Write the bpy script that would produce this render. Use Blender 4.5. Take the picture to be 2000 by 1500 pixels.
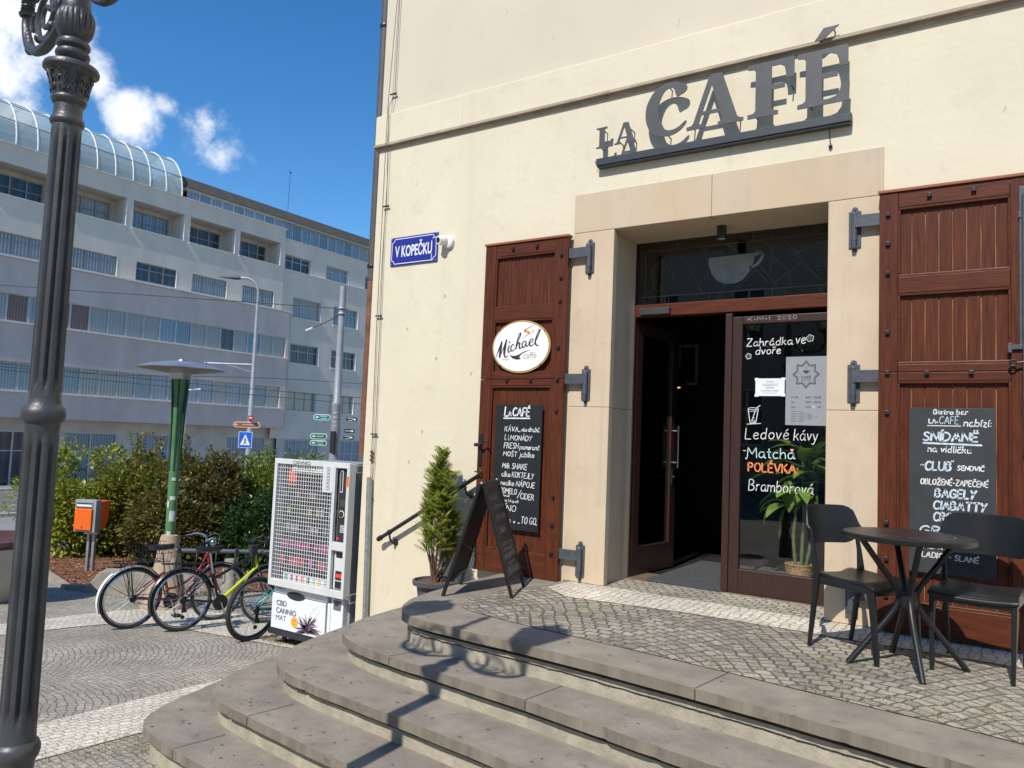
import bpy, bmesh, math, random
from mathutils import Vector, Matrix
from mathutils.geometry import tessellate_polygon
random.seed(11)
for o in list(bpy.data.objects): bpy.data.objects.remove(o)
S = bpy.context.scene
COL = S.collection
rad = math.radians

# ------------------------------------------------------------------ camera, sky, sun, exposure
YAW, PITCH, ROLL = rad(33.314), rad(3.966), rad(2.288)
cam = bpy.data.cameras.new('camera'); camo = bpy.data.objects.new('camera', cam); COL.objects.link(camo)
fw = Vector((-math.sin(YAW)*math.cos(PITCH), math.cos(YAW)*math.cos(PITCH), math.sin(PITCH)))
r0 = Vector((math.cos(YAW), math.sin(YAW), 0)); u0 = r0.cross(fw)
cr = math.cos(ROLL)*r0 + math.sin(ROLL)*u0; cu = -math.sin(ROLL)*r0 + math.cos(ROLL)*u0
m = Matrix((cr, cu, -fw)).transposed().to_4x4(); m.translation = Vector((0, 0, 1.18))
camo.matrix_world = m
cam.sensor_width = 36; cam.lens = 36*1495.6/2000; cam.clip_start = .05; cam.clip_end = 2000
S.camera = camo

SUN_EL = rad(47.3)
TOSUN = Vector((.072, -1, 0)).normalized()*math.cos(SUN_EL) + Vector((0, 0, math.sin(SUN_EL)))
sun = bpy.data.lights.new('sun', 'SUN'); suno = bpy.data.objects.new('sun', sun); COL.objects.link(suno)
sun.energy = 4.0; sun.angle = rad(.53); sun.color = (1, .955, .88)
suno.rotation_euler = (-TOSUN).to_track_quat('-Z', 'Y').to_euler()

W = bpy.data.worlds.new('World'); S.world = W; W.use_nodes = True
S.view_settings.view_transform = 'Standard'; S.view_settings.look = 'None'
S.view_settings.exposure = 0.3; S.view_settings.gamma = 1
def world():
    nt = W.node_tree; N = nt.nodes; L = nt.links; N.clear()
    out = N.new('ShaderNodeOutputWorld')
    sky = N.new('ShaderNodeTexSky'); sky.sky_type = 'NISHITA'; sky.sun_disc = False
    sky.sun_elevation = SUN_EL; sky.sun_rotation = math.atan2(TOSUN.x, TOSUN.y)
    sky.altitude = 400; sky.air_density = 1.0; sky.dust_density = .2; sky.ozone_density = 3.2
    hs = N.new('ShaderNodeHueSaturation'); hs.inputs['Saturation'].default_value = 1.3; hs.inputs['Value'].default_value = 1.0
    L.new(sky.outputs[0], hs.inputs['Color'])
    bg = N.new('ShaderNodeBackground'); bg.inputs[1].default_value = .138
    L.new(hs.outputs[0], bg.inputs[0])
    tc = N.new('ShaderNodeTexCoord')
    nz = N.new('ShaderNodeTexNoise'); nz.inputs['Scale'].default_value = 13; nz.inputs['Detail'].default_value = 12; nz.inputs['Roughness'].default_value = .66
    L.new(tc.outputs['Generated'], nz.inputs['Vector'])
    # clouds: soft lumps round given sky directions, broken up by noise
    blobs = [((-.846, .360, .396), .070, .95), ((-.866, .345, .365), .075, .95), ((-.829, .419, .369), .042, .78), ((-.873, .365, .318), .05, .75),
             ((-.822, .456, .338), .052, .98), ((-.80, .483, .358), .026, .72), ((-.786, .52, .343), .044, .80), ((-.777, .543, .322), .038, .76), ((-.757, .569, .319), .018, .5)]
    acc = None
    for c, r, a in blobs:
        d = N.new('ShaderNodeVectorMath'); d.operation = 'DISTANCE'; d.inputs[1].default_value = c
        L.new(tc.outputs['Generated'], d.inputs[0])
        mr = N.new('ShaderNodeMapRange'); mr.interpolation_type = 'SMOOTHSTEP'
        mr.inputs[1].default_value = 0; mr.inputs[2].default_value = r*1.25; mr.inputs[3].default_value = a; mr.inputs[4].default_value = 0
        L.new(d.outputs['Value'], mr.inputs[0])
        if acc is None: acc = mr.outputs[0]
        else:
            mx = N.new('ShaderNodeMath'); mx.operation = 'MAXIMUM'; L.new(acc, mx.inputs[0]); L.new(mr.outputs[0], mx.inputs[1]); acc = mx.outputs[0]
    s1 = N.new('ShaderNodeMath'); s1.operation = 'MULTIPLY_ADD'; s1.inputs[1].default_value = 2.1; s1.inputs[2].default_value = -1.08
    L.new(nz.outputs['Fac'], s1.inputs[0])
    s2 = N.new('ShaderNodeMath'); s2.operation = 'ADD'; L.new(acc, s2.inputs[0]); L.new(s1.outputs[0], s2.inputs[1])
    g = N.new('ShaderNodeMath'); g.operation = 'MULTIPLY'; L.new(acc, g.inputs[0]); g.inputs[1].default_value = 3; g.use_clamp = True
    mr = N.new('ShaderNodeMapRange'); mr.interpolation_type = 'SMOOTHSTEP'
    mr.inputs[1].default_value = .22; mr.inputs[2].default_value = .85; mr.inputs[3].default_value = 0; mr.inputs[4].default_value = .97
    L.new(s2.outputs[0], mr.inputs[0])
    f = N.new('ShaderNodeMath'); f.operation = 'MULTIPLY'; L.new(mr.outputs[0], f.inputs[0]); L.new(g.outputs[0], f.inputs[1])
    cb = N.new('ShaderNodeBackground'); cb.inputs[1].default_value = 1.0
    cc = N.new('ShaderNodeMix'); cc.data_type = 'RGBA'; cc.inputs[6].default_value = (.56, .66, .82, 1); cc.inputs[7].default_value = (.93, .94, .96, 1)
    mr2 = N.new('ShaderNodeMapRange'); mr2.inputs[1].default_value = .3; mr2.inputs[2].default_value = .95; L.new(s2.outputs[0], mr2.inputs[0])
    L.new(mr2.outputs[0], cc.inputs[0]); L.new(cc.outputs[2], cb.inputs[0])
    mix = N.new('ShaderNodeMixShader'); L.new(f.outputs[0], mix.inputs[0]); L.new(bg.outputs[0], mix.inputs[1]); L.new(cb.outputs[0], mix.inputs[2])
    L.new(mix.outputs[0], out.inputs[0])
world()

# ------------------------------------------------------------------ object helpers
ORG = {}
def tag(o, label=None, cat=None, group=None, kind=None):
    for k, v in (('label', label), ('category', cat), ('group', group), ('kind', kind)):
        if v: o[k] = v
    return o
def thing(name, label, cat, loc=(0, 0, 0), rotz=0, group=None, local=False):
    o = bpy.data.objects.new(name, None); COL.objects.link(o)
    o.empty_display_size = .1
    o.location = loc; o.rotation_euler = (0, 0, rotz)
    ORG[o] = Vector((0, 0, 0)) if local else Vector(loc)
    return tag(o, label, cat, group)

class MB:
    def __init__(s): s.v = []; s.f = []
    def add(s, vs, fs):
        b = len(s.v); s.v += [Vector(p) for p in vs]; s.f += [tuple(i+b for i in f) for f in fs]; return s
    def box(s, x0, x1, y0, y1, z0, z1, M=None):
        vs = [Vector((x, y, z)) for z in (z0, z1) for y in (y0, y1) for x in (x0, x1)]
        if M: vs = [M @ p for p in vs]
        return s.add(vs, [(0, 2, 3, 1), (4, 5, 7, 6), (0, 1, 5, 4), (2, 6, 7, 3), (0, 4, 6, 2), (1, 3, 7, 5)])
    def quad(s, a, b, c, d): return s.add([a, b, c, d], [(0, 1, 2, 3)])
    def tube(s, pts, r, seg=8, closed=False, caps=True):
        pts = [Vector(p) for p in pts]; n = len(pts)
        rs = r if isinstance(r, (list, tuple)) else [r]*n
        base = len(s.v); prev = None
        for i, p in enumerate(pts):
            if closed: t = (pts[(i+1) % n]-pts[i-1])
            else: t = pts[min(i+1, n-1)]-pts[max(i-1, 0)]
            t = t.normalized() if t.length > 1e-9 else Vector((0, 0, 1))
            if prev is None:
                u = t.cross(Vector((0, 0, 1)))
                if u.length < .1: u = t.cross(Vector((1, 0, 0)))
            else: u = prev - t*prev.dot(t)
            u = u.normalized(); prev = u; w = t.cross(u)
            for k in range(seg):
                a = 2*math.pi*k/seg
                s.v.append(p+(u*math.cos(a)+w*math.sin(a))*rs[i])
        m = n if closed else n-1
        for i in range(m):
            j = (i+1) % n
            for k in range(seg):
                k2 = (k+1) % seg
                s.f.append((base+i*seg+k, base+j*seg+k, base+j*seg+k2, base+i*seg+k2))
        if caps and not closed:
            s.f.append(tuple(base+k for k in range(seg))); s.f.append(tuple(base+(n-1)*seg+k for k in reversed(range(seg))))
        return s
    def lathe(s, prof, seg=24, c=(0, 0, 0), flute=None, M=None, caps=True):
        c = Vector(c); base = len(s.v); n = len(prof)
        for (r, z) in prof:
            for k in range(seg):
                a = 2*math.pi*k/seg; rr = r
                if flute: rr = r*flute(a, z)
                p = Vector((rr*math.cos(a), rr*math.sin(a), z))
                s.v.append((M @ p if M else p)+c)
        for i in range(n-1):
            for k in range(seg):
                k2 = (k+1) % seg
                s.f.append((base+i*seg+k, base+i*seg+k2, base+(i+1)*seg+k2, base+(i+1)*seg+k))
        if caps:
            s.f.append(tuple(base+k for k in reversed(range(seg)))); s.f.append(tuple(base+(n-1)*seg+k for k in range(seg)))
        return s
    def ball(s, c, r, seg=14, sc=(1, 1, 1)):
        n = 8
        prof = [(max(.001, math.sin(math.pi*i/n))*r, -math.cos(math.pi*i/n)*r) for i in range(n+1)]
        M = Matrix.Diagonal(sc)
        return s.lathe(prof, seg, c, M=M)
    def prism(s, poly, P, d0, d1):
        """poly: 2d outline; P(u, v, d) -> 3d point"""
        n = len(poly); base = len(s.v)
        for d in (d0, d1):
            for u, v in poly: s.v.append(Vector(P(u, v, d)))
        tris = tessellate_polygon([[Vector((u, v, 0)) for u, v in poly]])
        for t in tris:
            s.f.append(tuple(base+i for i in t)); s.f.append(tuple(base+n+i for i in reversed(t)))
        for i in range(n):
            j = (i+1) % n
            s.f.append((base+i, base+j, base+n+j, base+n+i))
        return s
    def flat(s, poly, P):
        base = len(s.v)
        for u, v in poly: s.v.append(Vector(P(u, v)))
        for t in tessellate_polygon([[Vector((u, v, 0)) for u, v in poly]]): s.f.append(tuple(base+i for i in t))
        return s
    def ribbon(s, pts, w, P):
        """flat painted stroke in the plane P(u, v)"""
        n = len(pts)
        if n < 2: return s
        pts = [Vector((p[0], p[1])) for p in pts]
        for i in range(1, n-1):
            a, b = pts[i]-pts[i-1], pts[i+1]-pts[i]
            if a.length > 1e-9 and b.length > 1e-9 and a.normalized().dot(b.normalized()) < .55:
                s.ribbon(pts[:i+1], w, P); return s.ribbon(pts[i:], w, P)
        L = []; R = []
        for i in range(n):
            t = pts[min(i+1, n-1)]-pts[max(i-1, 0)]
            if t.length < 1e-9: t = Vector((1, 0))
            t.normalize(); q = Vector((-t.y, t.x))
            ww = w*.5
            L.append(pts[i]+q*ww); R.append(pts[i]-q*ww)
        base = len(s.v)
        t0 = (pts[0]-pts[1]).normalized()*w*.35; t1 = (pts[-1]-pts[-2]).normalized()*w*.35
        for p in L+R+[pts[0]+t0, pts[-1]+t1]: s.v.append(Vector(P(p.x, p.y)))
        for i in range(n-1): s.f.append((base+i, base+n+i, base+n+i+1, base+i+1))
        s.f.append((base+2*n, base+n, base)); s.f.append((base+2*n+1, base+n-1, base+2*n-1))
        return s
    def build(s, name, mat, parent=None, smooth=False, bevel=0, fix=True):
        org = ORG.get(parent, Vector((0, 0, 0))) if parent else Vector((0, 0, 0))
        me = bpy.data.meshes.new(name)
        me.from_pydata([p-org for p in s.v], [], s.f)
        if fix:
            bm = bmesh.new(); bm.from_mesh(me); bmesh.ops.recalc_face_normals(bm, faces=bm.faces); bm.to_mesh(me); bm.free()
        me.materials.append(mat)
        o = bpy.data.objects.new(name, me); COL.objects.link(o)
        if parent: o.parent = parent; ORG[o] = org
        if smooth:
            for p in me.polygons: p.use_smooth = True
            me.set_sharp_from_angle(angle=rad(38))
        if bevel:
            b = o.modifiers.new('bevel', 'BEVEL'); b.width = bevel; b.segments = 2; b.limit_method = 'ANGLE'; b.angle_limit = rad(40)
        return o

def build_each(mb, name, mat, parent=None, **kw):
    """every separate piece of the builder becomes a part of its own"""
    par = list(range(len(mb.v)))
    def fd(i):
        while par[i] != i: par[i] = par[par[i]]; i = par[i]
        return i
    for f in mb.f:
        for i in f[1:]: par[fd(i)] = fd(f[0])
    gr = {}
    for f in mb.f: gr.setdefault(fd(f[0]), []).append(f)
    for fs in gr.values():
        ix = sorted({i for f in fs for i in f}); mp = {i: k for k, i in enumerate(ix)}; q = MB(); q.v = [mb.v[i] for i in ix]; q.f = [tuple(mp[i] for i in f) for f in fs]; q.build(name, mat, parent, **kw)
def kids(o): return [c for c in bpy.data.objects if c.parent == o]
def copy_tree(o, parent=None):
    c = o.copy(); COL.objects.link(c)
    if parent: c.parent = parent
    for ch in kids(o): copy_tree(ch, c)
    return c
def cat(pts, n=6, closed=False):
    """Catmull-Rom through pts"""
    P = [Vector(p) for p in pts]; out = []; N = len(P)
    for i in range(N if closed else N-1):
        if closed: a, b, c, d = P[i-1], P[i], P[(i+1) % N], P[(i+2) % N]
        else: a, b, c, d = P[max(i-1, 0)], P[i], P[i+1], P[min(i+2, N-1)]
        for k in range(n):
            t = k/n
            out.append(.5*((2*b)+(c-a)*t+(2*a-5*b+4*c-d)*t*t+(3*b-a-3*c+d)*t**3))
    if not closed: out.append(P[-1])
    return out
def circ(cx, cy, r, n=20, ry=None, a0=0, a1=2*math.pi, end=False):
    ry = ry or r
    return [(cx+r*math.cos(a0+(a1-a0)*i/n), cy+ry*math.sin(a0+(a1-a0)*i/n)) for i in range(n+(1 if end else 0))]

# ------------------------------------------------------------------ materials
MATS = {}
def mat(name, col, rough=.6, metal=0, var=.12, vs=6, bump=0, bs=40, spec=.5, col2=None, coat=0, stretch=None, detail=5, dirt=None, emit=None, streak=None):
    if name in MATS: return MATS[name]
    M = bpy.data.materials.new(name); M.use_nodes = True; nt = M.node_tree; N = nt.nodes; L = nt.links
    b = N['Principled BSDF']; b.inputs['Roughness'].default_value = rough; b.inputs['Metallic'].default_value = metal
    b.inputs['Specular IOR Level'].default_value = spec; b.inputs['Coat Weight'].default_value = coat
    tc = N.new('ShaderNodeTexCoord'); vec = tc.outputs['Object']
    if stretch:
        mp = N.new('ShaderNodeMapping'); mp.inputs['Scale'].default_value = stretch; L.new(vec, mp.inputs[0]); vec = mp.outputs[0]
    nz = N.new('ShaderNodeTexNoise'); nz.inputs['Scale'].default_value = vs; nz.inputs['Detail'].default_value = detail; nz.inputs['Roughness'].default_value = .6
    L.new(vec, nz.inputs['Vector'])
    mx = N.new('ShaderNodeMix'); mx.data_type = 'RGBA'
    c2 = col2 or tuple(c*(1-var*1.6) for c in col); c1 = col if col2 else tuple(min(1, c*(1+var*.6)) for c in col)
    mx.inputs[6].default_value = (*c1, 1); mx.inputs[7].default_value = (*c2, 1)
    rp = N.new('ShaderNodeMapRange'); rp.inputs[1].default_value = .3; rp.inputs[2].default_value = .72; L.new(nz.outputs['Fac'], rp.inputs[0])
    L.new(rp.outputs[0], mx.inputs[0]); cout = mx.outputs[2]
    if dirt:   # dirt = (colour, scale, low, high): blotches with edges of their own
        n2 = N.new('ShaderNodeTexNoise'); n2.inputs['Scale'].default_value = dirt[1]; n2.inputs['Detail'].default_value = 8; n2.inputs['Roughness'].default_value = .65
        L.new(tc.outputs['Object'], n2.inputs['Vector'])
        r2 = N.new('ShaderNodeMapRange'); r2.inputs[1].default_value = dirt[2]; r2.inputs[2].default_value = dirt[3]; L.new(n2.outputs['Fac'], r2.inputs[0])
        m2 = N.new('ShaderNodeMix'); m2.data_type = 'RGBA'; L.new(r2.outputs[0], m2.inputs[0]); L.new(cout, m2.inputs[6]); m2.inputs[7].default_value = (*dirt[0], 1); cout = m2.outputs[2]
    if streak:  # long vertical rain marks
        mp2 = N.new('ShaderNodeMapping'); mp2.inputs['Scale'].default_value = (streak[1], streak[1], streak[1]*.045); L.new(tc.outputs['Object'], mp2.inputs[0])
        n5 = N.new('ShaderNodeTexNoise'); n5.inputs['Scale'].default_value = 1; n5.inputs['Detail'].default_value = 7; L.new(mp2.outputs[0], n5.inputs['Vector'])
        r5 = N.new('ShaderNodeMapRange'); r5.inputs[1].default_value = streak[2]; r5.inputs[2].default_value = streak[3]; L.new(n5.outputs['Fac'], r5.inputs[0])
        m5 = N.new('ShaderNodeMix'); m5.data_type = 'RGBA'; L.new(r5.outputs[0], m5.inputs[0]); L.new(cout, m5.inputs[6]); m5.inputs[7].default_value = (*streak[0], 1); cout = m5.outputs[2]
    L.new(cout, b.inputs['Base Color'])
    rr = N.new('ShaderNodeMapRange'); rr.inputs[3].default_value = max(0, rough-.08); rr.inputs[4].default_value = min(1, rough+.08); L.new(nz.outputs['Fac'], rr.inputs[0]); L.new(rr.outputs[0], b.inputs['Roughness'])
    if bump:
        n3 = N.new('ShaderNodeTexNoise'); n3.inputs['Scale'].default_value = bs; n3.inputs['Detail'].default_value = 6; L.new(vec, n3.inputs['Vector'])
        bp = N.new('ShaderNodeBump'); bp.inputs['Strength'].default_value = bump; bp.inputs['Distance'].default_value = .01
        L.new(n3.outputs['Fac'], bp.inputs['Height']); L.new(bp.outputs[0], b.inputs['Normal'])
    if emit: b.inputs['Emission Color'].default_value = (*emit[0], 1); b.inputs['Emission Strength'].default_value = emit[1]
    MATS[name] = M; return M
def glass(name, tint=(1, 1, 1), extra=.0, gloss=(1, 1, 1), rough=0.0):
    if name in MATS: return MATS[name]
    M = bpy.data.materials.new(name); M.use_nodes = True; nt = M.node_tree; N = nt.nodes; L = nt.links; N.clear()
    out = N.new('ShaderNodeOutputMaterial'); t = N.new('ShaderNodeBsdfTransparent'); t.inputs[0].default_value = (*tint, 1)
    g = N.new('ShaderNodeBsdfGlossy'); g.inputs[0].default_value = (*gloss, 1); g.inputs['Roughness'].default_value = rough
    fr = N.new('ShaderNodeFresnel'); ge = N.new('ShaderNodeNewGeometry'); ior = N.new('ShaderNodeMapRange'); ior.inputs[3].default_value = 1.5; ior.inputs[4].default_value = 1/1.5
    L.new(ge.outputs['Backfacing'], ior.inputs[0]); L.new(ior.outputs[0], fr.inputs[0])
    ad = N.new('ShaderNodeMath'); ad.operation = 'MULTIPLY_ADD'; ad.inputs[1].default_value = 1.0; ad.inputs[2].default_value = extra; ad.use_clamp = True
    L.new(fr.outputs[0], ad.inputs[0])
    mx = N.new('ShaderNodeMixShader'); L.new(ad.outputs[0], mx.inputs[0]); L.new(t.outputs[0], mx.inputs[1]); L.new(g.outputs[0], mx.inputs[2]); L.new(mx.outputs[0], out.inputs[0])
    MATS[name] = M; return M
def leafmat(name, cols, rough=.45, trans=.25):
    if name in MATS: return MATS[name]
    M = bpy.data.materials.new(name); M.use_nodes = True; nt = M.node_tree; N = nt.nodes; L = nt.links
    b = N['Principled BSDF']; b.inputs['Roughness'].default_value = rough; b.inputs['Specular IOR Level'].default_value = .5
    gi = N.new('ShaderNodeNewGeometry'); cr_ = N.new('ShaderNodeValToRGB'); e = cr_.color_ramp.elements
    while len(e) < len(cols): e.new(.5)
    for i, c in enumerate(cols): e[i].position = i/(len(cols)-1); e[i].color = (*c, 1)
    L.new(gi.outputs['Random Per Island'], cr_.inputs[0]); L.new(cr_.outputs[0], b.inputs['Base Color'])
    tr = N.new('ShaderNodeBsdfTranslucent'); L.new(cr_.outputs[0], tr.inputs[0])
    mx = N.new('ShaderNodeMixShader'); mx.inputs[0].default_value = trans; L.new(b.outputs[0], mx.inputs[1]); L.new(tr.outputs[0], mx.inputs[2])
    L.new(mx.outputs[0], N['Material Output'].inputs[0]); MATS[name] = M; return M
def setts(name, c1, c2, cm, bw=.095, bh=.08, arc=1.15, amp=.34, rot=0, mortar=.012, bump=.9, grass=None):
    """small stone paving; arc > 0 lays the rows in scalloped arcs"""
    M = bpy.data.materials.new(name); M.use_nodes = True; nt = M.node_tree; N = nt.nodes; L = nt.links
    b = N['Principled BSDF']; b.inputs['Roughness'].default_value = .75
    def math_(op, a, c=None, d=None):
        n = N.new('ShaderNodeMath'); n.operation = op
        for i, x in enumerate((a, c, d)):
            if x is None: continue
            if isinstance(x, (int, float)): n.inputs[i].default_value = x
            else: L.new(x, n.inputs[i])
        return n.outputs[0]
    tc = N.new('ShaderNodeTexCoord'); mp = N.new('ShaderNodeMapping'); mp.inputs['Rotation'].default_value = (0, 0, rot); L.new(tc.outputs['Object'], mp.inputs[0])
    nz = N.new('ShaderNodeTexNoise'); nz.inputs['Scale'].default_value = 7; nz.inputs['Detail'].default_value = 2; L.new(mp.outputs[0], nz.inputs['Vector'])
    sp = N.new('ShaderNodeSeparateXYZ'); L.new(mp.outputs[0], sp.inputs[0])
    nc = N.new('ShaderNodeSeparateColor'); L.new(nz.outputs['Color'], nc.inputs[0])
    x = math_('MULTIPLY_ADD', nc.outputs[0], .075, sp.outputs[0]); y = math_('MULTIPLY_ADD', nc.outputs[1], .085, sp.outputs[1])
    if arc:
        fr = math_('SUBTRACT', math_('FRACT', math_('DIVIDE', x, arc)), .5)
        a2 = math_('MULTIPLY', math_('MULTIPLY', fr, fr), 4*amp)
        y = math_('ADD', y, a2)
        sl = math_('MULTIPLY', fr, 8*amp/arc)              # slope: keep the stones square along the arc
        tl = math_('SUBTRACT', math_('FRACT', math_('DIVIDE', y, bh)), .5)
        tilt = math_('DIVIDE', math_('MULTIPLY', math_('MULTIPLY', sl, tl), bh), math_('SQRT', math_('ADD', 1.0, math_('MULTIPLY', sl, sl))))
        x = math_('ADD', math_('MULTIPLY', math_('MULTIPLY', fr, math_('ADD', 1.0, math_('MULTIPLY', math_('MULTIPLY', sl, sl), .17))), arc), math_('MULTIPLY', math_('FLOOR', math_('DIVIDE', x, arc)), arc))
        x = math_('SUBTRACT', x, tilt)
    cb = N.new('ShaderNodeCombineXYZ'); L.new(x, cb.inputs[0]); L.new(y, cb.inputs[1])
    br = N.new('ShaderNodeTexBrick'); br.inputs['Scale'].default_value = 1; br.inputs['Brick Width'].default_value = bw; br.inputs['Row Height'].default_value = bh
    br.inputs['Mortar Size'].default_value = mortar; br.inputs['Mortar Smooth'].default_value = .6; br.offset = .5
    br.inputs['Color1'].default_value = (*c1, 1); br.inputs['Color2'].default_value = (*c2, 1); br.inputs['Mortar'].default_value = (*cm, 1)
    L.new(cb.outputs[0], br.inputs['Vector'])
    n2 = N.new('ShaderNodeTexNoise'); n2.inputs['Scale'].default_value = 1.6; n2.inputs['Detail'].default_value = 8; L.new(tc.outputs['Object'], n2.inputs['Vector'])
    n4 = N.new('ShaderNodeTexNoise'); n4.inputs['Scale'].default_value = 60; n4.inputs['Detail'].default_value = 5; L.new(tc.outputs['Object'], n4.inputs['Vector'])
    v = math_('MULTIPLY', math_('MULTIPLY_ADD', n2.outputs['Fac'], 1.0, .5), math_('MULTIPLY_ADD', n4.outputs['Fac'], 1.3, .35))
    mx = N.new('ShaderNodeMix'); mx.data_type = 'RGBA'; mx.blend_type = 'MULTIPLY'; mx.inputs[0].default_value = 1; L.new(br.outputs['Color'], mx.inputs[6]); L.new(v, mx.inputs[7])
    cout = mx.outputs[2]
    if grass:
        n3 = N.new('ShaderNodeTexNoise'); n3.inputs['Scale'].default_value = 2.1; n3.inputs['Detail'].default_value = 4; L.new(tc.outputs['Object'], n3.inputs['Vector'])
        g = math_('MULTIPLY', br.outputs['Fac'], math_('GREATER_THAN', n3.outputs['Fac'], grass))
        m2 = N.new('ShaderNodeMix'); m2.data_type = 'RGBA'; L.new(g, m2.inputs[0]); L.new(cout, m2.inputs[6]); m2.inputs[7].default_value = (.16, .17, .05, 1); cout = m2.outputs[2]
    L.new(cout, b.inputs['Base Color'])
    h = math_('ADD', math_('SUBTRACT', 1.0, br.outputs['Fac']), math_('MULTIPLY', n4.outputs['Fac'], .5))
    bp = N.new('ShaderNodeBump'); bp.inputs['Strength'].default_value = bump; bp.inputs['Distance'].default_value = .012; L.new(h, bp.inputs['Height']); L.new(bp.outputs[0], b.inputs['Normal'])
    MATS[name] = M; return M

PL = mat('cream_plaster', (.69, .613, .45), .85, var=.05, vs=1.0, bump=.28, bs=16, detail=9, dirt=((.57, .50, .36), 3.1, .56, .80), streak=((.60, .53, .39), 7, .56, .92))
PL2 = mat('upper_plaster', (.62, .545, .41), .85, var=.04, vs=1.1, bump=.14, bs=26, detail=8, dirt=((.59, .52, .42), 1.7, .55, .85))
SAND = mat('sandstone', (.55, .455, .335), .8, col2=(.54, .40, .245), vs=1.3, bump=.12, bs=50, detail=8, dirt=((.46, .39, .31), 2.2, .50, .72), streak=((.47, .37, .25), 9, .55, .85))
SAND2 = mat('pale_sandstone', (.60, .48, .335), .8, col2=(.53, .41, .275), vs=2.6, bump=.12, bs=50, detail=8, dirt=((.45, .355, .245), 4, .56, .78), streak=((.46, .365, .25), 10, .55, .85))
WOOD = mat('varnished_wood', (.128, .035, .015), .42, col2=(.050, .015, .008), vs=7, stretch=(9, 9, .7), bump=.12, bs=22, detail=7, spec=.22)
WOODR = mat('varnished_rail_wood', (.125, .035, .015), .42, col2=(.055, .016, .009), vs=7, stretch=(.7, 9, 9), bump=.12, bs=22, detail=7, spec=.22)
SEAM = mat('raw_wood_seam', (.42, .19, .065), .6, col2=(.035, .011, .006), vs=3.4, stretch=(6, 1, 1), detail=5)
DOORW = mat('dark_door_wood', (.046, .020, .013), .42, col2=(.028, .0125, .009), vs=6, stretch=(8, 8, .8), bump=.1, bs=24, detail=6)
IRON = mat('painted_iron', (.075, .083, .095), .5, var=.25, vs=20, bump=.15, bs=90)
BLACKI = mat('black_iron', (.018, .017, .017), .45, var=.3, vs=25, bump=.1, bs=80)
LAMPB = mat('black_lamp_paint', (.056, .057, .060), .42, var=.25, vs=9, bump=.16, bs=120, spec=.6)
STEEL = mat('galvanised_steel', (.42, .44, .45), .48, .7, var=.2, vs=18)
SIGNG = mat('sign_grey_metal', (.078, .076, .075), .55, .1, var=.08, vs=10)
BARG = mat('sign_bar_grey', (.055, .06, .065), .45, .2, var=.15, vs=12)
TREAD = mat('tread_stone', (.30, .256, .203), .8, col2=(.185, .158, .127), vs=4.2, bump=.45, bs=55, detail=11, dirt=((.11, .094, .075), 10, .60, .74))
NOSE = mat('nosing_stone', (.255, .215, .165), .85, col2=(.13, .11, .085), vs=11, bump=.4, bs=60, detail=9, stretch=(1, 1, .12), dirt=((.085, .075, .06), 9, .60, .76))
RISER = mat('riser_stone', (.46, .405, .305), .85, col2=(.275, .248, .188), vs=8, bump=.35, bs=60, detail=9, dirt=((.27, .265, .18), 11, .56, .72))
SLATE = mat('chalkboard', (.017, .019, .022), .6, var=.2, vs=7, spec=.3)
SLATEG = mat('grey_chalkboard', (.045, .047, .049), .6, var=.15, vs=7, spec=.3)
CHALK = mat('chalk', (.80, .80, .78), .9, var=.18, vs=60)
CHALKB = mat('chalk_bluish', (.58, .66, .70), .9, var=.25, vs=50)
CHALKF = mat('faded_chalk', (.36, .39, .40), .9, var=.3, vs=40)
CHALKO = mat('orange_chalk', (.85, .27, .09), .9, var=.15, vs=60)
CHALKM = mat('mint_chalk', (.55, .80, .76), .9, var=.15, vs=60)
CHALKP = mat('pink_chalk', (.85, .42, .42), .9, var=.1, vs=60)
BLKPL = mat('black_plastic', (.010, .010, .011), .40, var=.15, vs=30, bump=.06, bs=300)
RUBBER = mat('tyre_rubber', (.028, .027, .026), .75, var=.3, vs=60, bump=.3, bs=200)
CHROME = mat('chrome', (.62, .62, .62), .22, 1, var=.1)
WHITE = mat('white_paint', (.78, .78, .76), .45, var=.05, vs=8)
CONC = mat('concrete', (.36, .33, .27), .85, col2=(.25, .235, .19), vs=6, bump=.3, bs=60, detail=8)
CONCP = mat('pale_concrete', (.50, .45, .38), .85, col2=(.36, .33, .28), vs=5, bump=.3, bs=60, detail=8)
TANC = mat('tan_concrete', (.42, .32, .22), .8, col2=(.33, .25, .17), vs=5, bump=.2, bs=60)
SOIL = mat('dark_soil', (.045, .03, .02), .95, var=.4, vs=20, bump=.5, bs=40)

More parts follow.
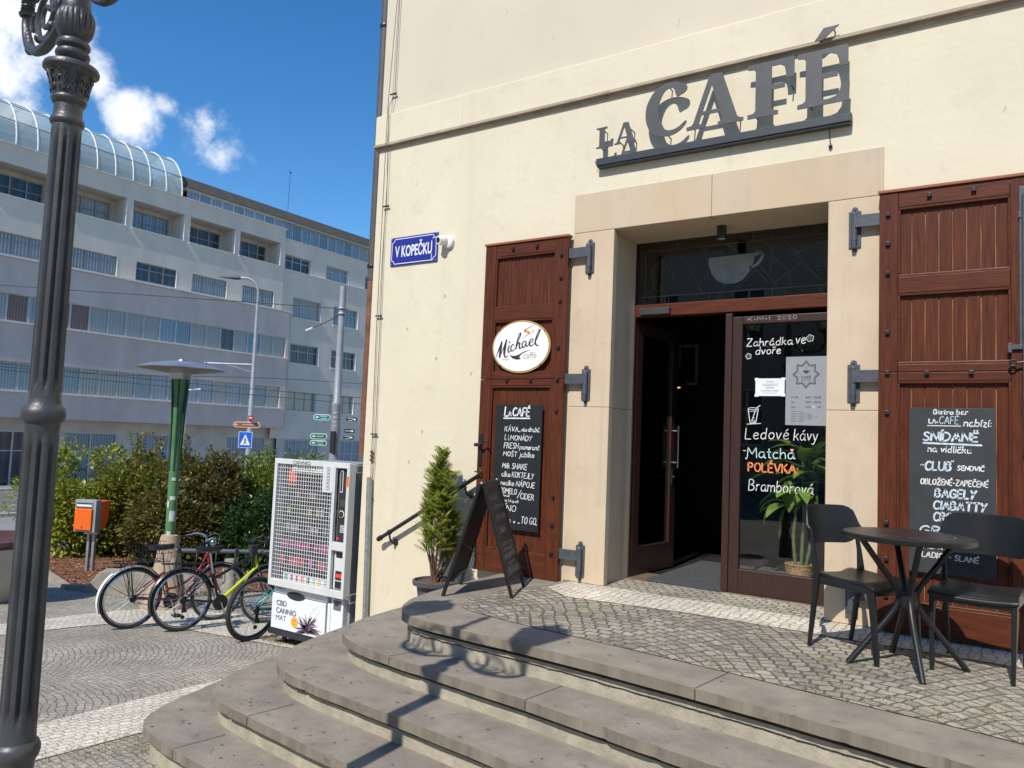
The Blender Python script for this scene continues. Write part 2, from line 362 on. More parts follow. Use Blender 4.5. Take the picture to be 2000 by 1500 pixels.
# ------------------------------------------------------------------ hand lettering (single strokes on a 10 high grid)
G = {
'A': (6.4, [(0,0,3.2,10,6.4,0), (1.3,3.6,5.2,3.6)]), 'B': (5.4, [(0,0,0,10), (0,10,3.2,9.8,4.4,7.8,3.2,5.6,0,5.2,3.8,5,5.4,2.7,3.8,.2,0,0)]),
'C': (5.8, [(5.6,8.4,4.2,10,2,9.6,.2,7,.1,3.4,1.6,.4,4,0,5.8,1.6)]), 'D': (5.8, [(0,0,0,10), (0,10,3,9.8,5.6,7.4,5.8,3.6,3.6,.4,0,0)]),
'E': (4.8, [(4.8,10,0,10,0,0,4.8,0), (0,5.2,4,5.2)]), 'F': (4.6, [(4.6,10,0,10,0,0), (0,5.2,3.8,5.2)]),
'G': (6, [(5.6,8.4,4.2,10,2,9.6,.2,7,.1,3.4,1.6,.4,4.2,.1,5.8,1.6,5.9,4.6,3.4,4.6)]), 'H': (5.8, [(0,0,0,10), (5.8,0,5.8,10), (0,5,5.8,5)]),
'I': (.4, [(.2,0,.2,10)]), 'J': (3.6, [(3.4,10,3.4,2,2.4,.2,.8,.2,0,1.6)]), 'K': (5.4, [(0,0,0,10), (5,10,.2,4.6), (1.6,6,5.4,0)]),
'L': (4.6, [(0,10,0,0,4.6,0)]), 'M': (7.4, [(0,0,.5,10,3.7,3.4,6.9,10,7.4,0)]), 'N': (5.8, [(0,0,0,10,5.8,0,5.8,10)]),
'O': (6.2, [(3,10,.8,8.6,0,5,.8,1.3,3,0,5.2,1.3,6.2,5,5.4,8.7,3,10)]), 'P': (5, [(0,0,0,10), (0,10,3.4,9.8,5,7.4,3.4,5,0,4.8)]),
'R': (5.4, [(0,0,0,10), (0,10,3.4,9.8,4.8,7.6,3.4,5.3,0,5), (2.4,5,5.4,0)]), 'S': (5, [(4.7,8.6,3.2,10,1.2,9.5,.4,7.6,1.6,5.8,3.6,4.6,4.8,2.8,4,.6,2,0,0,1.2)]),
'T': (5.8, [(0,10,5.8,10), (2.9,10,2.9,0)]), 'U': (5.6, [(0,10,0,3,1.2,.4,3,0,4.6,.6,5.6,3,5.6,10)]), 'V': (6, [(0,10,3,0,6,10)]),
'Y': (5.6, [(0,10,2.8,5), (5.6,10,2.8,5,1.6,0)]), 'Z': (5.6, [(0,10,5.6,10,0,0,5.6,0)]),
'a': (4.6, [(4.2,5.2,2.4,6,.6,5,0,2.6,.8,.4,2.4,.1,4,2,4.2,5.8), (4.2,5.8,4.1,1.4,4.6,.1,5.4,.5)]), 'b': (4.4, [(.3,10,0,0), (.1,3,1.4,5.6,3.2,5.8,4.4,3.4,3.8,.8,1.8,0,.1,1)]),
'c': (3.8, [(3.8,5.2,2.2,6,.5,4.6,0,2.4,.9,.3,2.4,0,3.9,1)]), 'd': (4.6, [(4,5,2.4,6,.6,5,0,2.6,.8,.4,2.4,.1,4,2), (4.4,10,4.2,0)]),
'e': (4.2, [(.3,3,3.9,3.4,3.6,5.4,2,6,.5,4.8,0,2.6,.9,.4,2.6,0,4.2,1)]), 'f': (3, [(3.4,9.2,2.4,10,1.4,9,1.2,0), (0,5.6,2.8,5.6)]),
'h': (4.2, [(.2,10,0,0), (.1,3,1.4,5.6,3,5.8,3.8,4.4,4,0)]), 'i': (.8, [(.4,6,.4,.6,1,.1), (.3,8.2,.5,8.6)]), 'j': (1.6, [(1.4,6,1.2,-2,.2,-3,-.9,-2.4), (1.4,8.2,1.5,8.6)]),
'k': (4, [(.2,10,0,0), (3.6,6,.2,2.6), (1.4,3.6,4.1,0)]), 'l': (1, [(.5,10,.4,1,.9,.1,1.5,.4)]), 'm': (6.6, [(.1,6,0,0), (.1,3.4,1.2,5.6,2.6,5.7,3.2,4.2,3.2,0), (3.2,3.6,4.4,5.7,5.8,5.6,6.4,4.2,6.5,0)]),
'n': (4, [(.1,6,0,0), (.1,3.2,1.4,5.6,3,5.8,3.8,4.4,3.9,0)]), 'o': (4.4, [(2.2,6,.6,5,0,2.8,.8,.6,2.3,0,3.8,1,4.4,3.2,3.7,5.2,2.2,6)]),
'p': (4.4, [(.2,6,-.2,-3.4), (0,3.2,1.4,5.6,3.2,5.8,4.4,3.4,3.8,.8,1.8,0,0,1)]), 'q': (4.4, [(4,5,2.4,6,.6,5,0,2.6,.8,.4,2.4,.1,4,2), (4.2,6,4.2,-3.4)]), 'r': (2.8, [(.1,6,0,0), (.1,3,1.2,5.4,2.8,5.8)]),
's': (3.2, [(3,5.4,1.6,6,.4,4.8,1.4,3.4,2.9,2.2,2.2,.3,.8,0,-.2,.8)]), 't': (3, [(1.4,9,1.3,1,2,.1,3,.6), (0,6,2.9,6)]), 'u': (4.2, [(.1,6,0,2,.8,.2,2.2,.2,3.9,2.4,4,6), (4,6,4.1,1,4.8,.2)]),
'v': (3.8, [(0,6,1.7,0,3.8,6)]), 'w': (5.6, [(0,6,1.4,0,2.8,5,4.2,0,5.6,6)]), 'y': (4, [(0,6,1.9,.6), (4,6,1.4,-2.6,.2,-3.2,-.8,-2.6)]), 'z': (3.6, [(.1,6,3.6,6,0,0,3.8,0)]),
'/': (4, [(4,11.5,0,-3)]), ':': (.8, [(.3,1,.5,1.3), (.3,5,.5,5.3)]), '-': (3, [(0,4.4,2.8,4.4)]), '_': (2.4, [(0,.2,2.2,.2)]), '.': (.6, [(.2,.2,.4,.6)]), ',': (.8, [(.5,.8,.1,-1)]), '"': (1.6, [(.2,10.6,0,8.8), (1.4,10.6,1.2,8.8)]),
'1': (2, [(0,8,1.4,10,1.4,0)]), '4': (4.4, [(3.2,10,0,3.4,4.4,3.4), (3.2,5,3.2,0)]), '0': (4.6, [(2.3,10,.4,8,.1,3,1.6,.2,3.6,.6,4.6,4.6,4,8.6,2.3,10)]),
'2': (4.6, [(0,8,1.6,10,4,9,3.8,6.4,0,0,4.8,0)]), '+': (3, [(1.5,6,1.5,2), (0,4,3,4)]), '\u2665': (3.4, [(1.7,1,.1,3.8,.8,5,1.7,4,2.6,5,3.4,3.8,1.7,1)]), '!': (.6, [(.3,10,.3,3), (.3,.2,.4,.6)]),
}
DIA = {'Á': ('A', 'a'), 'É': ('E', 'a'), 'Í': ('I', 'a'), 'Ý': ('Y', 'a'), 'Č': ('C', 'c'), 'Ě': ('E', 'c'), 'Š': ('S', 'c'), 'Ž': ('Z', 'c'), 'á': ('a', 'a'), 'é': ('e', 'a'), 'í': ('i', 'a'), 'č': ('c', 'c'), 'ř': ('r', 'c'), 'ů': ('u', 'r'), 'ž': ('z', 'c'), 'ě': ('e', 'c'), 'š': ('s', 'c')}
def chaikin(pts):
    if len(pts) < 4: return pts
    out = [pts[0]]
    for i in range(len(pts)-1):
        a, b = pts[i], pts[i+1]
        if i > 0: out.append((a[0]*.75+b[0]*.25, a[1]*.75+b[1]*.25))
        if i < len(pts)-2: out.append((a[0]*.25+b[0]*.75, a[1]*.25+b[1]*.75))
    out.append(pts[-1]); return out
def strokes(text):
    """-> list of strokes (10 grid) and total width"""
    x = 0; out = []
    for ch in text:
        if ch == ' ': x += 3.4; continue
        base, acc = DIA.get(ch, (ch, None))
        w, st = G[base]
        sharp = base in 'AEFHIKLMNTVYZvwzk147'
        for k, s in enumerate(st):
            if acc and base == 'i' and k == 1: continue
            p = [(s[i], s[i+1]) for i in range(0, len(s), 2)]
            if not sharp: p = chaikin(chaikin(p))
            out.append([(q[0]+x, q[1]) for q in p])
        if acc:
            t = 11.2 if base.isupper() else 7.4; c = x+w/2
            if acc == 'a': out.append([(c-.4, t), (c+1.3, t+1.9)])
            elif acc == 'c': out.append([(c-1.4, t+1.7), (c, t), (c+1.6, t+1.9)])
            else: out.append([(c+.8*math.cos(q*.7), t+.9+.8*math.sin(q*.7)) for q in range(10)])
        x += w+1.7
    return out, x-1.7
def chalk(mb, text, P, x0, x1, z, h, w, slant=0, rise=0, wob=.15):
    """write text from x0 to x1 on the plane P(u, v), cap height h, baseline z climbing by rise"""
    st, W_ = strokes(text); sx = (x1-x0)/max(W_, .1)
    rnd = random.Random(text)
    for s in st:
        dx, dy = rnd.uniform(-wob, wob), rnd.uniform(-wob, wob)
        pts = [(x0+(p[0]+dx)*sx+p[1]*slant*h/10, z+(p[1]+dy)*h/10+rise*(p[0]/max(W_, .1))) for p in s]
        mb.ribbon(pts, w*rnd.uniform(.85, 1.12), P)
def ftext(mb, text, P, x, z, h, align='LEFT', sx=1, bold=0, shear=0):
    """printed lettering from the built-in font, cap height h, baseline z, on the plane P(u, v)"""
    c = bpy.data.curves.new('lettering', 'FONT'); c.body = text; c.align_x = align; c.size = 1; c.offset = bold; c.shear = shear; c.resolution_u = 3
    o = bpy.data.objects.new('lettering', c); COL.objects.link(o)
    dg = bpy.context.evaluated_depsgraph_get(); me = bpy.data.meshes.new_from_object(o.evaluated_get(dg))
    s = h/.72
    mb.add([P(x+v.co.x*s*sx, z+v.co.y*s) for v in me.vertices], [tuple(p.vertices) for p in me.polygons])
    bpy.data.objects.remove(o); bpy.data.meshes.remove(me); bpy.data.curves.remove(c)

# ------------------------------------------------------------------ ground
YF = 5.692                                    # facade plane of the cafe; terrace level is z = 0
def gz(x, y):
    yy = min(max(y, -20), 10.0); z = -.86-.0593*(yy-2.8); x = max(x, -46)
    if x > -9: z += .04*(min(x, 0)+4.4)
    else: z += .04*(-9+4.4)+.027*(x+9)
    return z
COB = setts('grey_setts', (.40, .355, .285), (.30, .268, .215), (.195, .173, .132), bw=.070, bh=.056, arc=1.9, amp=.30, mortar=.006, rot=rad(24), grass=.74, bump=.7)
COBT = setts('terrace_setts', (.37, .325, .26), (.215, .193, .157), (.13, .113, .08), bw=.086, bh=.078, arc=1.35, amp=.30, mortar=.008, grass=.62)
COBW = setts('white_setts', (.68, .615, .505), (.55, .495, .40), (.38, .335, .26), bw=.078, bh=.060, arc=0, rot=rad(90), mortar=.006, bump=.7)
COBD = setts('door_setts', (.46, .405, .32), (.33, .295, .24), (.19, .165, .12), bw=.085, bh=.068, arc=0, mortar=.009)
ASPH = mat('asphalt', (.16, .155, .15), .9, col2=(.115, .112, .11), vs=3, bump=.3, bs=90, detail=9)
PAVE = mat('pavement_slab', (.27, .26, .245), .85, col2=(.2, .195, .185), vs=2, bump=.2, bs=60, detail=9)
KERB = mat('kerb_stone', (.50, .47, .41), .8, var=.15, vs=4, bump=.2)
def axis(a, b, st, far):
    n = int((b-a)/st); return [-f for f in far[::-1]]+[a+st*i for i in range(n+1)]+[f for f in far]
mb = MB()
xs = [-500, -250, -120, -80]+[-60+i for i in range(52)]+[-8+.5*i for i in range(29)]+[10, 20, 60, 200]
ys = [-300, -120, -60, -30]+[-20+i for i in range(51)]+[40, 60, 120, 300]
for y in ys:
    for x in xs: mb.v.append(Vector((x, y, gz(x, y))))
nx = len(xs)
for j in range(len(ys)-1):
    for i in range(nx-1): mb.f.append((j*nx+i, j*nx+i+1, (j+1)*nx+i+1, (j+1)*nx+i))
tag(mb.build('ground', COB, smooth=True), kind='structure')
def strip(name, a, b, mat_, off, n=6, **kw):
    """sheet draped between two ground lines of equal length"""
    A = cat([(p[0], p[1], 0) for p in a], n); B = cat([(p[0], p[1], 0) for p in b], n); mb = MB(); k = 6
    for p, q in zip(A, B):
        for i in range(k+1):
            t = p.lerp(q, i/k); mb.v.append(Vector((t.x, t.y, gz(t.x, t.y)+off)))
    for j in range(len(A)-1):
        for i in range(k): mb.f.append((j*(k+1)+i, j*(k+1)+i+1, (j+1)*(k+1)+i+1, (j+1)*(k+1)+i))
    return tag(mb.build(name, mat_, smooth=True), kind='structure', **kw)
strip('white_paving_band', [(-4.86, -4), (-4.88, 0), (-4.88, 2.24), (-4.9, 3.1), (-4.91, 4.6)], [(-5.52, -4), (-5.54, 0), (-5.57, 2.53), (-5.66, 3.6), (-5.78, 5.2)], COBW, .006)
strip('white_paving_band', [(-8.9, -4), (-8.9, 2), (-8.88, 4.2), (-8.77, 5.08), (-8.35, 5.4), (-7.58, 5.5), (-6.8, 5.56), (-5.9, 5.62)],
      [(-9.55, -4), (-9.53, 2), (-9.5, 4.4), (-9.55, 5.34), (-9.3, 6.15), (-8.2, 6.6), (-7.0, 7.1), (-6.1, 7.3)], COBW, .007)
strip('white_paving_band', [(-11.6, -4), (-11.5, 2), (-11.35, 5.6)], [(-13.2, -4), (-13.1, 2), (-12.9, 6.3)], COBW, .006)
strip('road', [(-26.5, -60), (-26.3, -10), (-26.2, 11), (-26.2, 30), (-26.2, 90)], [(-39.6, -60), (-39.6, -10), (-39.6, 11), (-39.6, 30), (-39.6, 90)], ASPH, .012)
strip('pavement', [(-39.6, -60), (-39.6, 10), (-39.6, 90)], [(-43, -60), (-43, 10), (-43, 90)], PAVE, .12, n=30)
strip('pavement', [(-18.9, -60), (-18.9, 8), (-19.5, 90)], [(-26.2, -60), (-26.2, 10), (-26.2, 90)], PAVE, .014, n=30)
for x in (-26.3, -39.55):
    mb = MB()
    for i in range(60):
        y = -30+i*1.5; z = gz(x, y); mb.box(x-.11, x+.11, y, y+1.49, z-.1, z+.13)
    tag(mb.build('kerb', KERB), kind='structure')
mb = MB()
for i in range(20):
    y = -30+i*4; z = gz(-33, y)+.018
    for a, b in ((-38.7, -38.55), (-27.4, -27.25)): mb.quad((a, y, gz(a, y)+.018), (b, y, gz(b, y)+.018), (b, y+4, gz(b, y+4)+.018), (a, y+4, gz(a, y+4)+.018))
tag(mb.build('road_marking', WHITE), kind='structure')

# ------------------------------------------------------------------ stone steps and terrace
OUT = [
 [(3, 2.85), (1.2, 3.24), (0, 3.48), (-.63, 3.595), (-1.3, 3.70), (-2.09, 3.79), (-2.9, 3.835), (-3.25, 3.88), (-3.45, 4.01), (-3.61, 4.3), (-3.68, 4.72), (-3.71, 5.14), (-3.72, 5.70)],
 [(3, 2.5), (1.2, 2.9), (0, 3.15), (-1.41, 3.38), (-2.14, 3.5), (-3.1, 3.61), (-3.55, 3.69), (-3.83, 3.85), (-3.97, 4.14), (-4.03, 4.7), (-4.05, 5.70)],
 [(3, 2.2), (1.2, 2.6), (0, 2.84), (-1.94, 3.13), (-2.82, 3.24), (-3.55, 3.315), (-3.87, 3.385), (-4.08, 3.52), (-4.24, 3.81), (-4.36, 4.31), (-4.47, 5), (-4.5, 5.70)],
 [(3, 1.9), (1.2, 2.3), (0, 2.55), (-1.9, 2.83), (-3.12, 2.96), (-3.75, 3.035), (-4.08, 3.085), (-4.29, 3.19), (-4.47, 3.45), (-4.58, 3.9), (-4.75, 4.7), (-4.82, 5.70)],
 [(3, 1.6), (1.2, 2.0), (0, 2.25), (-1.9, 2.52), (-3.12, 2.65), (-3.75, 2.72), (-4.15, 2.765), (-4.48, 2.85), (-4.66, 3.06), (-4.80, 3.5), (-5.0, 4.4), (-5.15, 5.70)]]
ZT = [0, -.185, -.345, -.505, -.67]
def inset(line, d):
    out = []
    for i, p in enumerate(line):
        t = line[min(i+1, len(line)-1)]-line[max(i-1, 0)]; n = Vector((t.y, -t.x)).normalized()      # inward (towards the house)
        out.append(p-n*-d if False else p+Vector((t.y, -t.x)).normalized()*d)
    return out
st = thing('stone_steps', 'five curved sandstone steps with overhanging worn treads below the cafe terrace', 'steps', (-1, 2.2, -.8))
LINES = [[Vector((p.x, p.y)) for p in cat([(x, y, 0) for x, y in o], 5)] for o in OUT]
for k, line in enumerate(LINES):
    n_in = inset(line, .045)
    # which side is inside: the wall lies at larger y / larger x
    if (n_in[20]-line[20]).dot(Vector((.3, 1))) < 0: n_in = inset(line, -.045)
    T = .056; z = ZT[k]
    fine = [Vector((p.x, p.y)) for p in cat([(x, y, 0) for x, y in OUT[k]], 26)]; rw = random.Random(40+k); chip = 0; worn = []
    for i, p in enumerate(fine):      # worn edge: slight waviness and the odd chip
        if rw.random() < .035: chip = rw.uniform(.004, .011)
        t = fine[min(i+1, len(fine)-1)]-fine[max(i-1, 0)]; nn = Vector((t.y, -t.x)).normalized()
        if nn.dot(Vector((.3, 1))) < 0: nn = -nn
        worn.append(p+nn*(chip+.0018*math.sin(i*.37+k)+rw.uniform(0, .0012)) if 0 < i < len(fine)-1 else p); chip *= .35
    poly = [(p.x, p.y) for p in worn]+[(3, 5.70)]
    mb = MB(); mb.prism(poly, lambda u, v, d: (u, v, d), z-T, z)
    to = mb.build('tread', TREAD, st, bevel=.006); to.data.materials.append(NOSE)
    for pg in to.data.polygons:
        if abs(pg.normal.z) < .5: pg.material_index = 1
    z1 = ZT[k+1]-.004 if k < 4 else -1.15
    poly = [(p.x, p.y) for p in n_in]+[(2.98, 5.70)]
    MB().prism(poly, lambda u, v, d: (u, v, d), z1, z-T-.030).build('riser', RISER, st)
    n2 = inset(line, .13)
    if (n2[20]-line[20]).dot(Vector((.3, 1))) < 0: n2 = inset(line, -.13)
    MB().prism([(p.x, p.y) for p in n2]+[(2.96, 5.70)], lambda u, v, d: (u, v, d), z-T-.0299, z-T-.001).build('shade_slot', BLACKI if k else RISER, st)  # lower slots coloured black for the deep shade under the overhang
    if k == 0:      # crumbling mortar under the top slab: a pale lip over a ragged crack
        lip = MB(); crk = MB(); rnd = random.Random(3); dm = 0
        for i in range(6, 46):
            p, q = n_in[i], n_in[i+1] if i+1 < len(n_in) else n_in[i]
            if (q-p).length < 1e-4: continue
            nrm = Vector((q.y-p.y, -(q.x-p.x))).normalized()
            if nrm.dot(Vector((.3, 1))) > 0: nrm = -nrm
            s = 6
            for j in range(s):
                a = p.lerp(q, j/s)+nrm*.004; b = p.lerp(q, (j+1)/s)+nrm*.004; d0 = dm; dm = min(.008, max(.0, dm+rnd.uniform(-.003, .003)))
                zt = z-T-.050
                crk.quad((a.x, a.y, zt-d0), (b.x, b.y, zt-dm), (b.x, b.y, zt-dm-.006-.003*rnd.random()), (a.x, a.y, zt-d0-.006))
        crk.build('mortar_crack', BLACKI, st)
JNT = mat('dark_joint', (.09, .08, .065), .95)  # thin dark strips laid along the joints between slabs
jm = MB()
for k, (a, b) in [(0, ((-1.30, 3.70), (-1.25, 4.07))), (1, ((-2.14, 3.5), (-2.1, 3.83))), (1, ((-3.2, 3.625), (-3.14, 3.84))), (3, ((-3.75, 3.035), (-3.70, 3.33))), (2, ((-1.2, 3.0), (-1.15, 3.42))), (4, ((-4.02, 2.75), (-3.97, 3.06))), (0, ((1.1, 3.26), (1.16, 3.7)))]:
    z = ZT[k]+.0015; a = Vector(a); b = Vector(b); d = (b-a).normalized(); n = Vector((d.y, -d.x))*.0035
    jm.quad((a.x-n.x, a.y-n.y+.003, z), (a.x+n.x, a.y+n.y+.003, z), (b.x+n.x, b.y+n.y, z), (b.x-n.x, b.y-n.y, z))
    jm.quad((a.x-n.x, a.y-n.y-.003, z-.005), (a.x+n.x, a.y+n.y-.003, z-.005), (a.x+n.x, a.y+n.y-.003, z-.056), (a.x-n.x, a.y-n.y-.003, z-.056))
jm.build('slab_joint', JNT, st)
# gum and dirt spots trodden into the treads
GUM = mat('trodden_gum', (.10, .09, .08), .9, var=.2)
gm = MB(); rnd = random.Random(5)
for i in range(150):
    k = rnd.choice([0, 1, 2, 3, 4, 1, 2, 3]); L_ = LINES[k]; p = L_[rnd.randrange(5, 48)]; r = rnd.uniform(.004, .014); t = rnd.uniform(.03, .24)
    c = p+Vector((.35, 1)).normalized()*t; z = ZT[k]+.0012; pts = circ(c.x, c.y, r, 7, r*rnd.uniform(.6, 1)); gm.flat(pts, lambda u, v: (u, v, z))
gm.build('gum_spot', GUM, st)
inner = [(3, 3.2), (1.2, 3.62), (.01, 3.9), (-.56, 3.97), (-1.27, 4.06), (-1.94, 4.13), (-2.69, 4.2), (-3.06, 4.27), (-3.22, 4.37), (-3.30, 4.55), (-3.29, 5.0), (-3.12, 5.5), (-3.05, 5.70)]
il = [(p.x, p.y) for p in cat([(x, y, 0) for x, y in inner], 5)]
tag(MB().flat(il+[(3, 5.70)], lambda u, v: (u, v, .005)).build('terrace_paving', COBT), kind='structure')
tag(MB().flat([(-3.1, 5.33), (-2.8, 5.12), (-1.9, 5.24), (-1.1, 5.25), (3, 5.25), (3, 5.69), (-3.07, 5.69)], lambda u, v: (u, v, .009)).build('white_paving_band', COBW), kind='structure')
tag(MB().flat([(-2.83, 5.69), (-1.06, 5.69), (-1.06, 6.16), (-2.83, 6.16)], lambda u, v: (u, v, .0085)).build('threshold_paving', COBD), kind='structure')
# grass tufts in the joints by the terrace edge and by the vending machine
GRASS = leafmat('joint_grass', [(.10, .10, .02), (.22, .20, .05), (.30, .26, .07)], .7, .2)
mb = MB(); rnd = random.Random(8)
def tuft(c, n, h, sp):
    for i in range(n):
        a = rnd.uniform(0, 6.28); b = Vector((c[0]+rnd.gauss(0, sp), c[1]+rnd.gauss(0, sp), c[2])); d = Vector((math.cos(a), math.sin(a), 0)); hh = h*rnd.uniform(.5, 1.2)
        w = d.cross(Vector((0, 0, 1)))*.0025
        mb.add([b-w, b+w, b+d*hh*.6+Vector((0, 0, hh))], [(0, 1, 2)])
for i in range(70):
    x = rnd.uniform(-1.9, .5); y = 3.98-.14*(x+.6)+abs(rnd.gauss(0, .22)); tuft((x, y, .005), 9, .014, .018)
for i in range(12): tuft((rnd.uniform(-3.1, -2.4), rnd.uniform(4.4, 4.7), .005), 7, .02, .014)
for i in range(90): x = rnd.uniform(-6.95, -6.35); y = 5.74+rnd.uniform(-.08, .12); tuft((x, y, gz(x, y)), 14, .03, .03)
for i in range(60): x = rnd.uniform(-4.95, -4.5); y = rnd.uniform(2.2, 3.2); tuft((x, y, gz(x, y)), 10, .022, .04)
tag(mb.build('joint_grass', GRASS, fix=False), 'short grass growing between the paving setts', 'grass', kind='stuff')

# ------------------------------------------------------------------ cafe building
cb = thing('cafe_building', 'cream plastered corner house with a sandstone doorway and the cafe inside', 'building', (-5.5, YF, -1.2))
mb = MB()
mb.box(-5.5, -2.84, YF, 6.2, -1.6, 4.10); mb.box(-1.04, 12, YF, 6.2, -1.6, 4.10); mb.box(-2.84, -1.04, YF, 6.2, 2.95, 4.10)
mb.box(-5.5, -5.0, 6.2, 22, -1.6, 4.10); mb.box(11.5, 12, 6.2, 22, -1.6, 4.1); mb.box(-5.0, 11.5, 21.5, 22, -1.6, 4.1)
mb.build('wall', PL, cb)
MB().box(-5.54, 12.04, YF-.035, 22.04, 4.115, 4.445).build('string_course', PL, cb, bevel=.008)
mb = MB(); mb.box(-5.525, 12.02, YF-.022, 22.02, 4.085, 4.115); mb.box(-5.55, 12.05, YF-.05, 22.05, 4.112, 4.135)
mb.build('string_course_moulding', mat('moulding_stone', (.42, .34, .24), .85, var=.2, vs=5), cb)
MB().box(-5.5, 12, YF+.004, 22, 4.445, 8.6).build('upper_wall', PL2, cb)
jm = MB(); jm.box(-4.41, -4.406, YF-.0362, YF-.03, 4.14, 4.445); jm.build('course_joint', mat('plaster_joint', (.6, .53, .4), .9), cb)
TILE = mat('red_roof_tile', (.36, .085, .04), .8, col2=(.25, .06, .03), vs=9, bump=.3, bs=12)
rf = MB(); e = .5
rf.add([(-5.5-e, YF-e, 8.55), (12+e, YF-e, 8.55), (12+e, 22+e, 8.55), (-5.5-e, 22+e, 8.55), (1.5, 13.8, 14), (5, 13.8, 14)], [(0, 1, 5, 4), (1, 2, 5), (2, 3, 4, 5), (3, 0, 4), (3, 2, 1, 0)])
rf.build('roof', TILE, cb)
sc_ = MB(); rnd = random.Random(17); P = lambda u, v: (u, YF-.0012, v)
for i in range(46):
    x, z = rnd.uniform(-5.3, 1.5), rnd.uniform(-.3, 4.0)
    if -4.1 < x and z < 3.35: continue
    a = rnd.uniform(-2.2, -.9); L_ = rnd.uniform(.01, .06); sc_.ribbon([(x, z), (x+L_*.5*math.cos(a)+.004, z+L_*.5*math.sin(a)), (x+L_*math.cos(a), z+L_*math.sin(a))], rnd.uniform(.002, .006), P)
for x, z in ((-4.2, 1.75), (-4.62, 1.9), (-4.75, 1.2), (-4.55, 2.5), (-4.9, .9), (-5.0, 2.2)): sc_.flat(circ(x, z, .012, 9, .02), P)
sc_.build('plaster_mark', mat('plaster_mark', (.48, .41, .29), .9), cb, fix=False)
P2 = lambda u, v: (u, YF+.003, v); sc_ = MB()
for i in range(22):
    x, z = rnd.uniform(-5.2, 1.0), rnd.uniform(4.6, 6.2); a = rnd.uniform(-2.2, -.9); L_ = rnd.uniform(.015, .07); sc_.ribbon([(x, z), (x+L_*.5*math.cos(a)+.004, z+L_*.5*math.sin(a)), (x+L_*math.cos(a), z+L_*math.sin(a))], rnd.uniform(.002, .006), P2)
sc_.build('plaster_mark', mat('plaster_mark', (.48, .41, .29), .9), cb, fix=False)
# sandstone surround
Y0 = YF-.012
def stone(name, m_, *b):
    return MB().box(*b).build(name, m_, cb, bevel=.004)
stone('lintel', SAND, -3.157, -1.953, Y0, YF+.08, 2.945, 3.283); stone('lintel', SAND, -1.9505, -.74, Y0, YF+.08, 2.945, 3.284)
MB().box(-2.838, -1.042, YF+.08, 6.203, 2.938, 2.949).build('soffit', SAND, cb)
for (x0, x1, r0_, r1) in ((-3.157, -2.775, -3.15, -2.802), (-1.098, -.74, -1.07, -.75)):
    stone('jamb_block', SAND2, x0, x1, Y0, YF+.055, 1.457, 2.942); stone('jamb_block', SAND2, x0, x1, Y0, YF+.055, .012, 1.4545)
    stone('reveal', SAND2, r0_, r1, YF+.055, 6.198, 1.457, 2.936); stone('reveal', SAND2, r0_, r1, YF+.055, 6.20, -.02, 1.4545)
# door frame, transom
YD = 6.2
fr = MB(); fr.box(-2.835, -2.795, YD, YD+.09, 0, 2.95); fr.box(-1.075, -1.03, YD, YD+.09, 0, 2.95); fr.box(-2.795, -1.075, YD, YD+.09, 2.925, 2.95)
fr.build('door_frame', DOORW, cb, bevel=.003)
MB().box(-2.795, -1.075, YD-.012, YD+.10, 2.278, 2.386).build('transom_bar', WOODR, cb, bevel=.006)
MB().box(-2.83, -1.04, YD-.03, YD+.35, -.03, .012).build('threshold', mat('threshold_wood', (.16, .11, .075), .7, var=.25, vs=8), cb, bevel=.004)
GL = glass('window_glass', (.96, .98, .97), .0)
tw = MB().box(-2.79, -1.08, YD+.02, YD+.026, 2.386, 2.925).build('transom_window', glass('transom_glass', (.75, .8, .78), .03), cb)
ld = MB(); P = lambda u, v: (u, YD+.017, v)
ld.ribbon([(-2.79, 2.455), (-1.08, 2.455)], .006, P); ld.ribbon([(-2.72, 2.386), (-2.72, 2.86)], .005, P); ld.ribbon([(-2.79, 2.86), (-1.08, 2.86)], .004, P)
for x in (-2.5, -2.14, -2.06, -1.62, -1.52, -1.25): ld.ribbon([(x, 2.386), (x+.004, 2.455)], .005, P)
for x in (-2.43, -2.05, -1.78, -1.63, -1.3): ld.ribbon([(x, 2.86), (x, 2.925)], .004, P)
for s in [(-2.72, 2.47, -2.63, 2.52, -2.67, 2.72), (-2.66, 2.7, -2.56, 2.78, -2.45, 2.6), (-2.6, 2.5, -2.45, 2.6, -2.5, 2.82), (-2.58, 2.55, -2.5, 2.46), (-2.4, 2.8, -2.26, 2.6, -2.2, 2.455),
          (-2.3, 2.74, -2.18, 2.84, -2.15, 2.6), (-2.23, 2.55, -2.12, 2.62, -2.0, 2.5), (-1.9, 2.47, -1.75, 2.62, -1.65, 2.5), (-1.73, 2.66, -1.58, 2.47), (-1.6, 2.5, -1.38, 2.66, -1.5, 2.77),
          (-1.38, 2.64, -1.26, 2.5), (-1.45, 2.72, -1.2, 2.8, -1.28, 2.6), (-1.55, 2.85, -1.4, 2.7), (-1.63, 2.72, -1.5, 2.6, -1.48, 2.47), (-1.3, 2.6, -1.1, 2.62), (-2.0, 2.86, -1.9, 2.78), (-1.7, 2.86, -1.62, 2.76, -1.63, 2.6)]:
    ld.ribbon([(s[i], s[i+1]) for i in range(0, len(s), 2)], .0035, P)
ld.build('lead_came', mat('lead_came', (.16, .16, .15), .6), tw, fix=False)
cp = MB(); P = lambda u, v: (u, YD+.018, v)
cp.flat([(-2.153, 2.755), (-2.15, 2.69), (-2.12, 2.61), (-2.07, 2.55), (-2.0, 2.522), (-1.92, 2.52), (-1.86, 2.545), (-1.81, 2.60), (-1.775, 2.68), (-1.765, 2.76)], P)
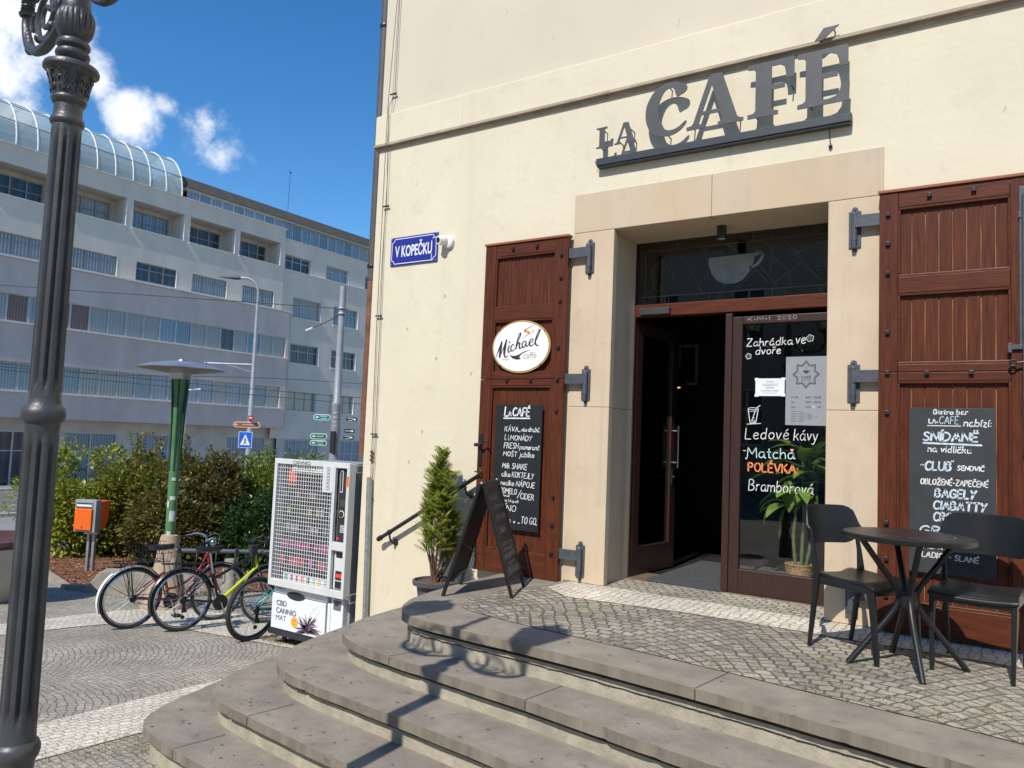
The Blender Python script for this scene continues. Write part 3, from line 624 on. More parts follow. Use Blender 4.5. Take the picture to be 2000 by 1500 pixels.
cp.ribbon([(-1.80, 2.64), (-1.75, 2.66), (-1.71, 2.705), (-1.70, 2.745), (-1.725, 2.765), (-1.77, 2.74)], .026, P)
cp.build('cup_emblem', mat('frosted_cup', (.27, .31, .28), .5, var=.2, vs=5), tw)
MB().box(-2.735, -2.462, YD-.06, YD-.013, 2.287, 2.347).build('door_closer', mat('closer_grey', (.05, .052, .056), .4), cb, bevel=.004)
# fixed leaf with glass and chalk lettering
dr = MB()
dr.box(-1.98, -1.925, YD-.028, YD+.05, .014, 2.262); dr.box(-1.925, -1.845, YD-.012, YD+.045, .014, 2.235); dr.box(-1.19, -1.08, YD-.012, YD+.045, .014, 2.235)
dr.box(-1.845, -1.19, YD-.012, YD+.045, .014, .205); dr.box(-1.845, -1.19, YD-.012, YD+.045, 2.172, 2.235)
d1 = dr.build('door', DOORW, cb, bevel=.005); d1['label'] = 'closed glazed door leaf lettered with white chalk'
MB().box(-1.845, -1.19, YD+.012, YD+.018, .205, 2.172).build('glass', GL, d1)
P = lambda u, v: (u, YD-.0005+.008, v)
ch = MB(); chm = MB(); cho = MB(); chp = MB()
for t, x0, x1, z, h, r in [('Zahrádka', -1.814, -1.458, 1.99, .062, .006), ('ve', -1.431, -1.356, 2.0, .075, 0), ('dvoře', -1.741, -1.545, 1.922, .062, .004),
                         ('Ledové', -1.811, -1.475, 1.241, .088, .006), ('kávy', -1.434, -1.262, 1.243, .088, 0), ('Bramborová', -1.777, -1.289, .832, .088, 0)]:
    chalk(ch, t, P, x0, x1, z, h, .0062, .08, rise=r)
chalk(chm, '-', P, -1.826, -1.801, 1.12, .06, .006); chalk(chm, 'Matcha', P, -1.791, -1.43, 1.093, .082, .0075, rise=.004)
chalk(cho, 'POLÉVKA:', P, -1.782, -1.40, .985, .068, .012, rise=0)
for cx, cz, r in ((-1.323, 2.04, .018), (-1.797, 1.91, .015)):
    for a in range(5):
        t = a*1.257+.5; ch.ribbon(circ(cx+r*math.cos(t)*.95, cz+r*math.sin(t)*.95, r*.62, 9, end=True), .004, P)
    ch.ribbon(circ(cx, cz, r*.4, 8, end=True), .004, P)
ch.ribbon([(-1.793, 1.483), (-1.775, 1.37), (-1.73, 1.372), (-1.71, 1.49)], .006, P); ch.ribbon(circ(-1.751, 1.485, .042, 16, .009, end=True), .004, P)
ch.ribbon([(-1.79, 1.462), (-1.715, 1.466)], .003, P); ch.ribbon([(-1.757, 1.40), (-1.728, 1.49), (-1.697, 1.512)], .006, P); ch.ribbon([(-1.80, 1.36), (-1.69, 1.368)], .005, P)
for q in ((-1.76, 1.39), (-1.742, 1.385), (-1.75, 1.41)): ch.ribbon(circ(*q, .007, 8, end=True), .003, P)
def heart(mb, cx, cz, s, P): mb.flat([(cx, cz-s), (cx+s*.8, cz-.1*s), (cx+s*.9, cz+.5*s), (cx+.45*s, cz+.8*s), (cx, cz+.4*s), (cx-.45*s, cz+.8*s), (cx-.9*s, cz+.5*s), (cx-.8*s, cz-.1*s)], P)
heart(chp, -1.447, 1.165, .014, P); heart(chp, -1.80, 1.085, .010, P)
chalk(ch, 'K+M+1  2020', lambda u, v: (u, YD-.0135, v), -1.80, -1.42, 2.195, .028, .0016)
ch.build('lettering', CHALK, d1, fix=False); chm.build('lettering', CHALKM, d1, fix=False); cho.build('lettering', CHALKO, d1, fix=False); chp.build('chalk_heart', CHALKP, d1, fix=False)
# open leaf
M = Matrix.Translation((-2.793, 6.25, 0)) @ Matrix.Rotation(rad(84), 4, 'Z')
dr = MB()
for b in ((0, .11, 0, .05, .016, 2.255), (.68, .79, 0, .05, .016, 2.255), (.11, .68, 0, .05, .016, .26), (.11, .68, 0, .05, 2.15, 2.255)): dr.box(*b, M=M)
d2 = dr.build('door', DOORW, cb, bevel=.004); d2['label'] = 'glazed door leaf standing open inside the doorway'
MB().box(.11, .68, .02, .028, .26, 2.15, M=M).build('glass', GL, d2)
h = MB(); h.tube([M @ Vector(p) for p in ((.73, -.05, .95), (.73, -.05, 1.35))], .011); h.tube([M @ Vector(p) for p in ((.73, -.05, 1.0), (.73, .0, 1.0))], .008); h.tube([M @ Vector(p) for p in ((.73, -.05, 1.3), (.73, 0, 1.3))], .008); h.box(.71, .75, -.008, 0, .80, .93, M=M)
h.tube([M @ Vector(p) for p in ((.73, -.02, .87), (.66, -.045, .87))], .008)
h.build('handle', CHROME, d2, smooth=True)
# interior room
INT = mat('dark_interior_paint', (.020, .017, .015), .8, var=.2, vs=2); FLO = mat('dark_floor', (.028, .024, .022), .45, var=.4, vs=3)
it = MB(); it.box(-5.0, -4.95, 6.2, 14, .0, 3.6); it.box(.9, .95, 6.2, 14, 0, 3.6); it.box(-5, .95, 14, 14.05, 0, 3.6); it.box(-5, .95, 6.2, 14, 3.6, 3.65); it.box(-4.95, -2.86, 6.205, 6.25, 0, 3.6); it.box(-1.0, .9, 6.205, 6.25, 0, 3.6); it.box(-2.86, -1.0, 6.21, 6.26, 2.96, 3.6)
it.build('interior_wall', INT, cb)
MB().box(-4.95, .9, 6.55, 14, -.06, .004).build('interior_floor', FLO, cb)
MB().box(-1.80, -1.09, 6.26, 6.75, .004, .165).build('display_step', mat('step_grey', (.10, .105, .11), .6, var=.2), cb)
tag(MB().box(-2.62, -1.96, 6.16, 7.58, .012, .024).build('doormat', mat('doormat_fibre', (.075, .08, .085), .95, var=.45, vs=60, bump=.5, bs=200)), 'dark grey fibre doormat inside the open doorway', 'doormat')
pl = thing('pendant_lamp', 'small black pendant lamp hanging in the dark cafe interior', 'lamp', (-3.153, 8.2, 1.80))
MB().tube([(-3.153, 8.2, 3.6), (-3.153, 8.2, 2.02)], .004).build('cord', BLACKI, pl)
MB().lathe([(.015, 2.03), (.03, 1.98), (.05, 1.93), (.09, 1.86), (.10, 1.81), (.094, 1.81)], 18, (-3.153, 8.2, 0), caps=False).build('shade', BLACKI, pl, smooth=True)
MB().ball((-3.153, 8.2, 1.83), .03).build('bulb', mat('bulb_glow', (.8, .5, .2), .5, emit=((1, .5, .15), 1.2)), pl, smooth=True)
pf = thing('wall_mirror', 'white framed mirror hanging on the dark back wall', 'mirror', (-3.33, 9.0, 1.9))
q = MB(); q.box(-3.47, -3.22, 8.99, 9.02, 2.37, 2.40); q.box(-3.47, -3.22, 8.99, 9.02, 1.90, 1.93); q.box(-3.47, -3.44, 8.99, 9.02, 1.93, 2.37); q.box(-3.25, -3.22, 8.99, 9.02, 1.93, 2.37); q.build('frame', mat('mirror_frame', (.35, .34, .32), .5), pf)
MB().box(-3.44, -3.25, 9.0, 9.015, 1.93, 2.37).build('mirror_glass', mat('mirror_glass', (.3, .32, .34), .08, .9), pf)
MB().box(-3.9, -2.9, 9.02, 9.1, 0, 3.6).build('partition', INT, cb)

# ------------------------------------------------------------------ wooden shutters
def shutter(x0, label, dz, left):
    """x0 = left edge; stiles, rails, boarded panels, nail heads, iron hinges"""
    w = .86; x1 = x0+w; t = thing('door_shutter', label, 'shutter', (x0, YF, .0), group='wooden shutters beside the cafe door')
    a, b = x0+.115, x0+.735
    if not left: b = x0+.745
    yb, yf = YF-.032, YF-.085
    Z = [z+dz for z in (.0, .195, 1.63, 1.688, 1.740, 2.215, 2.325, 2.798, 2.905)]
    mb = MB()
    for s0, s1 in ((x0, a), (b, x1)):
        mb.box(s0, s1, yf, yb, Z[0], Z[3]-.002); mb.box(s0, s1, yf, yb, Z[3]+.002, Z[8])
    build_each(mb, 'stile', WOOD, t, bevel=.004)
    mb = MB()
    for z0, z1 in ((Z[0], Z[1]), (Z[2], Z[3]-.002), (Z[3]+.002, Z[4]), (Z[5], Z[6]), (Z[7], Z[8])): mb.box(a+.0015, b-.0015, yf+.002, yb, z0, z1)
    build_each(mb, 'rail', WOODR, t, bevel=.004)
    MB().box(x0-.008, x1+.008, yf-.012, yb+.01, Z[8], Z[8]+.02).build('cap_board', mat('cap_wood', (.30, .10, .045), .4, var=.2, vs=6, stretch=(1, 8, 8)), t, bevel=.003)
    bd = MB(); ml = MB(); sm = MB(); n = 8; rnd = random.Random(label)
    for z0, z1 in ((Z[1], Z[2]), (Z[4], Z[5]), (Z[6], Z[7])):
        for i in range(n):
            p, q = a+(b-a)*i/n, a+(b-a)*(i+1)/n; o = rnd.uniform(0, .0025)
            bd.box(p+.0028, q-.0028, yf+.032+o, yb-.004, z0-.01, z1+.01)
        sm.box(a-.005, b+.005, yf+.0415, yf+.0445, z0-.012, z1+.012)
        for (p, q, r_, s) in ((a-.002, b+.002, z1-.018, z1+.004), (a-.002, b+.002, z0-.004, z0+.018)): ml.box(p, q, yf+.006, yf+.034, r_, s)
        for (p, q) in ((a-.004, a+.014), (b-.014, b+.004)): ml.box(p, q, yf+.007, yf+.034, z0+.018, z1-.018)
    bd.build('boards', WOOD, t, bevel=.0025); sm.build('board_seams', SEAM, t); ml.build('moulding', WOODR, t, bevel=.006)
    xs = x1-.06 if left else x0+.055
    for x, z in [(xs, 2.755), (xs, 2.555), (xs, 2.355), (xs, 1.955), (xs, 1.683), (xs, 1.42), (xs, .697), (xs, .464), (xs, .228), (x0+.30, 2.855), (x0+.55, 2.855), (x0+.287, 1.68), (x0+.535, 1.68)]:
        MB().box(x-.014, x+.014, yf-.02, yf+.004, z+dz-.014, z+dz+.014).build('bolt', BLACKI, t, bevel=.004)
    # hinges: plate on the jamb, barrel and strap
    px = (-2.99 if left else -.92); sgn = -1 if left else 1; ed = x1 if left else x0
    for k, zc in enumerate((2.72, 1.645, .19)):
        yp = YF-.012; h = MB()
        poly = [(-.04, -.13), (.04, -.13), (.04, .125), (.024, .125), (.02, .148), (0, .158), (-.02, .148), (-.024, .125), (-.04, .125)]
        poly = [(u, v) for u, v in [(-.04, .125), (-.04, -.13), (-.022, -.13), (-.016, -.15), (0, -.165), (.016, -.15), (.022, -.13), (.04, -.13), (.04, .125), (.024, .125), (.016, .15), (0, .158), (-.016, .15), (-.024, .125)]]
        h.prism(poly, lambda u, v, d: (px+u, d, zc+v), yp-.012, yp-.001)
        h.lathe([(.004, -.145), (.016, -.14), (.018, -.09), (.021, -.085), (.021, .10), (.012, .115), (.004, .117)], 12, (px-.002*sgn, yp-.032, zc))
        h.box(min(px, ed+.04*(-sgn)), max(px, ed+.04*(-sgn)), yp-.052, yp-.044, zc-.005, zc+.08) if False else None
        xa, xb = (ed-.002, px) if left else (px, ed+.002)
        h.box(xa, xb, yp-.056, yp-.046, zc, zc+.085)
        h.lathe([(.008, -.002), (.008, .004), (.002, .007)], 8, (px, yp-.012, zc+.135), M=Matrix.Rotation(rad(90), 3, 'X'))
        h.build('hinge', IRON, t, bevel=.002)
    if left:
        h = MB(); h.box(x0+.018, x0+.052, yf-.012, yf+.002, .915, 1.20); h.tube(cat([(x0+.035, yf-.035, 1.10), (x0+.07, yf-.055, 1.105), (x0+.11, yf-.06, 1.135), (x0+.145, yf-.058, 1.13)], 4), [.012]*6+[.009]*6+[.006], 8)
        h.tube([(x0+.035, yf, 1.10), (x0+.035, yf-.045, 1.10)], .013); h.box(x0-.01, x0+.02, yf-.045, yf-.02, 1.085, 1.115); h.box(x0+.028, x0+.042, yf-.02, yf-.01, .96, 1.0)
        h.build('lock', BLACKI, t, bevel=.002)
        h = MB(); h.tube([(x0+.02, yf-.014, .02), (x0+.02, yf-.014, .40)], .010); h.box(x0+.005, x0+.035, yf-.02, yf+.002, .06, .10); h.box(x0+.005, x0+.035, yf-.02, yf+.002, .30, .34); h.build('bolt_rod', IRON, t)
        h = MB(); h.tube(circ3((x0+.05, yf-.03, .86), .02, 12), .006, 6, closed=True); h.tube([(x0+.0, yf-.03, .862), (x0+.03, yf-.03, .86)], .006); h.build('stay_hook', BLACKI, t)
    else:
        h = MB(); h.box(x1-.07, x1-.04, yf-.016, yf+.002, 1.86, 2.86); h.tube([(x1-.045, yf-.03, 1.2), (x1-.045, yf-.03, 2.80)], .011); h.box(x1-.075, x1-.02, yf-.022, yf+.001, 2.66, 2.70); h.box(x1-.13, x1-.045, yf-.02, yf+.001, 1.84, 1.868); h.box(x1-.13, x1-.11, yf-.028, yf-.02, 1.82, 1.88); h.build('bolt_rod', IRON, t, bevel=.002)
        h = MB(); h.tube(circ3((x1-.105, yf-.04, 1.755), .019, 12), .006, 6, closed=True); h.tube([(x1-.085, yf-.04, 1.755), (x1-.02, yf-.03, 1.765)], .007); h.build('stay_hook', BLACKI, t)
    return t
def circ3(c, r, n, ax='y'):
    return [(c[0]+r*math.cos(6.2832*i/n), c[1], c[2]+r*math.sin(6.2832*i/n)) if ax == 'y' else ((c[0]+r*math.cos(6.2832*i/n), c[1]+r*math.sin(6.2832*i/n), c[2]) if ax == 'z' else (c[0], c[1]+r*math.cos(6.2832*i/n), c[2]+r*math.sin(6.2832*i/n))) for i in range(n)]
shutter(-4.027, 'brown wooden shutter carrying the oval white coffee sign', 0, True)
shutter(-.757, 'brown wooden shutter behind the black table and chairs', .022, False)

# chalk menu boards and the oval sign hung on the shutters
YS = YF-.085
PB = lambda y: (lambda u, v: (u, y, v))
bl = thing('menu_board', 'narrow black chalk menu board of drinks on the left shutter', 'menu board', (-3.6, YS, .38), group='chalk menu boards on the shutters')
MB().box(-3.838, -3.358, YS-.009, YS-.001, .385, 1.464).build('panel', SLATE, bl, bevel=.002)
c1 = MB(); P = PB(YS-.0102)
for t, a, b, z, h, r in [('L', -3.743, -3.707, 1.363, .081, .001), ('A', -3.704, -3.675, 1.364, .042, 0), ('CAFÉ', -3.658, -3.488, 1.365, .071, .003)]: chalk(c1, t, P, a, b, z, h, .012, .1)
c1.ribbon([(-3.752, 1.343), (-3.480, 1.347)], .011, P)
for t, a, b, z, h, r in [('KÁVA', -3.736, -3.598, 1.230, .042, 0), ('_', -3.592, -3.57, 1.23, .028, 0), ('více', -3.562, -3.505, 1.232, .032, 0), ('druhů', -3.491, -3.382, 1.233, .040, -.003),
    ('li', -3.740, -3.69, 1.153, .050, 0), ('MONÁDY', -3.674, -3.455, 1.154, .044, -.002), ('FRESH', -3.737, -3.588, 1.082, .048, .001), ('pomeranč', -3.573, -3.378, 1.079, .040, -.001),
    ('MOŠT', -3.741, -3.599, 1.016, .040, -.004), ('jablko', -3.570, -3.425, 1.014, .044, -.003), ('Milk', -3.745, -3.672, .911, .044, -.003), ('SHAKE', -3.646, -3.493, .907, .048, -.002),
    ('alko', -3.751, -3.662, .837, .044, -.003), ('KOKTEJLY', -3.641, -3.422, .836, .046, -.007), ('nealko', -3.755, -3.620, .762, .042, -.001), ('NÁPOJE', -3.596, -3.409, .759, .046, -.005),
    ('POMELO', -3.758, -3.588, .694, .046, -.006), ('/', -3.578, -3.545, .672, .050, 0), ('CIDER', -3.548, -3.414, .656, .049, -.005), ('VÍNO', -3.754, -3.589, .542, .052, -.002), ('TO GO', -3.532, -3.385, .447, .058, .002), ('_', -3.563, -3.542, .447, .04, 0), ('_', -3.385, -3.37, .447, .04, 0)]:
    chalk(c1, t, P, a, b, z, h, .0054, .12, r)
for t, a, b, z, h, r in [('Birell', -3.735, -3.66, .662, .022, 0), ('Pilsner', -3.765, -3.678, .624, .022, -.003), ('Urquell', -3.669, -3.568, .620, .024, -.003), ('0,0', -3.70, -3.64, .437, .034, 0)]: chalk(c1, t, P, a, b, z, h, .0036, .12, r)
heart(c1, -3.60, .452, .011, P)
c1.build('lettering', CHALK, bl, fix=False)
br_ = thing('menu_board', 'wide grey chalk menu board of breakfasts behind the round table', 'menu board', (-.33, YS, .42), group='chalk menu boards on the shutters')
MB().box(-.570, -.092, YS-.009, YS-.001, .425, 1.476).build('panel', SLATEG, br_, bevel=.002)
c1 = MB(); c2 = MB()
for mb_, w, lst in ((c1, .0062, [('Bistro', -.432, -.322, 1.437, .028, -.002), ('bar', -.304, -.243, 1.435, .031, .001), ('LA', -.458, -.42, 1.377, .028, 0), ('nabízí:', -.263, -.118, 1.361, .046, -.001), ('na vidličku', -.463, -.226, 1.194, .042, -.003), ('"', -.505, -.489, 1.07, .04, 0),
      ('"', -.334, -.322, 1.10, .04, 0), ('SENDVIČ', -.300, -.155, 1.084, .029, 0), ('OBLOŽENÉ-ZAPEČENÉ', -.504, -.135, .985, .036, .002), ('PALAČINKY', -.514, -.270, .580, .032, .003), ('SLADKÉ - SLANÉ', -.522, -.185, .526, .034, -.009)]),
     (c2, .0045, [('CAFÉ', -.399, -.295, 1.374, .048, 0)]), (c2, .0115, [('SNÍDANĚ', -.490, -.19, 1.265, .054, .002), ('CLUB', -.479, -.335, 1.076, .055, .003), ('BAGELY', -.422, -.200, .908, .052, .002), ('CIABATTY', -.431, -.145, .832, .052, .003), ('CROISSANTY', -.431, -.11, .757, .054, .003), ('GRÍ', -.508, -.375, .665, .055, .003)])):
    for t, a, b, z, h, r in lst: chalk(mb_, t, P, a, b, z, h, w, .1, r)
heart(c1, -.41, 1.383, .006, P); c1.ribbon([(-.466, 1.361), (-.279, 1.362)], .005, P); c2.ribbon([(-.489, 1.249), (-.167, 1.245)], .012, P)
c1.build('lettering', CHALK, br_, fix=False); c2.build('lettering', CHALKB, br_, fix=False)

ov = thing('oval_sign', 'oval white enamel coffee sign with thin gold rim on the brown shutter', 'sign', (-3.602, YS, 1.74))
ox, oz = -3.602, 1.972; DKB = mat('dark_brown_print', (.05, .022, .020), .5); GOLDP = mat('gold_print', (.62, .36, .09), .45); TANP = mat('tan_print', (.46, .34, .17), .5); ENAM = mat('white_enamel', (.80, .81, .82), .16, var=.02, spec=.6)
MB().prism(circ(ox, oz, .300, 56, .231), lambda u, v, d: (u, d, v), YS-.012, YS-.001).build('rim', GOLDP, ov)
MB().prism(circ(ox, oz, .290, 56, .222), lambda u, v, d: (u, d, v), YS-.0135, YS-.012).build('rim_line', DKB, ov)
MB().prism(circ(ox, oz, .286, 56, .218), lambda u, v, d: (u, d, v), YS-.015, YS-.0135).build('face', ENAM, ov)
def Q(x, y): return (-3.903+(x-165)/1420*.602, 2.2-(y-80)/1285*.460+(x-165)/1420*.02)      # layout of the printed face
P = PB(YS-.0158); d = MB()
def var_ribbon(mb, pts, ws):
    pts = cat([(x, y, 0) for x, y in pts], 5); n = len(pts); L = []; R = []
    for i, p in enumerate(pts):
        t = pts[min(i+1, n-1)]-pts[max(i-1, 0)]; q = Vector((-t.y, t.x, 0)).normalized(); f = i/(n-1)*(len(ws)-1); k = min(int(f), len(ws)-2); w = ws[k]+(ws[k+1]-ws[k])*(f-k)
        L.append(p+q*w/2); R.append(p-q*w/2)
    b = len(mb.v); mb.v += [Vector(P(p.x, p.y)) for p in L+R]; mb.f += [(b+i, b+n+i, b+n+i+1, b+i+1) for i in range(n-1)]
T = .012
for s, ws in [([(270, 975), (340, 780), (410, 575)], (.004, .012, .010)), ([(410, 575), (385, 760), (365, 985)], (.01, .026, .018)), ([(365, 985), (450, 760), (530, 540)], (.006, .008, .012)), ([(530, 540), (490, 750), (480, 900), (515, 985), (585, 940)], (.010, .026, .02, .012, .005)),
              ([(600, 690), (570, 800), (590, 865), (640, 830)], (.01, .016, .012, .006)), ([(715, 700), (680, 680), (640, 750), (650, 830), (700, 830), (760, 770)], (.01, .009, .014, .013, .009, .005)),
              ([(760, 800), (810, 620), (870, 440), (840, 430), (790, 600), (765, 800)], (.006, .008, .014, .008, .010, .016)), ([(770, 760), (820, 660), (855, 655), (845, 740), (865, 795), (920, 750)], (.006, .01, .014, .016, .012, .005)),
              ([(1010, 640), (960, 620), (915, 680), (925, 760), (965, 770), (1010, 660)], (.009, .009, .013, .013, .01, .008)), ([(1015, 640), (1005, 720), (1030, 750), (1080, 700)], (.012, .014, .011, .005)),
              ([(1085, 690), (1160, 640), (1170, 590), (1125, 590), (1085, 660), (1105, 740), (1160, 740), (1215, 680)], (.006, .009, .010, .009, .014, .014, .009, .005)), ([(1215, 690), (1290, 520), (1335, 370), (1300, 400), (1235, 600), (1240, 720), (1310, 760)], (.006, .009, .012, .008, .014, .016, .006))]:
    var_ribbon(d, [Q(*p) for p in s], ws)
d.flat(circ(*Q(598, 620), .008, 8), P)
d.flat([Q(*p) for p in ((610, 920), (660, 955), (740, 965), (830, 945), (900, 905), (980, 870), (1150, 838), (1020, 880), (920, 925), (870, 970), (860, 1010), (895, 1058), (790, 1060), (700, 1030), (650, 985))], P)
ftext(d, 'Est. 2014', P, *Q(440, 1055), .013, sx=1.0)
d.build('lettering', DKB, ov, fix=False)
g_ = MB(); ftext(g_, 'caffè', P, *Q(945, 1045), .058, sx=.92, shear=.08); g_.build('lettering', TANP, ov, fix=False)
g_ = MB(); var_ribbon(g_, [Q(*p) for p in ((1230, 240), (1080, 290), (960, 360), (1040, 400), (1080, 430), (1000, 490), (915, 550))], (.002, .007, .020, .024, .016, .007, .002)); var_ribbon(g_, [Q(*p) for p in ((1140, 360), (1180, 390), (1110, 460))], (.003, .008, .002)); g_.build('steam_swirl', GOLDP, ov, fix=False)
for a in (.62, 2.42, 3.95, 5.5):
    MB().ball((ox+.294*math.cos(a), YS-.014, oz+.225*math.sin(a)), .006).build('screw', BLACKI, ov)

# ------------------------------------------------------------------ large letter sign over the door
sg = thing('cafe_sign', 'large grey metal LA CAFÉ letters standing off the wall over a dark bar', 'sign', (-1.93, YF, 3.47))
YL = YF-.085
def letter(name, loops, y=YL):
    """loops[0] outline, further loops are holes"""
    c = bpy.data.curves.new(name, 'CURVE'); c.dimensions = '2D'; c.fill_mode = 'BOTH'; c.extrude = .004
    for lp in loops:
        s = c.splines.new('POLY'); s.points.add(len(lp)-1); s.use_cyclic_u = True
        for p, q in zip(s.points, lp): p.co = (q[0], q[1], 0, 1)
    o = bpy.data.objects.new(name, c); COL.objects.link(o); dg = bpy.context.evaluated_depsgraph_get(); me = bpy.data.meshes.new_from_object(o.evaluated_get(dg))
    mb = MB(); mb.add([(v.co.x, y-v.co.z, v.co.y) for v in me.vertices], [tuple(p.vertices) for p in me.polygons]); bpy.data.objects.remove(o)
    return mb.build(name, SIGNG, sg)
def box_pts(x0, x1, z0, z1, pts): return [(x0+(x1-x0)*u, z0+(z1-z0)*v) for u, v in pts]
def arc(cx, cy, rx, ry, a0, a1, n=6): return [(cx+rx*math.cos(rad(a0+(a1-a0)*i/n)), cy+ry*math.sin(rad(a0+(a1-a0)*i/n))) for i in range(n+1)]
letter('letter', [box_pts(-2.93, -2.774, 3.625, 3.803, [(0, 0), (.97, 0), (1, .36), (.86, .36), (.80, .16), (.52, .09), (.48, .12), (.48, .90), (.62, .92), (.62, 1), (0, 1), (0, .93), (.14, .9), (.17, .86), (.17, .12), (.14, .09), (0, .07)])])
AO = [(0, 0), (.32, 0), (.32, .065), (.235, .08), (.225, .11), (.265, .25), (.60, .25), (.64, .11), (.63, .08), (.56, .065), (.56, 0), (1, 0), (1, .065), (.93, .08), (.89, .12), (.62, 1), (.40, 1), (.12, .12), (.09, .08), (0, .065)]
AH = [(.285, .32), (.58, .32), (.44, .80)]
letter('letter', [box_pts(-2.763, -2.567, 3.63, 3.806, AO), box_pts(-2.763, -2.567, 3.63, 3.806, AH)])
letter('letter', [box_pts(-2.14, -1.695, 3.630, 4.045, AO), box_pts(-2.14, -1.695, 3.630, 4.045, AH)])
cx0, cx1, cz0, cz1 = -2.489, -2.135, 3.612, 4.058
CO = [(-2.223, 3.928), (-2.195, 3.938), (-2.161, 3.952), (-2.142, 3.979), (-2.149, 4.009), (-2.175, 4.031), (-2.24, 4.055), (-2.317, 4.057), (-2.395, 4.029), (-2.446, 3.973), (-2.481, 3.904), (-2.49, 3.835), (-2.484, 3.77), (-2.458, 3.701), (-2.417, 3.655), (-2.371, 3.632), (-2.318, 3.621), (-2.26, 3.622), (-2.203, 3.643), (-2.166, 3.673), (-2.143, 3.703), (-2.148, 3.721), (-2.167, 3.71), (-2.198, 3.685), (-2.242, 3.667), (-2.287, 3.665), (-2.319, 3.679), (-2.339, 3.706), (-2.358, 3.758), (-2.377, 3.812), (-2.38, 3.864), (-2.366, 3.931), (-2.335, 3.987), (-2.296, 4.011), (-2.267, 4.009), (-2.247, 3.987), (-2.237, 3.953)]
letter('letter', [[(p.x, p.y) for p in cat([(x, z, 0) for x, z in CO], 3, True)]])
FO = [(0, 1), (0, .915), (.12, .90), (.17, .86), (.17, .13), (.12, .09), (0, .075), (0, 0), (.66, 0), (.66, .075), (.56, .09), (.52, .13), (.52, .47), (.80, .47), (.80, .56), (.52, .56), (.52, .90), (.70, .90), (.79, .85), (.82, .74), (.83, .63), (1, .63), (1, 1)]
EO = [(0, 1), (0, .915), (.11, .90), (.16, .86), (.16, .13), (.11, .09), (0, .075), (0, 0), (1, 0), (1.01, .33), (.85, .33), (.83, .22), (.75, .12), (.62, .09), (.48, .09), (.48, .47), (.78, .47), (.78, .56), (.48, .56), (.48, .90), (.66, .90), (.76, .86), (.80, .76), (.82, .64), (.98, .64), (.98, 1)]
letter('letter', [box_pts(-1.664, -1.327, 3.627, 4.043, FO)]); letter('letter', [box_pts(-1.304, -.955, 3.630, 4.041, EO)])
letter('accent', [[(-1.191, 4.112), (-1.134, 4.111), (-1.024, 4.198), (-1.129, 4.197)]])
bm_ = MB(); bm_.box(-2.937, -.943, YF-.072, YF-.012, 3.487, 3.548); bm_.box(-2.93, -.95, YF-.062, YF-.002, 3.472, 3.487); bm_.build('bar', BARG, sg, bevel=.004)
so = MB()
for x, z in [(-2.90, 3.64), (-2.87, 3.78), (-2.72, 3.65), (-2.6, 3.65), (-2.62, 3.74), (-2.30, 4.03), (-2.3, 3.63), (-2.1, 3.66), (-1.74, 3.66), (-1.61, 3.65), (-1.35, 3.83), (-1.22, 3.65), (-1.155, 4.12), (-1.06, 4.17), (-1.56, 3.9), (-1.9, 4.0)]:
    so.tube([(x, YL+.003, z), (x, YF+.003, z-.004)], .005, 6)
build_each(so, 'standoff_pin', BLACKI, sg)
cbm = MB(); cbm.tube(circ3((-2.95, YF-.05, 3.525), .012, 10, 'x'), .0025, 5, closed=True); cbm.tube(cat([(-1.09, YF-.03, 3.475), (-1.092, YF-.02, 3.41), (-1.088, YF-.01, 3.36)], 4), .0035, 6); cbm.ball((-1.088, YF-.012, 3.345), .014); cbm.build('cable_end', BLACKI, sg)

# ------------------------------------------------------------------ street name plate, camera, spotlight
np_ = thing('street_sign', 'blue enamel street name plate with white lettering on the cream wall', 'sign', (-4.96, YF, 2.85))
BLUE = mat('blue_enamel', (.018, .022, .22), .22, col2=(.03, .035, .26), vs=12, stretch=(8, 1, .6), spec=.6, detail=8)
nx0, nx1, nz0, nz1 = -5.262, -4.657, 2.848, 3.135
MB().box(nx0, nx1, YF-.014, YF-.001, nz0, nz1).build('plate', BLUE, np_, bevel=.003)
P = PB(YF-.0148); bd = MB(); r = .035; i_ = .018
pts = []
for (cx, cz, a0, a1) in ((nx1-i_, nz1-i_, 270, 180), (nx0+i_, nz1-i_, 0, -90), (nx0+i_, nz0+i_, 90, 0), (nx1-i_, nz0+i_, 180, 90)): pts += arc(cx, cz, r, r, a0, a1, 6)
bd.ribbon(pts+[pts[0]], .007, P)
ftext(bd, 'V KOPEČKU', P, (nx0+nx1)/2, 2.935, .112, 'CENTER', sx=.56, bold=.022); bd.build('lettering', WHITE, np_, fix=False)
for sx_ in (nx0+.016, nx1-.016):
    for sz in (nz0+.016, nz1-.016): MB().ball((sx_, YF-.014, sz), .006).build('screw', STEEL, np_)
ru = MB(); 
for x, z, w_, h_ in ((-4.735, 3.06, .007, .05), (-4.73, 2.93, .006, .07), (-4.72, 3.09, .012, .012)): ru.box(x, x+w_, YF-.0152, YF-.0140, z-h_, z)
ru.build('enamel_chip', WHITE, np_)
sc = thing('security_camera', 'white dome security camera beside the blue street name plate', 'camera', (-4.54, YF, 3.0))
MR = Matrix.Rotation(rad(90), 3, 'X')
MB().lathe([(.058, 0), (.062, .012), (.056, .035), (.04, .042)], 24, (-4.52, YF, 3.02), M=MR).build('base', WHITE, sc, smooth=True)
MB().ball((-4.56, YF-.06, 3.03), .052).build('ball', WHITE, sc, smooth=True)
dv = Vector((-.25, -.95, -.15)).normalized(); ce = Vector((-4.56, YF-.06, 3.03)); MQ = dv.to_track_quat('Z', 'Y').to_matrix()
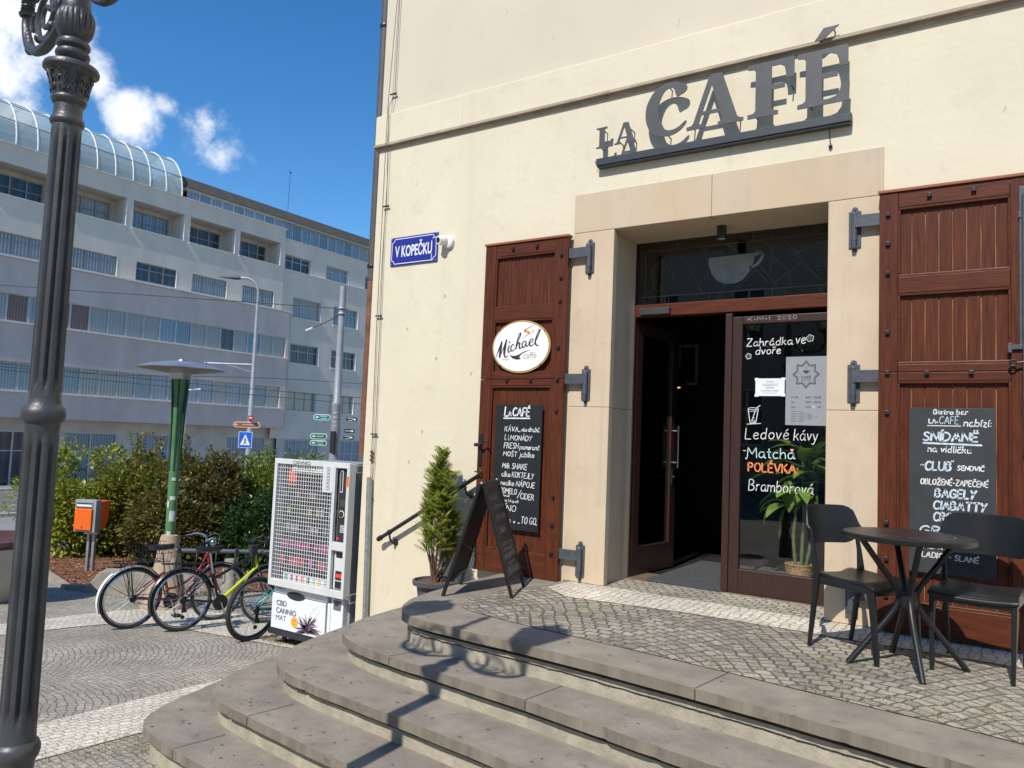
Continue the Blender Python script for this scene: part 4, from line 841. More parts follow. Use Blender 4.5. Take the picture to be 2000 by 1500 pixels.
MB().lathe([(.04, .032), (.042, .052), (.030, .056), (.001, .05)], 20, ce, M=MQ).build('lens_ring', WHITE, sc, smooth=True)
MB().lathe([(.029, .053), (.026, .058), (.012, .062), (.001, .063)], 20, ce, M=MQ).build('lens', mat('camera_lens', (.008, .008, .010), .06), sc, smooth=True)
sl = thing('ceiling_spotlight', 'small black cylinder spotlight under the sandstone lintel', 'lamp', (-1.955, 5.95, 2.83))
MB().lathe([(.036, 2.835), (.038, 2.84), (.038, 2.95), (.03, 2.951)], 24, (-1.955, 5.95, 0)).build('housing', BLACKI, sl, smooth=True)
MB().lathe([(.030, 2.833), (.030, 2.836)], 20, (-1.955, 5.95, 0)).build('lens', mat('spot_lens', (.4, .4, .4), .3), sl)

# paper notice and opening hours stuck on the door glass
pn = thing('paper_notice', 'white paper notice taped to the left part of the door glass', 'notice', (-1.62, YD, 1.58))
Yg = YD+.006
MB().box(-1.736, -1.509, Yg-.0018, Yg, 1.588, 1.728).build('sheet', mat('paper', (.72, .77, .78), .7, var=.04), pn)
t_ = MB()
for x, z in ((-1.742, 1.712), (-1.535, 1.714), (-1.742, 1.582), (-1.535, 1.585)): t_.box(x, x+.032, Yg-.0026, Yg-.0019, z, z+.02)
build_each(t_, 'tape', mat('clear_tape', (.8, .84, .85), .3), pn)
P = PB(Yg-.0027); t_ = MB()
ftext(t_, 'Hledáme', P, -1.622, 1.697, .012, 'CENTER'); ftext(t_, 'BISTRO', P, -1.622, 1.648, .012, 'CENTER', sx=1.15); ftext(t_, 'KUCHAŘE/KUCHAŘKU', P, -1.622, 1.625, .010, 'CENTER')
for z, w_ in ((1.683, .12), (1.672, .11), (1.611, .115)):
    x = -1.622-w_/2
    while x < -1.622+w_/2: t_.ribbon([(x, z), (x+.008, z+.0004)], .0028, P); x += .0115
t_.build('lettering', mat('print_ink', (.05, .06, .07), .7), pn, fix=False)
oh = thing('opening_hours_sign', 'grey opening hours panel with star shaped cafe logo on the door glass', 'sign', (-1.35, YD, 1.36))
MB().box(-1.500, -1.192, Yg-.004, Yg, 1.361, 1.897).build('panel', mat('silver_vinyl', (.30, .315, .33), .35, var=.05), oh)
P = PB(Yg-.005); t_ = MB(); lx, lz = -1.348, 1.757
for rr, w_ in ((1.0, .007), (.86, .003)):
    pts = []
    for i in range(97):
        a = 2*math.pi*i/96; k = abs(((a/(2*math.pi)*8) % 1)-.5)*2; rad_ = (.072+.026*(k**1.6))*rr; pts.append((lx+rad_*math.sin(a), lz+rad_*math.cos(a)*1.08))
    t_.ribbon(pts, w_, P)
t_.flat([(lx-.022, lz+.032)]+arc(lx, lz+.032, .022, .026, 180, 360, 10), P); t_.ribbon(arc(lx+.022, lz+.024, .009, .008, 60, -100, 6), .003, P); t_.ribbon([(lx+.002, lz+.04), (lx-.003, lz+.047), (lx+.004, lz+.053), (lx+.001, lz+.06)], .003, P)
ftext(t_, 'CAFÉ', P, lx, 1.724, .021, 'CENTER', sx=1.1, bold=.015); ftext(t_, 'LA', P, lx-.036, 1.752, .007, 'CENTER'); ftext(t_, 'BISTRO BAR', P, lx, 1.707, .0085, 'CENTER', sx=1.2, bold=.01)
for z, a, b in ((1.571, 'Po-Pá', '8:00 - 20:00'), (1.533, 'So', '9:00 - 20:00'), (1.495, 'Ne', '9:00 -    :00')):
    ftext(t_, a, P, -1.456, z, .0165, bold=.008); ftext(t_, b, P, -1.236, z, .0165, 'RIGHT', sx=1.02, bold=.008)
for z, w_ in ((1.468, .085), (1.452, .135), (1.440, .15), (1.428, .19), (1.416, .16), (1.402, .10), (1.389, .085)):
    x = -1.456
    while x < -1.456+w_: t_.ribbon([(x, z), (x+.006+.004*math.sin(x*900), z)], .0034, P); x += .0125
t_.build('lettering', mat('print_ink', (.05, .06, .07), .7), oh, fix=False)
t_ = MB(); chalk(t_, '14', P, -1.303, -1.279, 1.494, .02, .005); t_.build('lettering', CHALK, oh, fix=False)

# ------------------------------------------------------------------ handrail, lightning conductor, drainpipe
hr = thing('handrail', 'dark iron handrail sloping up the cream wall behind the potted conifer', 'handrail', (-5.0, YF, .1))
A_ = Vector((-5.143, YF-.08, .155)); B_ = Vector((-3.99, YF-.08, .835)); dv = (B_-A_).normalized()
h = MB(); h.tube([A_, B_], .019, 12); build_each(h, 'rail', BLACKI, hr, smooth=True)
h = MB(); h.ball(A_-dv*.025, .024); h.lathe([(.026, -.01), (.026, .01)], 12, A_+dv*.0, M=dv.to_track_quat('Z', 'Y').to_matrix()); h.lathe([(.025, -.012), (.025, .012)], 12, A_+dv*.13, M=dv.to_track_quat('Z', 'Y').to_matrix()); h.build('finial', BLACKI, hr, smooth=True)
for s in (.13, 1.15):
    c = A_+dv*s; h = MB(); h.tube(cat([c+Vector((0, 0, -.005)), c+Vector((.012, 0, -.06)), c+Vector((.02, .03, -.10)), c+Vector((.02, .085, -.10))], 5), .010, 8); h.lathe([(.03, 0), (.03, .012), (.012, .02)], 14, c+Vector((.02, .08, -.10)), M=MR); h.build('bracket', BLACKI, hr, smooth=True)
lc = thing('lightning_conductor', 'two thin conductor wires running down the house corner into a steel guard tube', 'conductor', (-5.34, YF, -.7))
for pts in ([(-5.345, 9), (-5.344, 5.66), (-5.36, 4.5), (-5.395, 2.23), (-5.375, 1.2), (-5.372, .9), (-5.365, .72)], [(-5.306, 9), (-5.308, 5.65), (-5.31, 4.66), (-5.345, 4.5), (-5.345, 3.49), (-5.36, 3.3), (-5.348, 2.23), (-5.33, .87), (-5.34, .72)]):
    MB().tube([(x, YF-(.062 if 4.0 < z < 4.6 else .022), z) for x, z in pts], .0035, 6).build('wire', mat('weathered_wire', (.10, .085, .07), .6, .3), lc)
h = MB(); h.tube([(-5.362, YF-.045, .726), (-5.335, YF-.045, -.2), (-5.31, YF-.045, -1.2)], .027, 12); h.build('guard_tube', STEEL, lc, smooth=True)
h = MB()
for x, z in ((-5.325, 4.654), (-5.35, 3.478), (-5.37, 2.349), (-5.35, 1.155), (-5.365, .52)):
    h.box(x-.045, x+.04, YF-.030, YF-.018, z-.006, z+.006); h.tube([(x, YF-.025, z), (x+.01, YF, z)], .006)
build_each(h, 'clamp', BLACKI, lc)
h = MB()
for z in (.98, .94, .90): h.lathe([(.006, -.016), (.02, 0), (.006, .016)], 8, (-5.372, YF-.022, z))
build_each(h, 'wire_joint', mat('rusty_joint', (.18, .08, .045), .8), lc)
dp = thing('drainpipe', 'brown painted drainpipe round the far corner of the cafe house', 'drainpipe', (-5.6, 5.8, -1))
MB().tube([(-5.602, 5.785, 8.6), (-5.602, 5.785, 2.75)], .05, 14).build('pipe', mat('dark_pipe', (.09, .08, .075), .6), dp, smooth=True)
MB().tube([(-5.602, 5.785, 2.80), (-5.602, 5.785, .9)], .045, 14).build('pipe', mat('rust_brown_pipe', (.20, .085, .05), .7, var=.3, vs=9), dp, smooth=True)
for z in (5.5, 2.9): MB().lathe([(.056, -.02), (.06, 0), (.056, .02)], 14, (-5.602, 5.785, z)).build('collar', BLACKI, dp)

# ------------------------------------------------------------------ A-board
ab = thing('sandwich_board', 'black folding A frame chalkboard standing on the terrace edge', 'sandwich board', (-3.38, 4.88, 0))
def aboard(B0, C0, T0, T1, text, name):
    B0, C0, T0, T1 = map(Vector, (B0, C0, T0, T1)); n = (C0-B0).cross(T0-B0).normalized()*.011
    if n.dot(Vector(((B0+C0)/2-Vector((-3.38, 4.88, .3)))*1)) < 0: n = -n
    def pt(u, v, d=0): a = B0.lerp(C0, u); b = T0.lerp(T1, u); return a.lerp(b, v)+n*d
    mb = MB()
    def bar(u0, u1, v0, v1, d0=-1, d1=1):
        vs = [pt(u, v, d) for d in (d0, d1) for v in (v0, v1) for u in (u0, u1)]; mb.add(vs, [(0, 2, 3, 1), (4, 5, 7, 6), (0, 1, 5, 4), (2, 6, 7, 3), (0, 4, 6, 2), (1, 3, 7, 5)])
    bar(0, .07, 0, 1); bar(.93, 1, 0, 1); bar(.07, .93, .95, 1); bar(.07, .93, .125, .165)
    mb.build(name, BLKPL, ab, bevel=.002)
    mb = MB(); bar(.07, .93, .165, .95, -.5, .5); p_ = mb.build('slate', mat('abo_slate', (.016, .016, .017), .55, var=.2), ab)
    if text:
        t = MB(); P = lambda u, v: pt(u, v, .62); rnd = random.Random(4)
        for v0, u0, u1, h in [(.84, .14, .62, .05), (.755, .2, .55, .045), (.76, .62, .85, .03), (.66, .2, .5, .055), (.655, .55, .85, .055), (.55, .25, .62, .05), (.44, .2, .5, .028), (.435, .6, .85, .02), (.385, .2, .85, .03), (.32, .14, .46, .045), (.32, .5, .88, .05), (.27, .25, .7, .02), (.235, .2, .5, .02), (.18, .12, .9, .06)]:
            u = u0; lit = v0 in (.55, .32, .18)
            while u < u1:
                s = [(u, v0), (u+.01, v0+h), (u+.03, v0+h*rnd.uniform(.2, .9)), (u+.045, v0+h*rnd.uniform(0, .3))]; rnd.shuffle(s) if rnd.random() < .3 else None
                t.ribbon(s, .012 if lit else .008, P); u += .062
        t.build('chalk_writing', CHALKF, p_, fix=False)
aboard((-3.07, 4.78, 0), (-3.256, 5.25, 0), (-3.275, 4.65, .83), (-3.46, 5.12, .835), True, 'panel_frame')
aboard((-3.50, 4.51, 0), (-3.685, 4.985, 0), (-3.297, 4.64, .83), (-3.482, 5.11, .835), False, 'panel_frame')
h = MB()
for q in ((-3.286, 4.645, .832), (-3.47, 5.115, .836)): h.ball(q, .012)
h.build('hinge', STEEL, ab)
MB().tube(cat([(-3.18, 4.74, .40), (-3.28, 4.70, .30), (-3.40, 4.58, .40)], 5), .003, 5).build('stay_chain', BLACKI, ab)

# ------------------------------------------------------------------ potted conifer on the steps
def leaf_cards(mb, rnd, c, d, up, ln, wd, fold=.25):
    """one leaf: four-sided blade bent along its midrib"""
    d = d.normalized(); s = d.cross(up)
    if s.length < 1e-3: s = d.cross(Vector((1, 0, 0)))
    s.normalize(); n = s.cross(d)
    m_ = c+d*ln*.5-n*fold*wd
    b = len(mb.v); mb.v += [c, m_+s*wd*.5+n*fold*wd, c+d*ln-n*ln*.12, m_-s*wd*.5+n*fold*wd, m_]
    mb.f += [(b, b+1, b+2, b+4), (b, b+4, b+2, b+3)]
pc = thing('potted_conifer', 'small green thuja in a grey plastic pot on the steps by the wall', 'plant', (-4.27, 5.40, -.345))
MB().lathe([(.135, -.345), (.14, -.34), (.165, -.17), (.17, -.145), (.203, -.14), (.207, -.105), (.19, -.10), (.18, -.125), (.03, -.13)], 30, (-4.27, 5.40, 0), caps=False).build('pot', mat('grey_pot', (.085, .085, .09), .55, var=.2), pc, smooth=True)
MB().lathe([(.178, -.13), (.08, -.118), (.001, -.115)], 18, (-4.27, 5.40, 0), caps=False).build('soil', mat('bark_mulch_pot', (.16, .075, .04), .9, var=.5, vs=50, bump=.6, bs=60), pc)
rnd = random.Random(21); fol = MB(); twg = MB()
def thuja():
    base = Vector((-4.27, 5.40, -.12))
    for s in range(19):
        a = rnd.uniform(0, 6.28); hgt = rnd.uniform(.35, 1.0) if s > 2 else rnd.uniform(1.02, 1.15); sp = (rnd.uniform(.08, .25) if s > 2 else .03)*(1.25-hgt*.75)
        top = base+Vector((math.cos(a)*sp, math.sin(a)*sp*.8, hgt)); mid = base.lerp(top, .5)+Vector((math.cos(a), math.sin(a)*.8, 0))*sp*.7
        pts = cat([base+Vector((rnd.gauss(0, .02), rnd.gauss(0, .02), 0)), mid, top], 9)
        twg.tube(pts, [.007*(1-i/len(pts))+.0015 for i in range(len(pts))], 5)
        for i, p in enumerate(pts):
            f = i/(len(pts)-1)
            if f < .34 or (rnd.random() < .25 and f < .8): continue
            for k in range(int(2+5*f)):
                b = rnd.uniform(0, 6.28); d = Vector((math.cos(b), math.sin(b), rnd.uniform(.2, 1.3))).normalized(); L = rnd.uniform(.06, .14)*(1.15-.4*f); sd_ = d.cross(Vector((rnd.gauss(0, .5), rnd.gauss(0, .5), 1))).normalized()
                for q in range(9):      # a flat fan of scale leaves
                    c = p+d*L*(q+1)/9; w_ = 1.1-.6*q/9
                    for sg_ in (-1, 1):
                        dd = d*.75+sd_*sg_*.75; leaf_cards(fol, rnd, c, dd, Vector((0, 0, 1)), .042*w_, .0115, .1)
                        if q % 2: leaf_cards(fol, rnd, c+dd.normalized()*.02, dd+Vector((0, 0, .5)), Vector((0, 0, 1)), .026*w_, .009, .1)
                leaf_cards(fol, rnd, p+d*L, d, Vector((0, 0, 1)), .04, .011, .1)
thuja()
twg.build('stem', mat('thuja_bark', (.13, .075, .045), .9), pc); fol.build('foliage', leafmat('thuja_leaf', [(.15, .22, .025), (.30, .38, .045), (.43, .50, .08), (.55, .50, .16)], .6, .55), pc, fix=False)

# ------------------------------------------------------------------ table and chairs
tb = thing('bistro_table', 'round black bistro table with crossed tubular legs on the terrace', 'table', (-.495, 4.82, 0))
TX, TY = -.495, 4.82
MB().lathe([(.30, .694), (.333, .698), (.338, .706), (.338, .724), (.332, .729), (.32, .7295)], 64, (TX, TY, 0)).build('tabletop', BLKPL, tb, smooth=True)
P = lambda u, v: (TX+u, TY+v, .7301)
pr = MB(); 
for r0_, r1 in ((.225, .236), (.165, .170)): 
    for i in range(64): a, b = 6.28319*i/64, 6.28319*(i+1)/64; pr.add([P(r0_*math.cos(a), r0_*math.sin(a)), P(r1*math.cos(a), r1*math.sin(a)), P(r1*math.cos(b), r1*math.sin(b)), P(r0_*math.cos(b), r0_*math.sin(b))], [(0, 1, 2, 3)])
for i in range(40):
    a = 6.28319*i/40
    if i % 5: pr.add([P(.182*math.cos(a-.04), .182*math.sin(a-.04)), P(.213*math.cos(a-.03), .213*math.sin(a-.03)), P(.213*math.cos(a+.03), .213*math.sin(a+.03)), P(.182*math.cos(a+.04), .182*math.sin(a+.04))], [(0, 1, 2, 3)])
pr.build('printed_ring', mat('table_print', (.09, .085, .085), .45), tb)
MB().flat(circ(0, 0, .155, 40), P).build('printed_disc', mat('table_red_print', (.035, .010, .010), .4), tb)
for a in (205, 289, 26, 111):
    c, s = math.cos(rad(a)), math.sin(rad(a)); o_ = rad(90)
    pts = cat([(TX+c*r, TY+s*r, z) for r, z in ((.245, .695), (.15, .56), (.075, .46), (.045, .40), (.055, .345), (.10, .27), (.20, .145), (.312, .006))], 5)
    MB().tube(pts, .0165, 10).build('leg', BLKPL, tb, smooth=True)
MB().lathe([(.05, .33), (.055, .35), (.055, .40), (.05, .42)], 20, (TX, TY, 0)).build('hub', BLKPL, tb, smooth=True)
def chair(name, label, loc, rz):
    t = thing(name, label, 'chair', loc, rz, 'black plastic chairs at the round table', local=True)
    # local: seat faces +y
    se = MB(); nx_, ny_ = 10, 10
    def sp(u, v, d):
        x = (u-.5)*(.385+.045*v); y = -.19+.40*v; r = .06
        z = .445+.012*(2*u-1)**2-.014*math.sin(math.pi*min(1, v*1.05))-(.03*max(0, v-.82)/.18 if v > .82 else 0)
        return (x, y, z-d)
    V = []
    for d in (0, .022):
        for j in range(ny_+1):
            for i in range(nx_+1): V.append(sp(i/nx_, j/ny_, d))
    F = []; n1 = (nx_+1)*(ny_+1)
    for j in range(ny_):
        for i in range(nx_):
            a = j*(nx_+1)+i; F.append((a, a+1, a+nx_+2, a+nx_+1)); F.append((n1+a, n1+a+nx_+1, n1+a+nx_+2, n1+a+1))
    for i in range(nx_): F.append((i, n1+i, n1+i+1, i+1)); a = ny_*(nx_+1)+i; F.append((a, a+1, n1+a+1, n1+a))
    for j in range(ny_): a = j*(nx_+1); F.append((a, a+nx_+1, n1+a+nx_+1, n1+a)); a += nx_; F.append((a, n1+a, n1+a+nx_+1, a+nx_+1))
    se.add(V, F).build('seat', BLKPL, t, smooth=True, bevel=.006)
    ap = MB(); ap.box(-.19, .19, .165, .195, .375, .425); ap.box(-.18, .18, -.185, -.165, .385, .43); ap.box(-.205, -.182, -.16, .17, .385, .43); ap.box(.182, .205, -.16, .17, .385, .43); ap.build('apron', BLKPL, t, bevel=.006)
    bk = MB(); V = []; F = []; N_ = 18; K = 8
    def bp(u, v, d):
        a = (u-.5)*1.45; hw = .235; x = hw*math.sin(a)/math.sin(.725); y = -.205-.115*(math.cos(a)-math.cos(.725))/(1-math.cos(.725))-.02*v
        edge = 1-min(1, (min(u, 1-u)/.2)); sh = .5*(1-math.sqrt(max(0, 1-edge**2)))*.9
        z = .60+.235*(v*(1-sh)+(1-v)*sh)
        n = Vector((math.sin(a)*.6, -math.cos(a), 0)); return Vector((x, y, z))+n*d
    for d in (-.006, .006):
        for j in range(K+1):
            for i in range(N_+1): V.append(bp(i/N_, j/K, d))
    n1 = (N_+1)*(K+1)
    for j in range(K):
        for i in range(N_): a = j*(N_+1)+i; F.append((a, a+1, a+N_+2, a+N_+1)); F.append((n1+a, n1+a+N_+1, n1+a+N_+2, n1+a+1))
    for i in range(N_): F.append((i, n1+i, n1+i+1, i+1)); a = K*(N_+1)+i; F.append((a, a+1, n1+a+1, n1+a))
    for j in range(K): a = j*(N_+1); F.append((a, a+N_+1, n1+a+N_+1, n1+a)); a += N_; F.append((a, n1+a, n1+a+N_+1, a+N_+1))
    bk.add(V, F).build('backrest', BLKPL, t, smooth=True)
    def leg(pts, ws):
        mb = MB(); b = 0
        for (x, y, z), (w, d) in zip(pts, ws): mb.v += [Vector((x-w, y-d, z)), Vector((x+w, y-d, z)), Vector((x+w, y+d, z)), Vector((x-w, y+d, z))]
        n = len(pts)
        for i in range(n-1):
            for k in range(4): mb.f.append((i*4+k, i*4+(k+1) % 4, (i+1)*4+(k+1) % 4, (i+1)*4+k))
        mb.f += [(3, 2, 1, 0), tuple((n-1)*4+k for k in range(4))]
        mb.build('leg', BLKPL, t, bevel=.006)
    for s in (-1, 1):
        leg([(s*.188, .215, 0), (s*.192, .19, .30), (s*.192, .175, .42)], [(.010, .012), (.013, .019), (.015, .025)])
        leg([(s*.188, -.238, 0), (s*.196, -.195, .30), (s*.200, -.178, .43), (s*.206, -.196, .56), (s*.205, -.216, .66), (s*.2, -.225, .70)], [(.010, .011), (.012, .017), (.014, .022), (.011, .013), (.009, .010), (.008, .006)])
    return t
chair('chair', 'black plastic chair in front of the right door jamb', (-.735, 4.985, 0), rad(-118+0))
chair('chair', 'black plastic chair in front of the grey menu board', (-.168, 5.055, 0), rad(-187))

# ------------------------------------------------------------------ plant behind the door glass
ip = thing('indoor_plant', 'leafy green dumb cane in a wicker pot behind the door glass', 'plant', (-1.43, 6.40, .165))
wk = MB()
for i in range(9): wk.tube(circ3((-1.43, 6.40, .175+i*.0115), .088+.001*i+(.004 if i == 8 else 0), 24, 'z'), .0068, 6, closed=True)
wk.build('wicker_pot', mat('wicker', (.42, .25, .11), .7, var=.4, vs=40), ip)
MB().lathe([(.085, .255), (.001, .262)], 16, (-1.43, 6.40, 0), caps=False).build('soil', mat('terracotta_rim', (.30, .12, .06), .8), ip)
STM = mat('cane_stem', (.16, .19, .07), .5, col2=(.06, .09, .03), vs=3, stretch=(1, 1, 30)); rnd = random.Random(9); lv = MB()
def big_leaf(c, d, ln, wd, droop):
    d = d.normalized(); s = d.cross(Vector((0, 0, 1))).normalized(); n = 8; b = len(lv.v); p = c.copy(); dd = d.copy()
    for i in range(n+1):
        f = i/n; w = wd*(math.sin(math.pi*min(1, f*.93+.07))**.8)*(1-f*.35) if i < n else .001
        up = s.cross(dd)
        lv.v += [p+s*w*.5+up*w*.12, p, p-s*w*.5+up*w*.12]; dd = (dd+Vector((0, 0, -droop/n))).normalized(); p = p+dd*ln/n
    for i in range(n): lv.f += [(b+3*i, b+3*i+1, b+3*i+4, b+3*i+3), (b+3*i+1, b+3*i+2, b+3*i+5, b+3*i+4)]
stems = [[(-1.45, 6.40, .25), (-1.47, 6.40, .45), (-1.46, 6.39, .62), (-1.45, 6.38, .80)], [(-1.41, 6.40, .25), (-1.40, 6.40, .5), (-1.39, 6.39, .7), (-1.40, 6.38, 1.08)], [(-1.38, 6.42, .25), (-1.34, 6.42, .45), (-1.31, 6.42, .62), (-1.30, 6.42, .95)]]
for k, s in enumerate(stems):
    pts = cat(s, 8); MB().tube(pts, [.013+.002*math.sin(i*2.1) for i in range(len(pts))], 8).build('stem', STM, ip, smooth=True)
    top = Vector(s[-1])
    for i in range(9):
        a = rnd.uniform(0, 6.28); hh = rnd.uniform(-.22, .10); d = Vector((math.cos(a)*.8-.35, math.sin(a)*.35-.25, rnd.uniform(.1, .9))); c0 = top+Vector((0, 0, hh*.6)); c = c0+d.normalized()*rnd.uniform(.06, .14)
        lv.tube([c0, c], .004, 5); big_leaf(c, d, rnd.uniform(.20, .30), rnd.uniform(.12, .165), rnd.uniform(.9, 1.9))
for c, d in (((-1.55, 6.34, .86), (-.5, -.1, -.2)), ((-1.62, 6.34, .78), (-.3, -.1, -.7)), ((-1.52, 6.34, .70), (-.2, -.1, -.8)), ((-1.60, 6.34, .97), (-.8, 0, .1)), ((-1.5, 6.32, .92), (.1, -.2, -.7)), ((-1.40, 6.32, 1.18), (-.6, -.2, .3)), ((-1.36, 6.32, 1.12), (.5, -.2, .1))):
    lv.tube([Vector(c), Vector((-1.43, 6.38, c[2]+.06))], .004, 5); big_leaf(Vector(c), Vector(d), .25, .14, .9)
lv.build('leaves', leafmat('cane_leaf', [(.06, .13, .02), (.12, .22, .03), (.22, .30, .06)], .35, .3), ip, smooth=True, fix=False)

# ------------------------------------------------------------------ cast iron street lamp in front of the steps
lp = thing('street_lamp', 'tall black cast iron street lamp with fluted post and two scrolled arms', 'street lamp', (-2.67, 1.265, gz(-2.67, 1.265)))
LSC = Matrix.Diagonal((.87, .87, 1)); LX, LY = -2.67, 1.265; g0 = gz(LX, LY)
def flute(n, depth, z0, z1):
    def f(a, z):
        if z < z0 or z > z1: return 1
        e = min(1, min(z-z0, z1-z)/.03); t = (math.sin(a*n)+.15)
        return 1-depth*max(0, t)*math.sqrt(max(0, e))
    return f
def lin(z0, z1, n): return [z0+(z1-z0)*i/n for i in range(n+1)]
prof = [(.062, .17)]+[(.0615-.0035*t, .20+.94*t) for t in lin(0, 1, 40)]+[(.058, 1.15)]
MB().lathe(prof, 96, (LX, LY, 0), M=LSC, flute=flute(10, .20, .215, 1.12)).build('lower_shaft', LAMPB, lp, smooth=True)
prof = [(.056, 1.23)]+[(.0555-.004*t, 1.24+.93*t) for t in lin(0, 1, 40)]+[(.05, 2.18)]
MB().lathe(prof, 96, (LX, LY, 0), M=LSC, flute=flute(10, .20, 1.275, 2.145)).build('upper_shaft', LAMPB, lp, smooth=True)
MB().lathe([(.058, 1.135), (.060, 1.15), (.062, 1.165), (.072, 1.172), (.0765, 1.188), (.0765, 1.20), (.072, 1.214), (.062, 1.222), (.058, 1.232), (.056, 1.245)], 48, (LX, LY, 0), M=LSC).build('ring', LAMPB, lp, smooth=True)
MB().lathe([(.16, g0), (.165, g0+.03), (.165, g0+.14), (.15, g0+.16), (.14, g0+.2), (.105, g0+.34), (.095, g0+.5), (.10, g0+.58), (.075, g0+.64), (.058, g0+.7), (.057, .02), (.062, .06), (.066, .09), (.075, .102), (.080, .118), (.080, .132), (.073, .146), (.064, .152), (.062, .175)], 48, (LX, LY, 0), M=LSC).build('pedestal', LAMPB, lp, smooth=True)
# capital: rings, leaf bell, flange
MB().lathe([(.05, 2.165), (.058, 2.17), (.061, 2.178), (.058, 2.188), (.052, 2.194), (.050, 2.205), (.050, 2.235), (.056, 2.24), (.0625, 2.25), (.0625, 2.257), (.056, 2.266)], 48, (LX, LY, 0), M=LSC).build('collar', LAMPB, lp, smooth=True)
MB().lathe([(.058, 2.263), (.062, 2.275), (.064, 2.29), (.068, 2.31), (.075, 2.33), (.082, 2.343), (.09, 2.350), (.0975, 2.354), (.0985, 2.362), (.094, 2.371), (.075, 2.378), (.050, 2.386), (.043, 2.394)], 48, (LX, LY, 0), M=LSC).build('capital', LAMPB, lp, smooth=True)
lf = MB()
for k in range(8):      # raised acanthus leaves on the bell
    a = 2*math.pi*k/8
    def S_(u, z, d=.0): 
        f = (z-2.272)/.066; r = .0615+.0165*max(0, f)**1.9+.0035+d; r *= .87; return (LX+r*math.cos(a+u), LY+r*math.sin(a+u), z)
    lf.tube(cat([S_(0, 2.274), S_(0, 2.30), S_(0, 2.336)], 4), [.003]*8+[.002], 5)
    for s in (-1, 1):
        lf.tube(cat([S_(.05*s, 2.275), S_(.17*s, 2.292), S_(.25*s, 2.285), S_(.22*s, 2.276)], 4), .0026, 5)
        lf.tube(cat([S_(.03*s, 2.292), S_(.16*s, 2.315), S_(.27*s, 2.312), S_(.29*s, 2.301)], 4), .0026, 5)
        lf.tube(cat([S_(.02*s, 2.312), S_(.14*s, 2.337), S_(.24*s, 2.334)], 4), .0026, 5)
lf.build('leaf_relief', LAMPB, lp, smooth=True)
MB().lathe([(.043, 2.39), (.047, 2.396), (.059, 2.405), (.061, 2.413), (.059, 2.42), (.048, 2.427), (.046, 2.433), (.058, 2.44), (.060, 2.448), (.057, 2.456), (.045, 2.463), (.042, 2.47)], 40, (LX, LY, 0), M=LSC).build('neck_rings', LAMPB, lp, smooth=True)
MB().lathe([(.042, 2.465), (.05, 2.472), (.062, 2.488), (.0685, 2.51), (.070, 2.53), (.067, 2.55), (.058, 2.566), (.052, 2.57)], 80, (LX, LY, 0), M=LSC, flute=lambda a, z: 1-.06*max(0, math.sin(a*20)) if 2.475 < z < 2.562 else 1).build('gadrooned_bulb', LAMPB, lp, smooth=True)
MB().lathe([(.052, 2.565), (.054, 2.572), (.050, 2.585), (.046, 2.62), (.042, 2.70), (.040, 2.80), (.046, 2.81), (.052, 2.825), (.046, 2.84), (.03, 2.86), (.022, 3.0), (.034, 3.02), (.034, 3.04), (.02, 3.06), (.03, 3.10), (.036, 3.13), (.028, 3.17), (.008, 3.24), (.001, 3.27)], 40, (LX, LY, 0), M=LSC).build('head_stem', LAMPB, lp, smooth=True)
def arm(s):
    X = lambda u, z: Vector((LX+s*u*.987, LY-s*u*.11, z+.068))
    am = MB()
    am.tube(cat([X(.04, 2.60), X(.09, 2.55), X(.17, 2.485), X(.27, 2.455), (X(.38, 2.475)), X(.455, 2.53), X(.49, 2.60), X(.49, 2.64)], 8), [.016]*20+[.019]*20+[.017]*17, 10)
    sp = []
    for i in range(44):
        t = i/43; a = rad(-120+t*640)*s; r = .088*(1-t)**.8+.012; sp.append(X(.275, 2.585)+Vector((math.cos(a)*r, -.11*math.cos(a)*r, math.sin(a)*r)) if s > 0 else X(.275, 2.585)+Vector((-math.cos(-a)*r, .11*math.cos(-a)*r, math.sin(-a)*r)))
    am.tube(sp, [.012-.005*i/43 for i in range(44)], 8)
    am.tube(cat([X(.06, 2.63), X(.12, 2.69), X(.20, 2.68), X(.235, 2.62), X(.20, 2.57), X(.15, 2.58), X(.145, 2.61)], 6), .010, 8)
    am.tube(cat([X(.36, 2.60), X(.40, 2.56), X(.43, 2.58), X(.42, 2.62), X(.39, 2.62)], 5), .008, 6)
    am.tube([X(.05, 2.66), X(.05, 2.58)], .012)
    for q in ((.34, 2.51), (.22, 2.52)): am.ball(X(*q), .018)
    for k in range(5): am.ball(X(.43+.012*k, 2.50+.02*k), .022-.002*k, sc=(1, .8, 1.2))
    o = am.build('arm', LAMPB, lp, smooth=True)
    tw = MB()
    tw.lathe([(.026, 2.64), (.03, 2.65)]+[(.021+.004*math.sin(i*1.9), 2.655+.055*i/16) for i in range(17)]+[(.034, 2.716), (.036, 2.722), (.03, 2.73)], 20, X(.49, 0)); tw.build('twisted_neck', LAMPB, o, smooth=True)
    ln = MB()
    ln.lathe([(.03, 2.73), (.07, 2.75), (.092, 2.765), (.095, 2.78)], 6, X(.49, 0)); ln.lathe([(.16, 3.08), (.175, 3.09), (.12, 3.15), (.06, 3.20), (.05, 3.25), (.03, 3.27), (.015, 3.33), (.001, 3.36)], 6, X(.49, 0))
    for k in range(6):
        a = math.pi/3*k; ln.tube([X(.49, 2.78)+Vector((.093*math.cos(a), .093*math.sin(a), 0)), X(.49, 3.085)+Vector((.158*math.cos(a), .158*math.sin(a), 0))], .008, 6)
    l_ = ln.build('lantern', LAMPB, lp)
    MB().lathe([(.088, 2.782), (.15, 3.078)], 6, X(.49, 0), caps=False).build('lantern_glass', mat('milk_glass', (.55, .55, .52), .4), l_)
